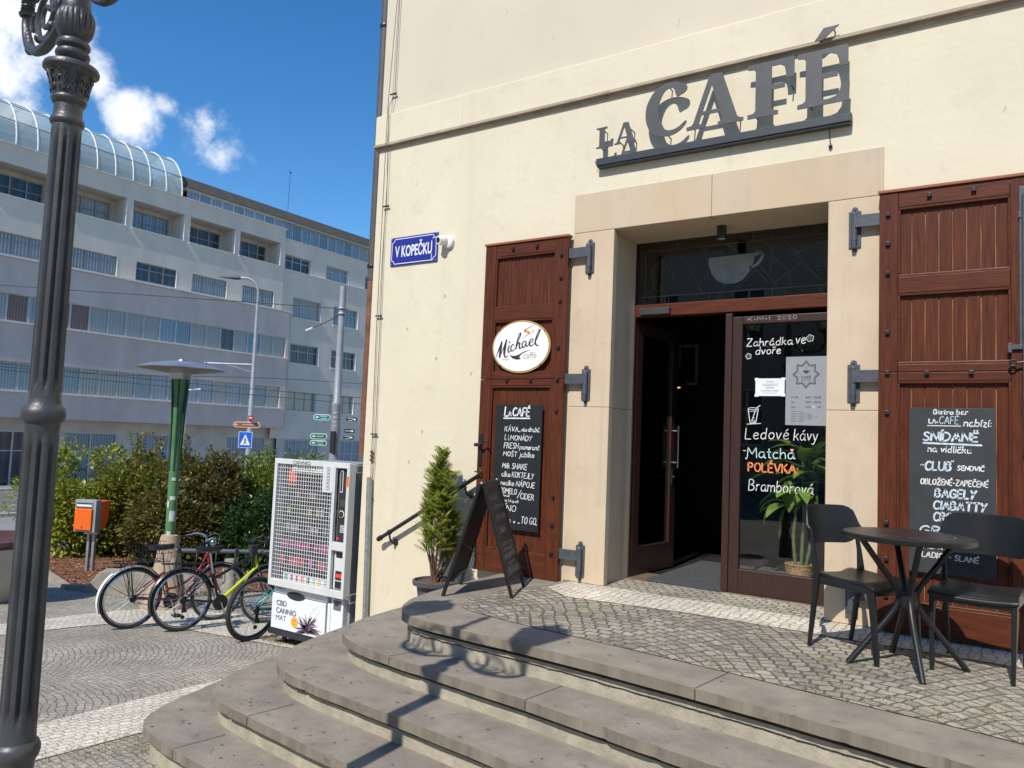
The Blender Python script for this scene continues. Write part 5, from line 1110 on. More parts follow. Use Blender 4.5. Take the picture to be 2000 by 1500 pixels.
arm(-1); arm(1)

# ------------------------------------------------------------------ houses across the street behind the photographer
WRND = random.Random(3)
def window_unit(o, name, axis_, pos, a0, a1, z0, z1, frame, pane, out, mull=(0, 0), fw_=.05, dep=.06):
    """window in a wall plane: axis 'x' = plane x=pos spanning y; 'y' = plane y=pos spanning x; out = outward sign"""
    f = MB()
    def bx(mb, p, q, r, s, d0, d1):
        lo, hi = sorted((pos+out*d0, pos+out*d1))
        if axis_ == 'x': mb.box(lo, hi, p, q, r, s)
        else: mb.box(p, q, lo, hi, r, s)
    bx(f, a0, a1, z0, z0+fw_, 0, dep); bx(f, a0, a1, z1-fw_, z1, 0, dep); bx(f, a0, a0+fw_, z0+fw_, z1-fw_, 0, dep); bx(f, a1-fw_, a1, z0+fw_, z1-fw_, 0, dep)
    nv, nh = mull
    for i in range(1, nv+1):
        c = a0+(a1-a0)*i/(nv+1); bx(f, c-fw_*.55, c+fw_*.55, z0+fw_, z1-fw_, 0, dep*.95)
    for i in range(1, nh+1):
        c = z0+(z1-z0)*(1-.36*i if nh == 1 else 1-i/(nh+1)); bx(f, a0+fw_, a1-fw_, c-fw_*.4, c+fw_*.4, 0, dep*.9)
    w = f.build('window', frame, o); p = MB(); pane = WRND.choice([PB2, PB4, PB5, PB1]) if o.name == 'office_building' and WRND.random() < .28 else pane; bx(p, a0+fw_*.5, a1-fw_*.5, z0+fw_*.5, z1-fw_*.5, .012, .02); p.build('pane', pane, w); return w
def holed_wall(axis_, pos, a0, a1, z0, z1, holes, depth, out):
    """wall sheet with openings and their reveals; depth goes inwards (against out)"""
    mb = MB(); A = sorted({a0, a1, *[h[0] for h in holes], *[h[1] for h in holes]}); Z = sorted({z0, z1, *[h[2] for h in holes], *[h[3] for h in holes]})
    def pt(a, z, d): return Vector((pos-out*d, a, z)) if axis_ == 'x' else Vector((a, pos-out*d, z))
    for i in range(len(A)-1):
        for j in range(len(Z)-1):
            ca, cz = (A[i]+A[i+1])/2, (Z[j]+Z[j+1])/2
            if any(h[0] < ca < h[1] and h[2] < cz < h[3] for h in holes): continue
            mb.quad(pt(A[i], Z[j], 0), pt(A[i+1], Z[j], 0), pt(A[i+1], Z[j+1], 0), pt(A[i], Z[j+1], 0))
    for h in holes:
        d = h[4] if len(h) > 4 else depth
        c = [(h[0], h[2]), (h[1], h[2]), (h[1], h[3]), (h[0], h[3])]
        for k in range(4): p, q = c[k], c[(k+1) % 4]; mb.quad(pt(*p, 0), pt(*q, 0), pt(*q, d), pt(*p, d))
    return mb
DARKP = mat('dark_pane', (.015, .018, .022), .05, var=.2)
th = thing('town_house', 'shaded plastered town house across the street behind the photographer', 'building', (-4, -13.5, -.5))
hs_ = [(x, x+1.15, z, z+1.9) for x in range(-23, 14, 3) for z in (1.2, 4.6)]
holed_wall('y', -13, -26, 14, -1.5, 8.2, hs_, .2, 1).build('wall', mat('town_plaster', (.50, .46, .38), .9, var=.1, vs=2), th)
for h in hs_: window_unit(th, 'window', 'y', -13.2, *h, WHITE, DARKP, 1, (1, 1), .07)
MB().add([(-26.4, -12.6, 8.1), (14.4, -12.6, 8.1), (14.4, -23, 8.1), (-26.4, -23, 8.1), (-26.4, -17.8, 10.2), (14.4, -17.8, 10.2)], [(0, 1, 5, 4), (2, 3, 4, 5), (1, 2, 5), (3, 0, 4), (3, 2, 1, 0)]).build('roof', TILE, th)

# ------------------------------------------------------------------ vending machine
vm = thing('vending_machine', 'white caged vending machine with CBD panel beside the house corner', 'vending machine', (-6.65, 6.5, -1.15))
VG = mat('vending_grey', (.62, .62, .60), .45, var=.05, vs=4); VB = mat('vending_body', (.33, .345, .35), .45, var=.08, vs=4); VD = mat('vending_dark', (.03, .033, .036), .3)
VY = 6.05
MB().box(-7.215, -6.09, VY+.16, 6.95, -1.14, .80).build('cabinet', VB, vm, bevel=.01)
MB().box(-7.20, -6.10, VY+.12, VY+.16, -.60, .79).build('display_back', mat('vend_inside', (.02, .021, .026), .5), vm)
cg = MB(); cg.box(-7.262, -6.04, VY, VY+.04, .765, .825); cg.box(-7.262, -6.04, VY, VY+.04, -.635, -.555); cg.box(-7.262, -7.215, VY, VY+.04, -.555, .765); cg.box(-6.30, -6.255, VY, VY+.04, -.555, .765); cg.box(-6.08, -6.04, VY, VY+.04, -.555, .765); cg.box(-6.255, -6.08, VY, VY+.04, -.13, -.04)
cg.box(-7.262, -7.235, VY+.04, VY+.20, -.62, .81); cg.box(-6.07, -6.04, VY+.04, VY+.10, -.62, .81)
cg.box(-6.45, -6.275, VY-.004, VY+.02, .485, .785)
cg.build('cage_frame', VG, vm, bevel=.004)
ms = MB()
for i in range(1, 23): x = -7.215+.915*i/23; ms.tube([(x, VY+.02, -.56), (x, VY+.02, .77)], .0033, 5)
for i in range(1, 29): z = -.555+1.32*i/29; ms.tube([(-7.22, VY+.026, z), (-6.295, VY+.026, z)], .0033, 5)
ms.build('wire_mesh', WHITE, vm)
sb = MB()
for z in (.815, -.60): 
    for x in (-6.06,): sb.box(x, x+.02, VY+.10, 6.6, z-.012, z+.006); sb.box(x, x+.02, VY+.10, 6.6, z-.10, z-.088)
sb.box(-6.062, -6.05, 6.42, 6.44, -1.0, .62); sb.box(-6.062, -6.05, 6.7, 6.715, -1.1, .8)
for y in (VY+.10, 6.35, 6.58): sb.box(-6.06, -6.045, y, y+.012, -.70, -.59); sb.box(-6.06, -6.045, y, y+.012, .72, .82)
build_each(sb, 'side_frame', VG, vm)
rnd = random.Random(2); row_cols = {2: [(.25, .18, .12)], 3: [(.2, .3, .08), (.3, .3, .3), (.4, .25, .1)], 4: [(.12, .12, .12), (.3, .3, .3)], 5: [(.45, .03, .12), (.5, .05, .2), (.2, .08, .3), (.45, .5, .05)], 6: [(.5, .05, .06), (.4, .1, .3)]}
for r, cols in row_cols.items():
    for c in range(13):
        if rnd.random() < (.45 if r != 5 else .12): continue
        x = -7.16+.068*c; z = .62-.19*(r-1); col = rnd.choice(cols); nm = 'pack_%d%d%d' % tuple(int(q*99) for q in col)
        MB().box(x, x+.05, VY+.085, VY+.11, z-.05, z+rnd.uniform(.01, .045)).build('product_pack', mat(nm, col, .45), vm)
sh = MB()
for r in range(7): z = .56-.19*r; sh.box(-7.19, -6.31, VY+.06, VY+.12, z-.012, z)
build_each(sh, 'shelf', VD, vm)
MB().box(-7.09, -6.96, VY+.07, VY+.09, .52, .72).build('poster', mat('red_poster', (.62, .04, .04), .5, col2=(.75, .2, .04), vs=30), vm)
q = MB(); q.box(-6.78, -6.58, VY+.07, VY+.09, .655, .675); q.build('yellow_strip', mat('yellow_print', (.7, .5, .03), .5), vm)
q = MB(); q.box(-7.06, -6.32, VY+.045, VY+.05, -.555, -.47); lb = q.build('label_strip', WHITE, vm)
for i, c in enumerate([(.05, .3, .08), (.25, .06, .4), (.6, .06, .2), (.8, .2, .03), (.03, .03, .03), (.4, .5, .5), (.8, .5, .05), (.2, .55, .6)]):
    x = -7.03+.092*i; q = MB(); q.box(x, x+.045, VY+.042, VY+.045, -.545, -.49); q.build('label', mat('label_%d' % i, c, .5), lb)
pn_ = MB(); pn_.box(-6.25, -6.085, VY+.06, VY+.12, -.05, .765); pn_.build('control_recess', mat('recess_grey', (.22, .23, .235), .5), vm)
q = MB(); q.box(-6.225, -6.095, VY+.04, VY+.06, -.045, .765); ct = q.build('control_panel', VD, vm, bevel=.003)
q = MB(); q.box(-6.205, -6.165, VY+.033, VY+.041, .50, .74); q.build('slot', WHITE, ct); q = MB(); q.box(-6.198, -6.172, VY+.030, VY+.034, .51, .73); q.build('slot_opening', VD, ct)
q = MB(); q.box(-6.19, -6.10, VY+.03, VY+.041, .34, .42); q.build('display', mat('display_green', (.05, .07, .06), .2), ct)
q = MB(); q.lathe([(.036, 0), (.040, .01), (.034, .012)], 24, (-6.16, VY+.04, .265), M=MR); q.build('dial_ring', mat('pale_ring', (.7, .72, .45), .4), ct)
q = MB(); q.lathe([(.033, 0), (.030, .016), (.001, .017)], 24, (-6.16, VY+.038, .265), M=MR); q.build('dial', VD, ct)
q = MB()
for i in range(3):
    for j in range(4): q.box(-6.172+.024*i, -6.158+.024*i, VY+.033, VY+.041, .065+.022*j, .078+.022*j)
q.build('keypad', WHITE, ct)
MB().lathe([(.016, 0), (.016, .012), (.001, .013)], 14, (-6.20, VY+.04, -.005), M=MR).build('stop_button', mat('red_button', (.7, .06, .04), .4), ct)
MB().box(-6.083, -6.045, VY-.003, VY+.0, .57, .68).build('orange_sticker', mat('orange_sticker', (.75, .18, .05), .5), vm)
q = MB(); q.box(-6.25, -6.085, VY+.05, VY+.10, -.55, -.135); q.build('leaflet_panel', mat('leaflet_white', (.62, .64, .66), .5), vm)
for z0, z1, c, n in ((-.21, -.15, (.02, .02, .025), 'sticker_black'), (-.45, -.355, (.02, .02, .02), 'sticker_black'), (-.54, -.465, (.05, .045, .05), 'sticker_black')): MB().box(-6.22, -6.10, VY+.045, VY+.05, z0, z1).build('sticker', mat(n, c, .4), vm)
q = MB()
for x in (-6.185, -6.14): q.lathe([(.024, 0), (.024, .002)], 16, (x, VY+.045, -.405), M=MR)
q.build('card_emblem', mat('red_sticker', (.8, .07, .03), .4), vm)
# lower door
Y2 = VY+.08
MB().box(-7.262, -6.375, Y2, Y2+.10, -1.135, -.74).build('lower_door', mat('glossy_white_panel', (.76, .78, .82), .25, var=.03), vm, bevel=.006)
MB().box(-7.235, -6.355, Y2, Y2+.09, -.728, -.645).build('upper_flap', mat('glossy_white_panel', (.76, .78, .82), .25), vm, bevel=.006)
MB().box(-6.345, -6.30, Y2, Y2+.09, -1.12, -.73).build('side_panel', WHITE, vm, bevel=.004); MB().box(-6.295, -6.11, Y2, Y2+.09, -1.12, -.66).build('side_panel', mat('glossy_white_panel', (.76, .78, .82), .25), vm, bevel=.006)
MB().box(-6.25, -6.14, Y2-.012, Y2, -.78, -.68).build('return_slot', mat('slot_grey', (.16, .17, .19), .4), vm, bevel=.012); MB().box(-6.225, -6.165, Y2-.016, Y2-.011, -.73, -.70).build('return_flap', VD, vm)
MB().box(-6.24, -6.155, Y2-.003, Y2, -.668, -.648).build('red_label', mat('red_button', (.7, .06, .04), .4), vm)
P = lambda u, v: (u, Y2-.004, v)
MB().flat([(-7.0, -.725)]+arc(-6.86, -.728, .15, .045, 170, 10, 8)+[(-6.70, -.722)]+arc(-6.86, -.725, .15, .052, -10, -170, 8), P).build('grip', VD, vm)
t_ = MB(); ftext(t_, 'CBD', P, -7.18, -.868, .062, sx=1.02, bold=.006); ftext(t_, 'CANNIO', P, -7.18, -.953, .062, sx=1.0, bold=.004); t2 = MB(); ftext(t2, 'MAT', P, -7.18, -1.035, .062, sx=1.02, bold=-.012)
PF = lambda u, v: (u, VY-.0025, v)
ftext(t_, 'CANNIO', PF, -6.80, .772, .042, 'CENTER', sx=1.25, bold=.002); t_.build('lettering', mat('charcoal_print', (.03, .035, .05), .5), vm, fix=False); t2.build('lettering', mat('charcoal_print', (.03, .035, .05), .5), vm, fix=False)
t_ = MB(); ftext(t_, 'CANNIO', lambda u, v: (u, VY+.0325, v), -6.80, .705, .048, 'CENTER', sx=1.5, bold=.004); ftext(t_, 'CANNIO.CZ', P, -7.21, -.685, .022); t_.build('lettering', mat('grey_print', (.10, .10, .12), .5), vm, fix=False)
q = MB(); q.box(-7.0, -6.46, VY+.034, VY+.04, .69, .762); q.build('header_card', WHITE, vm)
gr = MB(); PG = lambda u, v: (u, VY-.0062, v)
for k in range(7):
    z = .755-.036*k; gr.ribbon([(-6.39+.004*k % .01, z), (-6.36, z+.012), (-6.33, z-.004), (-6.35, z-.02), (-6.38, z-.014), (-6.345, z-.03)], .004, PG)
gr.build('scribble', mat('grey_print', (.10, .10, .12), .5), vm, fix=False)
MB().flat(circ(-6.862, -1.02, .057, 28, .062), lambda u, v: (u, Y2-.003, v)).build('smiley_disc', mat('smiley_orange', (.82, .44, .05), .5), vm)
q = MB(); q.flat(circ(-6.878, -1.0, .005, 8, .011), P); q.flat(circ(-6.848, -1.0, .005, 8, .011), P); q.ribbon(arc(-6.863, -1.025, .028, .024, 205, 335, 8), .004, P); q.build('smiley_face', mat('brown_print', (.22, .08, .02), .5), vm)
for k, (cx, cz) in enumerate(((-6.552, -.80), (-6.552, -.89), (-6.60, -.845), (-6.505, -.845))): MB().flat(circ(cx, cz, .036, 14), P).build('pale_petal', mat('pale_petal', (.86, .87, .89), .5), vm)
rnd = random.Random(6); pf_ = [MB(), MB(), MB()]
for i in range(120):
    a = rnd.uniform(-.5, 3.6); L_ = rnd.uniform(.03, .19)*(1 if i % 3 else .6); c = (-6.64+rnd.gauss(0, .03), -1.06+rnd.gauss(0, .025)); w = .009
    d = (math.cos(a), math.sin(a)*.85); tip = (min(-6.40, max(-6.85, c[0]+d[0]*L_)), max(-1.128, c[1]+d[1]*L_)); c = (c[0], max(-1.128, c[1]))
    pf_[i % 3].flat([c, ((c[0]+tip[0])/2-d[1]*w, (c[1]+tip[1])/2+d[0]*w), tip, ((c[0]+tip[0])/2+d[1]*w, (c[1]+tip[1])/2-d[0]*w)], lambda u, v: (u, Y2-.0045-.0004*(i % 3), v))
for mb, c in zip(pf_, ((.20, .13, .26), (.42, .27, .26), (.08, .055, .10))): mb.build('bud_print', mat('bud_%d' % int(c[0]*99), c, .6), vm, fix=False)
q = MB(); q.box(-7.28, -6.08, VY+.06, 6.85, -1.20, -1.142); q.build('plinth', VD, vm)
q = MB()
for x in (-7.15, -6.2):
    for y in (6.25, 6.8): q.tube([(x, y, -1.34), (x, y, -1.2)], .03, 8)
build_each(q, 'foot', VD, vm)

vm.scale = (.92, .92, .92); vm.location = (-6.118, 5.98, -.9636)

# ------------------------------------------------------------------ bicycles
def bicycle(name, label, rear, yaw, lean, o):
    """rear = ground point under the rear hub; local +x runs forward"""
    z0 = gz(rear[0], rear[1]); t = thing(name, label, 'bicycle', (rear[0], rear[1], z0), 0, 'bicycles parked at the rack', local=True)
    t.rotation_euler = (lean, math.atan2(gz(rear[0]+math.cos(yaw), rear[1]+math.sin(yaw))-z0, 1)*-1, yaw)
    R = o.get('R', .335); WB = o.get('wb', 1.03); FC = o['frame']; F2 = o.get('frame2', FC)
    def circle(cx, r, n=40, y=0, a0=0, a1=360, end=False): return [(cx+r*math.cos(rad(a0+(a1-a0)*i/n)), y, R+r*math.sin(rad(a0+(a1-a0)*i/n))) for i in range(n+(1 if end else 0))]
    hubs = [0, WB]
    for cx in hubs[:(1 if o.get('rear_only') else 2)]:
        w = MB().tube(circle(cx, R-.019), o.get('tw', .019), 10, closed=True).build('wheel', RUBBER, t, smooth=True)
        MB().tube(circle(cx, R-.046), .011, 8, closed=True).build('rim', CHROME, w, smooth=True)
        s = MB()
        for i in range(28):
            a = 2*math.pi*i/28; b = a+(.5 if i % 2 else -.5); y = .025 if (i//2) % 2 else -.025
            s.tube([(cx+.022*math.cos(b), y, R+.022*math.sin(b)), (cx+(R-.05)*math.cos(a), 0, R+(R-.05)*math.sin(a))], .0016, 4)
        s.lathe([(.012, -.05), (.025, -.03), (.02, 0), (.025, .03), (.012, .05)], 12, (cx, 0, R), M=MR); s.build('spokes', STEEL, w)
        if o.get('fender'):
            fm = MB(); a0, a1 = (20, 205) if cx == 0 else (25, 175)
            n = 24
            for i in range(n+1):
                a = rad(a0+(a1-a0)*i/n)
                for y, dr in ((-.028, -.012), (-.012, .004), (.012, .004), (.028, -.012)): r_ = R+.018+dr; fm.v.append(Vector((cx+r_*math.cos(a), y, R+r_*math.sin(a))))
            for i in range(n):
                for k in range(3): fm.f.append((i*4+k, i*4+k+1, i*4+k+5, i*4+k+4))
            fm.build('fender', o['fender'] if cx == 0 else o.get('fender2', o['fender']), t, smooth=True)
            if o.get('tail') and cx == 0:
                fm = MB()
                for i in range(11):
                    a = rad(130+78*i/10)
                    for y in (-.027, .027): fm.v.append(Vector((cx+(R+.0235)*math.cos(a), y, R+(R+.0235)*math.sin(a))))
                for i in range(10): fm.f.append((2*i, 2*i+1, 2*i+3, 2*i+2))
                fm.build('fender_tail', WHITE, t, smooth=True)
    bb = (.43, 0, R-.05); seat = (.28, 0, .86); st = (.335, 0, .62); head_t = (WB-.20, 0, .83); head_b = (WB-.155, 0, .68)
    f = MB(); f.tube([bb, st], .016); 
    for y in (-.045, .045): f.tube([(0, y*1.2, R), (bb[0], y*.5, bb[2])], .009, 8); f.tube([(0, y*1.2, R), (st[0], y*.3, st[2])], .008, 8)
    f.build('frame', FC, t, smooth=True)
    if not o.get('rear_only'):
        f = MB()
        if o['style'] == 'step':
            f.tube(cat([head_b, (.72, 0, .50), (.58, 0, .34), bb], 6), .018, 10); f.tube(cat([head_t, (.74, 0, .62), (.56, 0, .46), (.40, 0, .42)], 6), .014, 10)
        else:
            f.tube([head_b, bb], .021, 10); tt = MB(); tt.tube([head_t, (st[0]+.01, 0, st[2]-.06)], .017, 10); tt.tube([Vector(head_t).lerp(Vector(st), .02), Vector(head_t).lerp(Vector((st[0], 0, st[2]-.05)), .30)], .0185, 10) if False else None; tt.build('top_tube', FC, t, smooth=True)
        f.tube([head_t, head_b], .02, 10); f.build('frame', F2, t, smooth=True)
        f = MB()
        for y in (-.05, .05): f.tube(cat([head_b, (WB-.12, y, .60), (WB-.04, y, .42), (WB, y, R)], 4), .011, 8)
        f.build('fork', o.get('fork', FC), t, smooth=True)
        hb = MB(); st_t = (WB-.235, 0, .98)
        hb.tube([head_t, st_t], .013)
        if o['style'] == 'step': 
            for s in (-1, 1): hb.tube(cat([st_t, (WB-.21, s*.10, 1.02), (WB-.26, s*.24, 1.03), (WB-.42, s*.28, .98)], 5), .011, 8)
        else: hb.tube(cat([(WB-.20, -.31, .99), (WB-.17, -.1, .985), (WB-.17, .1, .985), (WB-.20, .31, .99)], 5), .013, 8); hb.tube([st_t, (WB-.17, 0, .985)], .016)
        b_ = hb.build('handlebar', o.get('bar', CHROME), t, smooth=True)
        g_ = MB()
        for s in (-1, 1):
            if o['style'] == 'step': g_.tube([(WB-.33, s*.272, 1.0), (WB-.44, s*.282, .975)], .016, 8)
            else: g_.tube([(WB-.19, s*.20, .988), (WB-.205, s*.32, .99)], .017, 8); g_.tube(cat([(WB-.17, s*.16, .985), (WB-.10, s*.2, .97), (WB-.12, s*.28, .955)], 4), .006, 6)
        g_.build('grip', o.get('grip', BLKPL), b_, smooth=True)
        g_ = MB()
        for s in (-1, 1): g_.tube(cat([(WB-.18, s*.18, .98), (WB-.05, s*.12, 1.04), (WB-.06, s*.03, .95), (WB-.17, 0, .75)], 5), .0035, 5)
        g_.build('brake_cable', BLKPL, b_)
        if o.get('lamp'): MB().ball((WB-.15, 0, .95), .04).build('headlight', CHROME, t, smooth=True)
        if o.get('bag'): MB().add([(WB-.27, -.05, .93), (WB-.17, -.05, .95), (WB-.17, .05, .95), (WB-.27, .05, .93), (WB-.24, -.03, .70), (WB-.20, .03, .70)], [(0, 1, 2, 3), (0, 4, 1), (1, 4, 5, 2), (2, 5, 3), (3, 5, 4, 0)]).build('handlebar_bag', mat('dark_cloth', (.03, .03, .036), .85), t)
    f = MB(); f.tube([st, seat], .013); f.build('seatpost', CHROME, t)
    sd = MB(); b = 0; n = 10
    for i in range(n+1):
        u = i/n; x = seat[0]-.14+.27*u; w = .085*(1-u)**.8+.022; zc = seat[2]+.055-.012*math.sin(u*3.1)+.008*u
        for k in range(8): a = 6.2832*k/8; sd.v.append(Vector((x, w*math.cos(a), zc+.028*math.sin(a)*(1 if math.sin(a) > 0 else 1.3))))
    for i in range(n):
        for k in range(8): sd.f.append((i*8+k, (i+1)*8+k, (i+1)*8+(k+1) % 8, i*8+(k+1) % 8))
    sd.f += [tuple(range(8)), tuple(n*8+k for k in range(8))]; sd.build('saddle', BLKPL, t, smooth=True)
    c = MB(); c.lathe([(.085, -.005), (.09, 0), (.085, .005)], 28, (bb[0], -.055, bb[2]), M=MR); c.lathe([(.04, -.012), (.042, 0), (.035, .012)], 20, (0, -.055, R), M=MR)
    c.tube([(bb[0], -.058, bb[2]+.088), (0, -.058, R+.04)], .004, 5); c.tube([(bb[0], -.058, bb[2]-.088), (0, -.058, R-.04)], .004, 5); c.build('drivetrain', BLACKI, t)
    c = MB(); c.tube([(bb[0], -.08, bb[2]), (bb[0]+.06, -.09, bb[2]-.16)], .011, 8); c.tube([(bb[0], .08, bb[2]), (bb[0]-.06, .09, bb[2]+.16)], .011, 8); c.tube([(bb[0], -.08, bb[2]), (bb[0], .08, bb[2])], .015); c.build('crank', CHROME, t)
    for s in (-1, 1): MB().box(bb[0]-s*.06-.045, bb[0]-s*.06+.045, (s*.135)-.045, (s*.135)+.045, bb[2]+s*.16-.012, bb[2]+s*.16+.012).build('pedal', BLKPL, t)
    if o.get('gear'): c = MB(); c.box(-.015, .02, -.075, -.06, R-.13, R-.03); c.lathe([(.022, -.008), (.022, .008)], 12, (.02, -.07, R-.11), M=MR); c.lathe([(.022, -.008), (.022, .008)], 12, (.0, -.07, R-.18), M=MR); c.build('derailleur', BLACKI, t)
    if o.get('rack'):
        c = MB(); z = 2*R+.06
        for y in (-.06, .06): c.tube([(-.24, y, z), (.26, y, z)], .006, 6); c.tube([(-.08, y, z), (0, y*1.1, R)], .005, 6); c.tube([(-.16, y, z), (0, y*1.1, R)], .004, 6)
        for x in (-.24, -.08, .1, .26): c.tube([(x, -.06, z), (x, .06, z)], .005, 6)
        c.build('rear_rack', BLACKI, t)
    if o.get('basket'):
        c = MB(); z0_, z1_ = .80, 1.0; x0_, x1_ = WB+.0, WB+.24
        x0_, x1_ = .02, .34; z0_, z1_ = .76, .96
        for i in range(9): x = x0_+(x1_-x0_)*i/8; c.tube([(x, -.13, z1_), (x, -.11, z0_), (x, .11, z0_), (x, .13, z1_)], .0025, 4)
        for z in (z0_, (z0_+z1_)/2, z1_):
            c.tube([(x0_, -.12, z), (x1_, -.12, z), (x1_, .12, z), (x0_, .12, z)], .0032, 4, closed=True)
        c.build('wire_basket', BLACKI, t)
    if o.get('stay'):
        c = MB(); 
        for a in (60, 100, 150): c.tube([(0, .035, R), ((R+.01)*math.cos(rad(a)), .028, R+(R+.01)*math.sin(rad(a)))], .003, 5); c.tube([(0, -.035, R), ((R+.01)*math.cos(rad(a)), -.028, R+(R+.01)*math.sin(rad(a)))], .003, 5)
        c.build('fender_stay', BLACKI, t)
    return t
RED = mat('bike_red', (.26, .02, .025), .3, var=.1, coat=.3); NEON = mat('bike_neon', (.50, .58, .015), .3); BBLK = mat('bike_black', (.015, .015, .018), .3, coat=.3); TEAL = mat('bike_teal', (.06, .36, .33), .3); FBLK = mat('fender_black', (.03, .032, .036), .3)
bicycle('bicycle', 'red city bicycle with pale rear fender tip and wire basket', (-8.40, 5.06), rad(80), rad(2), dict(style='step', frame=RED, fender=mat('fender_silver', (.35, .36, .37), .35, .5), fender2=FBLK, tail=True, rack=True, basket=True, lamp=True, stay=True, R=.345))
bicycle('bicycle', 'black and neon yellow bicycle with black fenders', (-7.88, 5.36), rad(77), rad(-3), dict(style='dia', frame=BBLK, frame2=NEON, fender=FBLK, bar=BLACKI, rack=True, gear=True, bag=True, stay=True, R=.345))
bicycle('bicycle', 'teal mountain bicycle with knobbly tyres partly behind the vending machine', (-6.92, 5.56), rad(90), rad(3), dict(style='dia', frame=TEAL, fender=None, bar=BLACKI, gear=True, tw=.026, R=.34))
# rack: bar on concrete bollards
rk = thing('bike_rack', 'grey bar on short concrete posts with black loops behind the bicycles', 'bike rack', (-8.6, 6.8, gz(-8.6, 6.8)))
RA, RB = Vector((-9.35, 6.2, 0)), Vector((-7.4, 8.35, 0))
for i in range(5):
    p = RA.lerp(RB, i/4); z = gz(p.x, p.y); MB().lathe([(.105, z-.02), (.10, z+.1), (.085, z+.62), (.07, z+.66), (.001, z+.67)], 20, (p.x, p.y, 0)).build('post', CONC, rk, smooth=True)
za, zb = gz(RA.x, RA.y)+.76, gz(RB.x, RB.y)+.76
MB().tube([RA-(RB-RA)*.06+Vector((0, 0, za)), RB+Vector((0, 0, zb))], .03, 12).build('rail', mat('rack_bar', (.09, .10, .11), .5), rk, smooth=True)
lo = MB(); d = (RB-RA).normalized(); n = Vector((d.y, -d.x, 0))
for i in range(12):
    p = RA.lerp(RB, (i+.3)/12); z = za+(zb-za)*(i/12)
    lo.tube(cat([p+n*.03+Vector((0, 0, z+.04)), p+n*.16+Vector((0, 0, z-.02)), p+n*.20+Vector((0, 0, z-.20)), p+n*.12+Vector((0, 0, z-.30))], 5), .011, 6)
    lo.lathe([(.04, -.02), (.042, 0), (.04, .02)], 12, p+Vector((0, 0, z)), M=d.to_track_quat('Z', 'Y').to_matrix())
lo.build('wheel_loop', BLACKI, rk, smooth=True)

# ------------------------------------------------------------------ mushroom lamp, letter box, planter, kerbs, bed
mx_, my_ = -9.45, 6.20; mz = gz(mx_, my_)
ml_ = thing('mushroom_lamp', 'green tapered lamp post with a wide silver disc on top and a tan concrete foot', 'lamp', (mx_, my_, mz))
MB().lathe([(.30, mz-.02), (.31, mz+.03), (.29, mz+.07), (.26, mz+.10), (.17, mz+.55), (.115, mz+.92), (.105, mz+.95), (.08, mz+.96)], 28, (mx_, my_, 0)).build('concrete_foot', TANC, ml_, smooth=True)
GRN = mat('lamp_green', (.045, .15, .065), .4, col2=(.12, .25, .10), vs=3, detail=8); zt = 1.83
MB().lathe([(.062, mz+.9), (.064, mz+1.4), (.068, .9), (.072, 1.35), (.082, 1.6), (.11, 1.80)], 24, (mx_, my_, 0)).build('post', GRN, ml_, smooth=True)
fn = MB()
for k in range(6):
    a = math.pi/3*k+.3; c, s = math.cos(a), math.sin(a)
    fn.prism([(.06, .55), (.075, .55), (.092, 1.25), (.125, 1.86), (.10, 1.86), (.07, 1.3)], lambda u, v, d: (mx_+c*u-s*d, my_+s*u+c*d, v), -.008, .008)
fn.build('fin', mat('dark_lamp_green', (.02, .05, .03), .45), ml_)
MB().lathe([(.14, 1.78), (.155, 1.86), (.46, 1.905), (.545, 1.915), (.555, 1.922), (.54, 1.93), (.42, 1.975), (.25, 2.01), (.06, 2.03), (.05, 2.05), (.001, 2.055)], 64, (mx_, my_, 0)).build('disc', mat('brushed_steel', (.52, .52, .54), .35, .75, var=.25, vs=3, stretch=(1, 1, 1)), ml_, smooth=True)
stk = MB(); vdir = Vector((-mx_, -my_, 0)).normalized(); vr = Vector((-vdir.y, vdir.x, 0)); rnd = random.Random(4)
for z, w, h, off in ((.42, .05, .04, .0), (.16, .07, .055, .0), (.06, .03, .09, -.055), (-.12, .075, .14, .01), (-.30, .05, .05, -.02), (-.38, .03, .09, -.05), (-.36, .05, .06, .02), (-.62, .02, .05, -.05)):
    for i in range(4):
        a0 = (off-w/2+w*i/4)/.07; a1 = (off-w/2+w*(i+1)/4)/.07; q = lambda a, zz: Vector((mx_, my_, zz))+(vdir*math.cos(a)+vr*math.sin(a))*(.070+.006*max(0, zz))
        stk.quad(q(a0, z), q(a1, z), q(a1, z+h), q(a0, z+h))
stk.build('sticker', mat('worn_sticker', (.62, .66, .64), .6, col2=(.35, .42, .38), vs=30), ml_)
bx_, by_ = -13.16, 7.16; bz = gz(bx_, by_)
mbx = thing('letter_box', 'orange letter box with grey frame on a twin steel post in the mulch bed', 'letter box', (bx_, by_, bz))
MF = Matrix.Translation((bx_, by_, 0)) @ Matrix.Rotation(rad(27), 4, 'Z')      # local -y faces the viewer, local x to the right
ORNG = mat('post_orange', (.80, .13, .008), .45, var=.05); PGRY = mat('post_grey', (.33, .34, .34), .5, .2)
q = MB(); q.box(-.05, -.005, -.03, .03, bz-.05, -.74, M=MF); q.box(.045, .09, -.03, .03, bz-.05, -.74, M=MF); q.box(-.10, .14, -.04, .04, -.75, -.70, M=MF); q.build('stand', STEEL, mbx, bevel=.004)
q = MB(); q.box(-.20, .18, -.18, -.05, -.70, -.16, M=MF); q.build('frame', PGRY, mbx, bevel=.006)
q = MB(); q.box(-.18, .13, -.215, -.18, -.665, -.305, M=MF); q.build('front_door', ORNG, mbx, bevel=.012)
q = MB(); q.box(-.18, .13, -.188, -.18, -.29, -.185, M=MF); q.build('slot_plate', STEEL, mbx, bevel=.004)
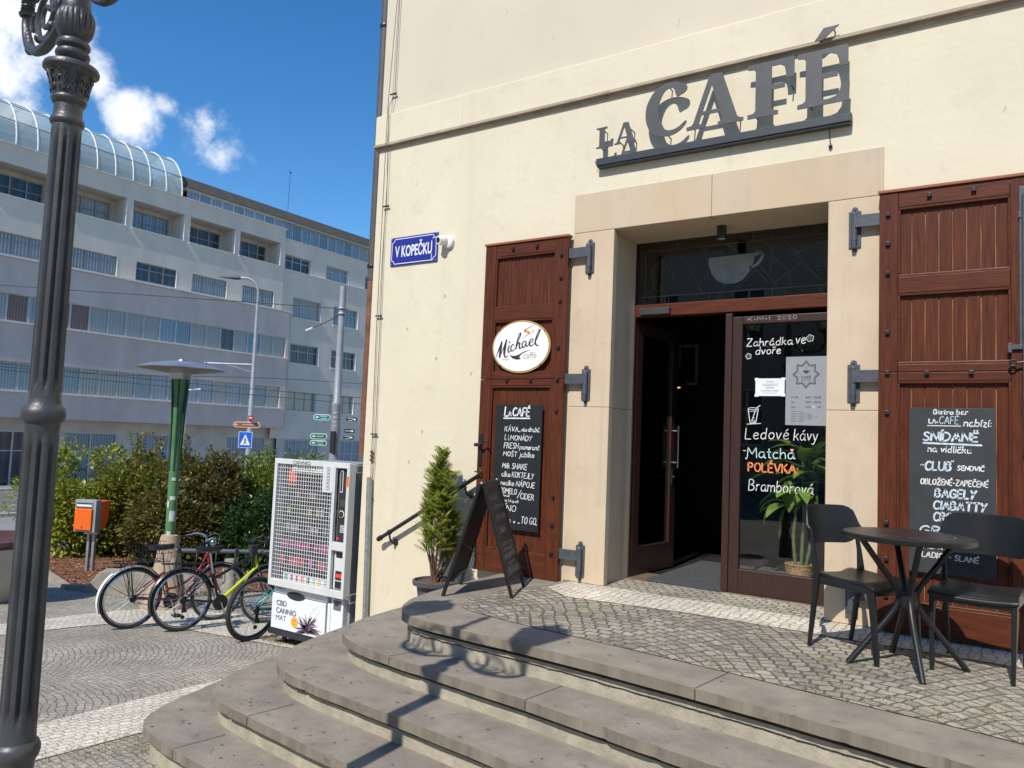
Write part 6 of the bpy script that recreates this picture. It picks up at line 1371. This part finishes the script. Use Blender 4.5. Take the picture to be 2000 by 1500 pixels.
q = MB(); q.box(-.165, .115, -.194, -.188, -.225, -.212, M=MF); q.box(-.165, .115, -.194, -.188, -.298, -.283, M=MF); q.build('slot', VD, mbx)
q = MB(); q.box(-.16, .10, -.191, -.187, -.27, -.24, M=MF); q.build('label', WHITE, mbx)
q = MB(); q.box(-.035, -.02, -.220, -.215, -.63, -.60, M=MF); q.build('keyhole', VD, mbx)
q = MB(); q.prism([(-.22, -.19), (.05, -.19), (.05, -.68), (-.12, -.67), (-.20, -.52)], lambda u, v, d: MF @ Vector((d, -u+.0, v)), -.18, .165); q.build('box_body', ORNG, mbx, bevel=.01)
cbk = thing('concrete_block', 'long concrete barrier block with a sloped end beside the bicycles', 'barrier', (-10.9, 6.3, gz(-10.9, 6.3)))
A_, B_ = Vector((-11.35, 6.0, 0)), Vector((-9.7, 7.6, 0)); d = (B_-A_).normalized(); n = Vector((-d.y, d.x, 0)); zb_ = gz(-10.9, 6.3)
MB().prism([(0, -.1), (.33, .30), (1.1, .27), (2.25, .1), (2.25, -.1)], lambda u, v, w: A_+d*u+n*w+Vector((0, 0, zb_+v)), -.02, .28).build('block', CONC, cbk, bevel=.012)
px_, py_ = -11.3, 4.75; pz = gz(px_, py_)
pt_ = thing('concrete_planter', 'large round pale concrete planter bowl with brown rim behind the street lamp', 'planter', (px_, py_, pz))
MB().lathe([(.38, pz-.02), (.50, pz+.2), (.60, pz+.55), (.64, pz+.72), (.60, pz+.74), (.001, pz+.70)], 36, (px_, py_, 0)).build('bowl', CONCP, pt_, smooth=True)
MB().lathe([(.60, pz+.725), (.70, pz+.77), (.70, pz+.82), (.56, pz+.83), (.56, pz+.75)], 36, (px_, py_, 0)).build('rim', mat('brown_rim', (.10, .045, .04), .6), pt_, smooth=True)
MULCH = mat('bark_mulch', (.25, .105, .05), .95, col2=(.085, .035, .02), vs=26, bump=1.0, bs=34, detail=6, dirt=((.45, .27, .14), 42, .62, .70))
bed = [(-13.9, 6.55), (-13.3, 6.52), (-11.6, 6.10), (-10.2, 6.9), (-9.7, 8.4), (-9.6, 12.5), (-14.5, 14.5), (-17.3, 12.5), (-17.6, 9.2), (-15.5, 7.0)]
mb = MB(); cx, cy = -13.4, 9.2; n = len(bed); K = 8
for k in range(1, K+1):
    for (x, y) in bed: X, Y = cx+(x-cx)*k/K, cy+(y-cy)*k/K; mb.v.append(Vector((X, Y, gz(X, Y)+.05-(.03 if k == K else 0))))
b = len(mb.v); mb.v.append(Vector((cx, cy, gz(cx, cy)+.05)))
for i in range(n):
    j = (i+1) % n; mb.f.append((b, i, j))
    for k in range(K-1): mb.f.append((k*n+i, (k+1)*n+i, (k+1)*n+j, k*n+j))
tag(mb.build('mulch_bed', MULCH, smooth=True), kind='structure')
ch_ = MB(); rnd = random.Random(13)
for i in range(5200):
    x = rnd.uniform(-16.4, -9.9); y = rnd.uniform(6.2, 9.6)
    if y < 6.1+max(0, (x+11.6)*.6) or y < 6.1-(x+11.6)*.25*(x < -11.6): continue
    a = rnd.uniform(0, 6.28); L_, w = rnd.uniform(.015, .04), rnd.uniform(.006, .014); z = gz(x, y)+.055+rnd.uniform(0, .02); c, s = math.cos(a), math.sin(a); t = rnd.uniform(-.015, .015)
    ch_.add([(x-c*L_-s*w, y-s*L_+c*w, z-t), (x+c*L_-s*w, y+s*L_+c*w, z+t), (x+c*L_+s*w, y+s*L_-c*w, z+t), (x-c*L_+s*w, y-s*L_-c*w, z-t)], [(0, 1, 2, 3)])
tag(ch_.build('bark_chips', leafmat('bark_chip', [(.07, .028, .016), (.20, .075, .035), (.30, .13, .06), (.42, .25, .12)], .9, 0), fix=False), 'loose brown bark chips covering the planting bed', 'bark mulch', kind='stuff')
mb = MB()
for (a, b) in zip(bed[9:]+bed[:3], bed[:4]):
    a, b = Vector((*a, 0)), Vector((*b, 0)); L_ = (b-a).length; d = (b-a)/L_; n_ = Vector((d.y, -d.x, 0)); k = max(1, int(L_/1.0))
    for i in range(k):
        p, q = a+d*L_*i/k, a+d*(L_*(i+1)/k-.012); z = gz((p.x+q.x)/2, (p.y+q.y)/2)
        vs = [v+n_*o+Vector((0, 0, zz)) for zz in (z-.1, z+.09) for v, o in ((p, .0), (q, .0), (q, .10), (p, .10))]
        mb.add(vs, [(3, 2, 1, 0), (4, 5, 6, 7), (0, 1, 5, 4), (1, 2, 6, 5), (2, 3, 7, 6), (3, 0, 4, 7)])
tag(mb.build('kerb', mat('bed_kerb', (.33, .29, .22), .85, var=.2, vs=6, bump=.2)), kind='structure')

# ------------------------------------------------------------------ shrubs in the bed
def shrub(label, c, rx, ry, h, n, cols, ls, seed, wisps=0, gloss=.45, low=.08):
    rnd = random.Random(seed); z0 = gz(c[0], c[1]); t = thing('shrub', label, 'shrub', (c[0], c[1], z0), group='shrubs in the mulch bed')
    lv = MB(); stem = MB(); base = Vector((c[0], c[1], z0))
    clumps = []
    for i in range(46):
        a = rnd.uniform(0, 6.283); e = rnd.uniform(-.2, 1.0) if rnd.random() < .6 else rnd.uniform(-.95, .2); rr = math.sqrt(max(0, 1-(e if e > 0 else e*.6)**2))*rnd.uniform(.62, 1.0)
        p = base+Vector((math.cos(a)*rr*rx, math.sin(a)*rr*ry, h*(low+(.92-low)*(.5+.5*e)*rnd.uniform(.86, 1.06)))); clumps.append((p, rnd.uniform(.26, .48)*min(rx, 1.1)))
        if i % 2 == 0: stem.tube(cat([base+Vector((rnd.gauss(0, .08), rnd.gauss(0, .08), 0)), base.lerp(p, .5)+Vector((0, 0, .1)), p], 4), [.016]*4+[.010]*4+[.005], 5)
    for i in range(int(n*1.9)):
        p, r = clumps[i % len(clumps)]
        d = Vector((rnd.gauss(0, 1), rnd.gauss(0, 1), rnd.gauss(.15, 1))).normalized(); q = p+d*r*rnd.uniform(.35, 1.0)**.6
        if q.z < z0+.06: continue
        out = (q-base-Vector((0, 0, h*.35))).normalized(); dr = (d*.8+out*.6+Vector((rnd.gauss(0, .5), rnd.gauss(0, .5), rnd.gauss(-.1, .5)))).normalized(); l_ = ls*rnd.uniform(.6, 1.35)
        leaf_cards(lv, rnd, q, dr, Vector((rnd.gauss(0, .4), rnd.gauss(0, .4), 1)).normalized(), l_, l_*.55, .18)
    for w in range(wisps):
        a = rnd.uniform(0, 6.283); b = base+Vector((math.cos(a)*rx*.5, math.sin(a)*ry*.5, h*.8)); tip = b+Vector((rnd.gauss(0, .22), rnd.gauss(0, .22), h*rnd.uniform(.18, .36)))
        pts = cat([b, b.lerp(tip, .5)+Vector((rnd.gauss(0, .04), rnd.gauss(0, .04), 0)), tip], 7); stem.tube(pts, .005, 4)
        for p in pts[3:]:
            for k in range(4):
                dr = Vector((rnd.gauss(0, 1), rnd.gauss(0, 1), rnd.uniform(.0, 1))).normalized(); leaf_cards(lv, rnd, p+dr*.02, dr, Vector((0, 0, 1)), ls*rnd.uniform(.7, 1.2), ls*.5, .15)
    stem.build('branches', mat('shrub_bark', (.085, .055, .035), .9), t); lv.build('foliage', leafmat('leaf_%d' % seed, cols, gloss, .38), t, fix=False)
YG = [(.11, .155, .014), (.24, .285, .025), (.37, .385, .045), (.50, .45, .08)]
OL = [(.075, .095, .014), (.16, .175, .025), (.27, .26, .045), (.40, .30, .08)]
BR = [(.055, .068, .014), (.105, .115, .024), (.18, .16, .038), (.31, .20, .07)]
GN = [(.075, .12, .017), (.16, .22, .03), (.26, .31, .046), (.38, .37, .08)]
LA_ = [(.012, .035, .010), (.025, .065, .014), (.045, .10, .022), (.07, .13, .035)]
shrub('yellow green leafy shrub behind the street lamp and the letter box', (-15.9, 8.5), 1.15, 1.1, 2.1, 7500, YG, .10, 31, 4)
shrub('mid green shrub filling the gap between the letter box and the lamp post', (-15.2, 9.0), 1.0, .9, 1.75, 6500, GN, .10, 32, 2)
shrub('tall olive brown shrub with loose wispy tips beside the green lamp post', (-15.0, 9.5), 1.25, 1.1, 2.25, 8000, OL, .092, 33, 16)
shrub('dark brownish shrub just behind the green mushroom lamp post', (-13.9, 9.9), 1.05, 1.0, 2.0, 7500, BR, .092, 34, 8)
shrub('fresh green rounded shrub behind the vending machine', (-13.9, 11.5), 1.35, 1.3, 2.1, 8000, GN, .092, 35, 8)
shrub('low glossy dark green laurel behind the bicycles', (-11.9, 10.0), .95, .85, 1.35, 5000, LA_, .095, 36, 0, .25)
shrub('small dark shrub to the right of the letter box', (-13.3, 8.8), .8, .7, 1.45, 4500, BR, .092, 37, 2)

# ------------------------------------------------------------------ office building down the hill
ob = thing('office_building', 'long grey rendered office building with ribbon windows and a glass barrel roof', 'building', (-42.5, 26, -2.6))
REND = mat('grey_render', (.74, .655, .55), .9, col2=(.60, .535, .455), vs=.7, bump=.1, bs=14, detail=9, stretch=(1, 1, .55)); RENDM = mat('mauve_render', (.70, .57, .50), .9, col2=(.55, .45, .395), vs=.8, bump=.1, bs=14, detail=9, stretch=(1, 1, .5)); RENDT = mat('tan_render', (.60, .54, .45), .9, var=.15, vs=1); CLAD = mat('stone_cladding', (.55, .50, .43), .8, var=.12, vs=1.2)
LEDGE = mat('white_ledge', (.74, .73, .70), .6); WFR = mat('window_frame_grey', (.30, .295, .28), .6); WFRW = mat('window_frame_pale', (.50, .50, .48), .6)
def pane_mat(name, c1, c2, n, rough=.06):
    if name in MATS: return MATS[name]
    M = bpy.data.materials.new(name); M.use_nodes = True; nt = M.node_tree; N = nt.nodes; L = nt.links; b = N['Principled BSDF']; b.inputs['Roughness'].default_value = rough; b.inputs['Specular IOR Level'].default_value = .7
    tc = N.new('ShaderNodeTexCoord'); w = N.new('ShaderNodeTexWave'); w.wave_type = 'BANDS'; w.bands_direction = 'Y'; w.inputs['Scale'].default_value = n; w.inputs['Distortion'].default_value = .6; w.inputs['Detail'].default_value = 2; w.inputs['Detail Scale'].default_value = .6
    L.new(tc.outputs['Object'], w.inputs[0]); mx = N.new('ShaderNodeMix'); mx.data_type = 'RGBA'; mx.inputs[6].default_value = (*c1, 1); mx.inputs[7].default_value = (*c2, 1); L.new(w.outputs['Fac'], mx.inputs[0]); L.new(mx.outputs[2], b.inputs['Base Color']); MATS[name] = M; return M
PB1 = pane_mat('pane_blue_blind', (.10, .17, .22), (.20, .30, .36), 2.2); PB2 = pane_mat('pane_pale_blind', (.26, .26, .25), (.34, .33, .31), 1.6); PB3 = pane_mat('pane_striped_blind', (.13, .155, .18), (.36, .38, .39), 1.9); PB4 = pane_mat('pane_dark', (.022, .03, .04), (.05, .065, .085), .7); PB5 = pane_mat('pane_dusty_blue', (.16, .22, .29), (.27, .34, .42), 1.4); PB6 = pane_mat('pane_red_reflection', (.06, .03, .03), (.26, .10, .06), 2.4)  # the red pane carries the reflected tiled roofs in its colour
rnd = random.Random(77)
# upper left storeys
XU = -42.35; k_ = 42.35/42
fu = lambda y: y*k_
fz = lambda z: 1.18+(z-1.18)*k_
hl = []; bal = [(a, b) for a, b in ((5.75, 9.01), (9.37, 12.63), (12.98, 16.24), (16.6, 19.86), (20.22, 23.48), (23.85, 27.11), (27.48, 30.74), (31.09, 34.41))]
for a, b in bal: hl.append((fu(a), fu(b), fz(12.25), fz(13.84), 1.25))
r3 = [(6.1, 8.7), (9.7, 12.3), (13.3, 15.9), (16.95, 19.55), (20.55, 23.18), (24.27, 26.83), (27.85, 30.36), (31.5, 34.08)]
for a, b in r3: hl.append((fu(a), fu(b), fz(9.29), fz(10.38), .16))
holed_wall('x', XU, 4, fu(34.72), fz(9.2), 14.98, hl, .2, 1).build('upper_wall', REND, ob)
MB().box(-46, XU-.0, fu(34.72), fu(34.72)+.02, fz(9.2), 14.98).build('end_wall', REND, ob)
MB().box(XU-1.30, XU-1.26, 4, fu(34.6), 11.6, 14.2).build('loggia_wall', RENDT, ob)
for i, (a, b) in enumerate(bal):
    XB = XU-1.25; y0, y1 = fu(a)+.5, fu(a)+2.95
    if i == 7: y0, y1 = fu(a)+.9, fu(a)+3.0
    window_unit(ob, 'window', 'x', XB, y0, y1, 11.9, 13.68, WFR, [PB4, PB4, PB5][i % 3], 1, (2, 1), .07, .08)
for i, (a, b) in enumerate(r3): window_unit(ob, 'window', 'x', XU-.15, fu(a), fu(b), fz(9.29), fz(10.38), WFR, [PB3, PB5, PB3, PB3, PB3, PB5, PB3, PB3][i], 1, (2, 1), .06, .07)
lg = MB(); lg.box(XU-.1, XU+.10, 4, fu(34.72)+.06, 14.94, 15.0)
for a, b in bal: lg.box(XU-.1, XU+.07, fu(a)-.03, fu(b)+.03, fz(12.25)-.05, fz(12.25)); lg.box(XU-.3, XU+.015, fu(b)-.035, fu(b)+.002, fz(12.25), fz(13.84))  # upright white strip paints sunlight onto the far reveal of each loggia
for a, b in r3: lg.box(XU-.14, XU+.012, fu(b)-.035, fu(b)+.002, fz(9.29), fz(10.38))  # white strips stand in for sun on the far window reveals
build_each(lg, 'ledge_and_lit_reveal', LEDGE, ob)
# ribbon window block
ra = [5.0+1.03*i for i in range(30)]; 
ha = [(5.0, 35.3, 5.98, 7.38, .16), (5.0, 35.05, 2.53, 3.97, .16)]
holed_wall('x', -42, 4, 35.58, 1.15, 9.2, ha, .2, 1).build('ribbon_wall', RENDM, ob)
MB().box(-46, -42.0, 4, 35.58, 9.15, 9.21).build('ribbon_block_top', REND, ob); MB().box(-45, -42, 35.56, 35.58, 1.15, 9.2).build('ribbon_end_wall', RENDM, ob); MB().box(-45, -42, 4, 35.58, 1.14, 1.16).build('soffit', RENDM, ob)
lg = MB(); lg.box(-42.1, -41.88, 4, 35.64, 9.16, 9.25); lg.box(-42.1, -41.88, 4, 35.5, 5.90, 5.975); lg.box(-42.1, -41.88, 4, 35.3, 2.45, 2.525); build_each(lg, 'ledge_and_lit_reveal', LEDGE, ob)
pa = [PB6, PB6, PB6, PB6, PB2, PB2, PB2, PB2, PB5, PB1, PB2, PB2, PB2, PB2, PB2]
for r, (z0, z1, ye) in enumerate(((5.98, 7.38, 35.3), (2.53, 3.97, 35.05))):
    y = ye-20*1.03; i = 0
    while y < ye-.2:
        if r == 0: pm = pa[min(14, max(0, i-3))] if i >= 3 else PB6
        else: pm = [PB1, PB1, PB1, PB1, PB1, PB1, PB1, PB3, PB3, PB3, PB1, PB1, PB1, PB5, PB5, PB2, PB3, PB1, PB1, PB1][i]
        window_unit(ob, 'window', 'x', -42.15, y, min(ye, y+1.03), z0, z1, WFRW, pm, 1, (0, 0), .05, .07); y += 1.03; i += 1
# right section, set back
XR = -42.6; rows = [(12.31, 13.34), (9.03, 10.43), (5.8, 7.15), (2.42, 3.77)]
cols_ = {0: [(35.33, 37.71), (39.17, 41.48), (43.24, 45.6), (47, 49.4)], 1: [(36.22, 38.91), (40.12, 42.7), (44.0, 46.6), (48, 50.5)]}
hr_ = [(a, b, z0, z1, .3) for r, (z0, z1) in enumerate(rows) for a, b in cols_[0 if r == 0 else 1]]
holed_wall('x', XR, 34.9, 62, .45, 14.4, hr_, .3, 1).build('right_wall', REND, ob)
pr_ = [[PB4, PB4, PB4, PB4], [PB4, PB1, PB4, PB4], [PB4, PB2, PB4, PB4], [PB2, PB2, PB4, PB4]]
for r, (z0, z1) in enumerate(rows):
    for i, (a, b) in enumerate(cols_[0 if r == 0 else 1]): window_unit(ob, 'window', 'x', XR-.28, a, b, z0, z1, WFRW, pr_[r][i], 1, (2, 1), .06, .07)
lg = MB(); lg.box(XR-.05, XR+.09, 34.9, 62, 14.36, 14.44); lg.box(XR-.05, XR+.09, 35.1, 62, 12.22, 12.30)
for r, (z0, z1) in enumerate(rows[1:]):
    for a, b in cols_[1]: lg.box(XR-.1, XR+.09, a-.06, b+.06, z0-.07, z0-.002); lg.box(XR-.28, XR+.012, b-.04, b+.002, z0, z1)  # sill ledge, then an upright strip coloured white as a sunlit reveal
for a, b in cols_[0]: lg.box(XR-.28, XR+.012, b-.04, b+.002, *rows[0])  # top row: sunlit far reveals painted as white strips
build_each(lg, 'ledge_and_lit_reveal', LEDGE, ob)
# ground floor
hg = [(a, b, -2.35, .50, .12) for a, b in ((6, 9), (10, 13), (14, 17.2), (17.7, 20.2), (21.45, 24.4), (26, 29.2), (31.7, 34.8))]
holed_wall('x', -42.9, 4, 35.6, -4, 1.15, hg, .12, 1).build('ground_floor_wall', CLAD, ob)
for i, h in enumerate(hg): window_unit(ob, 'window', 'x', -43.0, *h[:4], WFRW, [PB4, PB4, PB4, PB4, PB4, PB5, PB5][i], 1, (1, 1), .07, .08)
hg2 = [(a, b, -2.35, .40, .12) for a, b in ((36.2, 39.4), (41.2, 43.6), (45, 48))]
holed_wall('x', -42.62, 35.5, 62, -4, .45, hg2, .12, 1).build('ground_floor_wall', CLAD, ob)
for h in hg2: window_unit(ob, 'window', 'x', -42.72, *h[:4], WFRW, PB5, 1, (2, 1), .07, .08)
# attic glazing and dark roof edge
for a, b, z0, z1, X, n in ((27.5, 35.0, 14.98, 15.58, -42.6, 9), (35.05, 55, 14.45, 15.55, -42.75, 24)):
    for i in range(n):
        y0, y1 = a+(b-a)*i/n, a+(b-a)*(i+1)/n
        window_unit(ob, 'attic_window', 'x', X, y0, y1, z0, z1, WFRW, [PB5, PB1, PB5][i % 3], 1, (0, 0), .045, .06)
MB().box(-42.9, -42.45, 27.3, 62, 15.56, 15.68).build('gutter', mat('gutter_cream', (.50, .48, .40), .6), ob)
MB().prism([(-42.4, 15.70), (-43.4, 16.62), (-48, 16.7), (-48, 15.6), (-42.5, 15.68)], lambda u, v, d: (u, d, v), 27.2, 62).build('roof', mat('mossy_roof', (.045, .042, .038), .9, col2=(.07, .062, .045), vs=1.2, detail=8), ob)
MB().box(-60, -43.9, 4, 62, -4, 14.9).build('core', REND, ob)
# glass barrel
ROOFG = mat('roof_glass', (.50, .60, .60), .10, var=.06, vs=.4, spec=.8); ROOFG.node_tree.nodes['Principled BSDF'].inputs['Alpha'].default_value = .5
bc, ba, bh_ = -44.55, 2.3, 2.75
def bar_pt(th, y): return Vector((bc+ba*math.cos(th), y, 15.0+bh_*math.sin(th)))
bg = MB(); N_ = 20
for i in range(N_): a, b = math.pi*i/N_, math.pi*(i+1)/N_; bg.quad(bar_pt(a, 4), bar_pt(a, 26.95), bar_pt(b, 26.95), bar_pt(b, 4))
bg.build('barrel_roof_glass', ROOFG, ob, smooth=True)
gg = MB(); gg.v = [bar_pt(math.pi*i/N_, 26.95) for i in range(N_+1)]; gg.f = [tuple(range(N_+1))]; gg.build('barrel_end_glass', ROOFG, ob)
for i in range(23):
    y = 4.25+1.032*i; MB().tube([bar_pt(math.pi*k/N_, y) for k in range(N_+1)], .042, 6).build('barrel_rib', LEDGE, ob, smooth=True)
pu = MB()
for th in (.46, .95, 1.45): pu.tube([bar_pt(th, 4), bar_pt(th, 26.95)], .03, 5)
pu.build('barrel_purlin', WFR, ob)
MB().box(-45.6, -45.5, 4, 26.8, 15.0, 17.2).build('inner_wall', mat('inner_pale_wall', (.42, .47, .47), .8, var=.15, vs=.5), ob); MB().box(-46.9, -42.4, 4, 26.9, 14.9, 15.02).build('inner_floor', mat('inner_pale_floor', (.62, .66, .68), .7), ob)
an = MB(); an.tube([(-47, 38.9, 16.6), (-47, 38.95, 21.0)], .016, 5); an.ball((-47, 38.95, 21.02), .08); an.build('antenna', BLACKI, ob)

# ------------------------------------------------------------------ poles, signs and wires along the road
PGR = mat('pole_grey', (.36, .37, .39), .5, .3, var=.12, vs=5); SGRN = mat('sign_green', (.01, .20, .13), .35); SGRN2 = mat('sign_dark_green', (.008, .05, .045), .4); SBRN = mat('sign_brown', (.33, .09, .03), .4); SRED = mat('sign_red', (.42, .02, .03), .4); SBLU = mat('sign_blue', (.015, .12, .55), .35)
tx, ty = -14.72, 14.15; tz = gz(tx, ty)
tp = thing('tram_pole', 'thick grey tram pole carrying green direction signs above the vending machine', 'pole', (tx, ty, tz))
MB().lathe([(.135, tz), (.13, .2), (.118, 1.80), (.125, 1.82), (.125, 1.9), (.10, 1.95), (.092, 3.4), (.088, 4.86), (.086, 4.95), (.001, 4.96)], 20, (tx, ty, 0)).build('shaft', PGR, tp, smooth=True)
q = MB()
for z in (4.36, 4.22, 1.62, 1.5, 1.38, 1.28): q.lathe([(.12, -.02), (.125, 0), (.12, .02)], 18, (tx, ty, z))
build_each(q, 'clamp', STEEL, tp)
q = MB(); q.box(tx-.02, tx+.14, ty-.15, ty-.10, .60, 1.15); q.build('sign_bracket', BLACKI, tp)
vr = Vector((cr.x, cr.y, 0)).normalized()
def arrow_sign(label, c, w, h, m_, left, rim=True, lines=2, text=True):
    """flat finger sign facing roughly towards the square; c = centre"""
    c = Vector(c); u = Vector((.80, .60, 0)); n = Vector((.60, -.80, 0)); r = h/2
    def capsule(w, h): r = h/2*.9; return arc(w/2-r, 0, r, h/2, -90, 90, 8)+arc(-w/2+r, 0, r, h/2, 90, 270, 8)
    t = thing('direction_sign', label, 'sign', c, group='direction signs on the poles')
    if rim: MB().prism(capsule(w, h), lambda a, b, d: c+u*a+Vector((0, 0, b))+n*d, 0, .012).build('rim', WHITE, t)
    MB().prism(capsule(w-.035, h-.035), lambda a, b, d: c+u*a+Vector((0, 0, b))+n*d, .0, .016 if rim else .012).build('panel', m_, t)
    q = MB(); P = lambda a, b: c+u*a+Vector((0, 0, b))+n*.019; s = -1 if left else 1; x = s*(w/2-.10)
    q.flat([(x+s*.05, 0), (x, .035), (x, .014), (x-s*.04, .014), (x-s*.04, -.014), (x, -.014), (x, -.035)], P)
    for k in range(lines):
        z = 0 if lines == 1 else (.028 if k == 0 else -.032); wd = w*(.40 if k == 0 else .26); a = -s*.04-wd/2
        rr = random.Random(label+str(k))
        while a < -s*.04+wd/2: q.ribbon([(a, z-.012), (a+.008, z+.014), (a+.018, z-.010), (a+.026, z+.010)], .007, P); a += .036
    q.build('lettering', WHITE, t, fix=False); return t
arrow_sign('turquoise finger sign highest on the left of the tram pole', (-15.1, 14.02, 1.50), .44, .155, mat('sign_turquoise', (.012, .26, .21), .35), True)
arrow_sign('green finger sign just above the lowest left one on the tram pole', (-15.16, 14.0, 1.0), .44, .15, SGRN, True, lines=1)
arrow_sign('lowest green finger sign on the left of the tram pole', (-15.16, 14.0, .83), .44, .135, SGRN, True)
arrow_sign('dark navy finger sign highest on the right of the tram pole', (-14.42, 14.42, 1.475), .33, .135, mat('sign_navy', (.008, .03, .06), .4), False, rim=False)
arrow_sign('dark green finger sign in the middle on the right of the tram pole', (-14.46, 14.40, 1.17), .32, .14, SGRN2, False, rim=False, lines=1)
arrow_sign('lowest dark green finger sign on the right of the tram pole', (-14.48, 14.40, 1.0), .32, .14, SGRN2, False, rim=False)
sx_, sy_ = -23.2, 18.1; szz = gz(sx_, sy_); D_ = 28.0
sp_ = thing('street_light', 'slim grey street light with a hooked arm and a side bracket', 'street light', (sx_, sy_, szz))
MB().tube([(sx_, sy_, szz), (sx_, sy_, 2.2), (sx_, sy_, 2.25), (sx_, sy_, 5.7)], [.105, .095, .08, .06], 12).build('pole', PGR, sp_, smooth=True)
MB().tube(cat([(sx_, sy_, 5.65), (sx_-.01, sy_-.01, 6.15), (sx_-.10, sy_-.09, 6.45), (sx_-.30, sy_-.26, 6.60), (sx_-.55, sy_-.47, 6.60)], 6), .045, 10).build('arm', PGR, sp_, smooth=True)
MB().tube([(sx_-.5, sy_-.43, 6.6), (sx_-.62, sy_-.53, 6.6), (sx_-1.05, sy_-.9, 6.60)], [.06, .075, .02], 10).build('lamp_head', mat('lamp_head_dark', (.06, .06, .065), .5), sp_, smooth=True)
q = MB(); q.tube([(sx_, sy_, 3.44), (sx_-1.25, sy_-1.05, 3.42)], .03, 8); q.tube([(sx_, sy_, 3.15), (sx_-.7, sy_-.6, 3.40)], .014, 6); q.ball((sx_-1.3, sy_-1.09, 3.42), .05); q.build('bracket', PGR, sp_)
arrow_sign('brown tourist finger sign on the slim street light pole', (sx_-.02, sy_-.12, 1.245), .95, .20, SBRN, True, rim=True, lines=1)
rs = thing('house_number_plate', 'small red plate above the brown sign on the street light pole', 'sign', (sx_+.15, sy_, 1.5)); MB().box(sx_+.02, sx_+.30, sy_-.12, sy_-.10, 1.42, 1.58).build('plate', SRED, rs); MB().box(sx_+.07, sx_+.25, sy_-.124, sy_-.12, 1.47, 1.53).build('lettering', mat('faded_red_print', (.7, .4, .4), .5), rs)
bs = thing('crossing_sign', 'blue pedestrian crossing sign with white triangle on the street light pole', 'sign', (sx_, sy_-.1, .7))
u = Vector((.80, .60, 0)); n = Vector((.60, -.80, 0)); c = Vector((sx_-.03, sy_-.14, .70)); PP = lambda a, b, d: c+u*a+Vector((0, 0, b))+n*d
MB().prism([(-.24, -.29), (.24, -.29), (.24, .29), (-.24, .29)], PP, 0, .012).build('rim', WHITE, bs); MB().prism([(-.225, -.275), (.225, -.275), (.225, .275), (-.225, .275)], PP, 0, .015).build('panel', SBLU, bs)
MB().flat([(-.18, -.19), (.18, -.19), (0, .20)], lambda a, b: PP(a, b, .018)).build('triangle', WHITE, bs)
q = MB(); P = lambda a, b: PP(a, b, .021); q.flat(circ(0, .06, .022, 10), P); q.ribbon([(0, .03), (0, -.05), (-.05, -.16)], .03, P); q.ribbon([(0, -.05), (.05, -.15)], .026, P); q.ribbon([(-.05, -.02), (0, .02), (.05, -.03)], .02, P); q.build('walker', BLACKI, bs, fix=False)
sl2 = thing('small_street_light', 'thin pole with a short flat lamp arm beyond the mushroom lamp', 'street light', (-24.45, 16.33, gz(-24.45, 16.33)))
MB().tube([(-24.47, 16.34, gz(-24.45, 16.33)), (-24.37, 16.27, 2.40)], .045, 8).build('pole', PGR, sl2)
MB().tube([(-24.40, 16.28, 2.39), (-23.98, 16.53, 2.42)], .03, 8).build('lamp_head', WHITE, sl2)
WIR = mat('wire_dark', (.05, .05, .055), .6)
for lab, pts in (('upper tram wire from the tram pole to the left', [(-14.72, 14.15, 4.36), (-19, 12.3, 4.62), (-24.2, 10.2, 4.95), (-34, 4, 5.4)]), ('tram wire running along the road past the upper ribbon windows', [(-33, -20, 5.2), (-30, 10, 3.0), (-27, 24, 3.4), (-27, 50, 4.2)]),
                 ('lower tram contact wire before the second row of ribbon windows', [(-32, -10, 3.9), (-24.5, 11.2, 2.7), (-17, 20.5, 2.25), (-12, 27, 2.2)]), ('second contact wire before the second row of ribbon windows', [(-31, -10, 3.6), (-24.1, 11.2, 2.5), (-16.5, 20.5, 2.0), (-11.5, 27, 1.95)]), ('short span wire with an insulator beside the tram pole', [(-14.72, 14.15, 4.22), (-15.8, 14.6, 4.12), (-17.0, 15.0, 4.0)])):
    w = thing('overhead_wire', lab, 'wire', pts[0], group='overhead wires')
    MB().tube(cat(pts, 10), .012, 5).build('wire', WIR, w)
    if 'insulator' in lab: MB().tube([(-16.6, 14.88, 4.04), (-17.0, 15.0, 4.0)], .035, 8).build('insulator', WHITE, w)
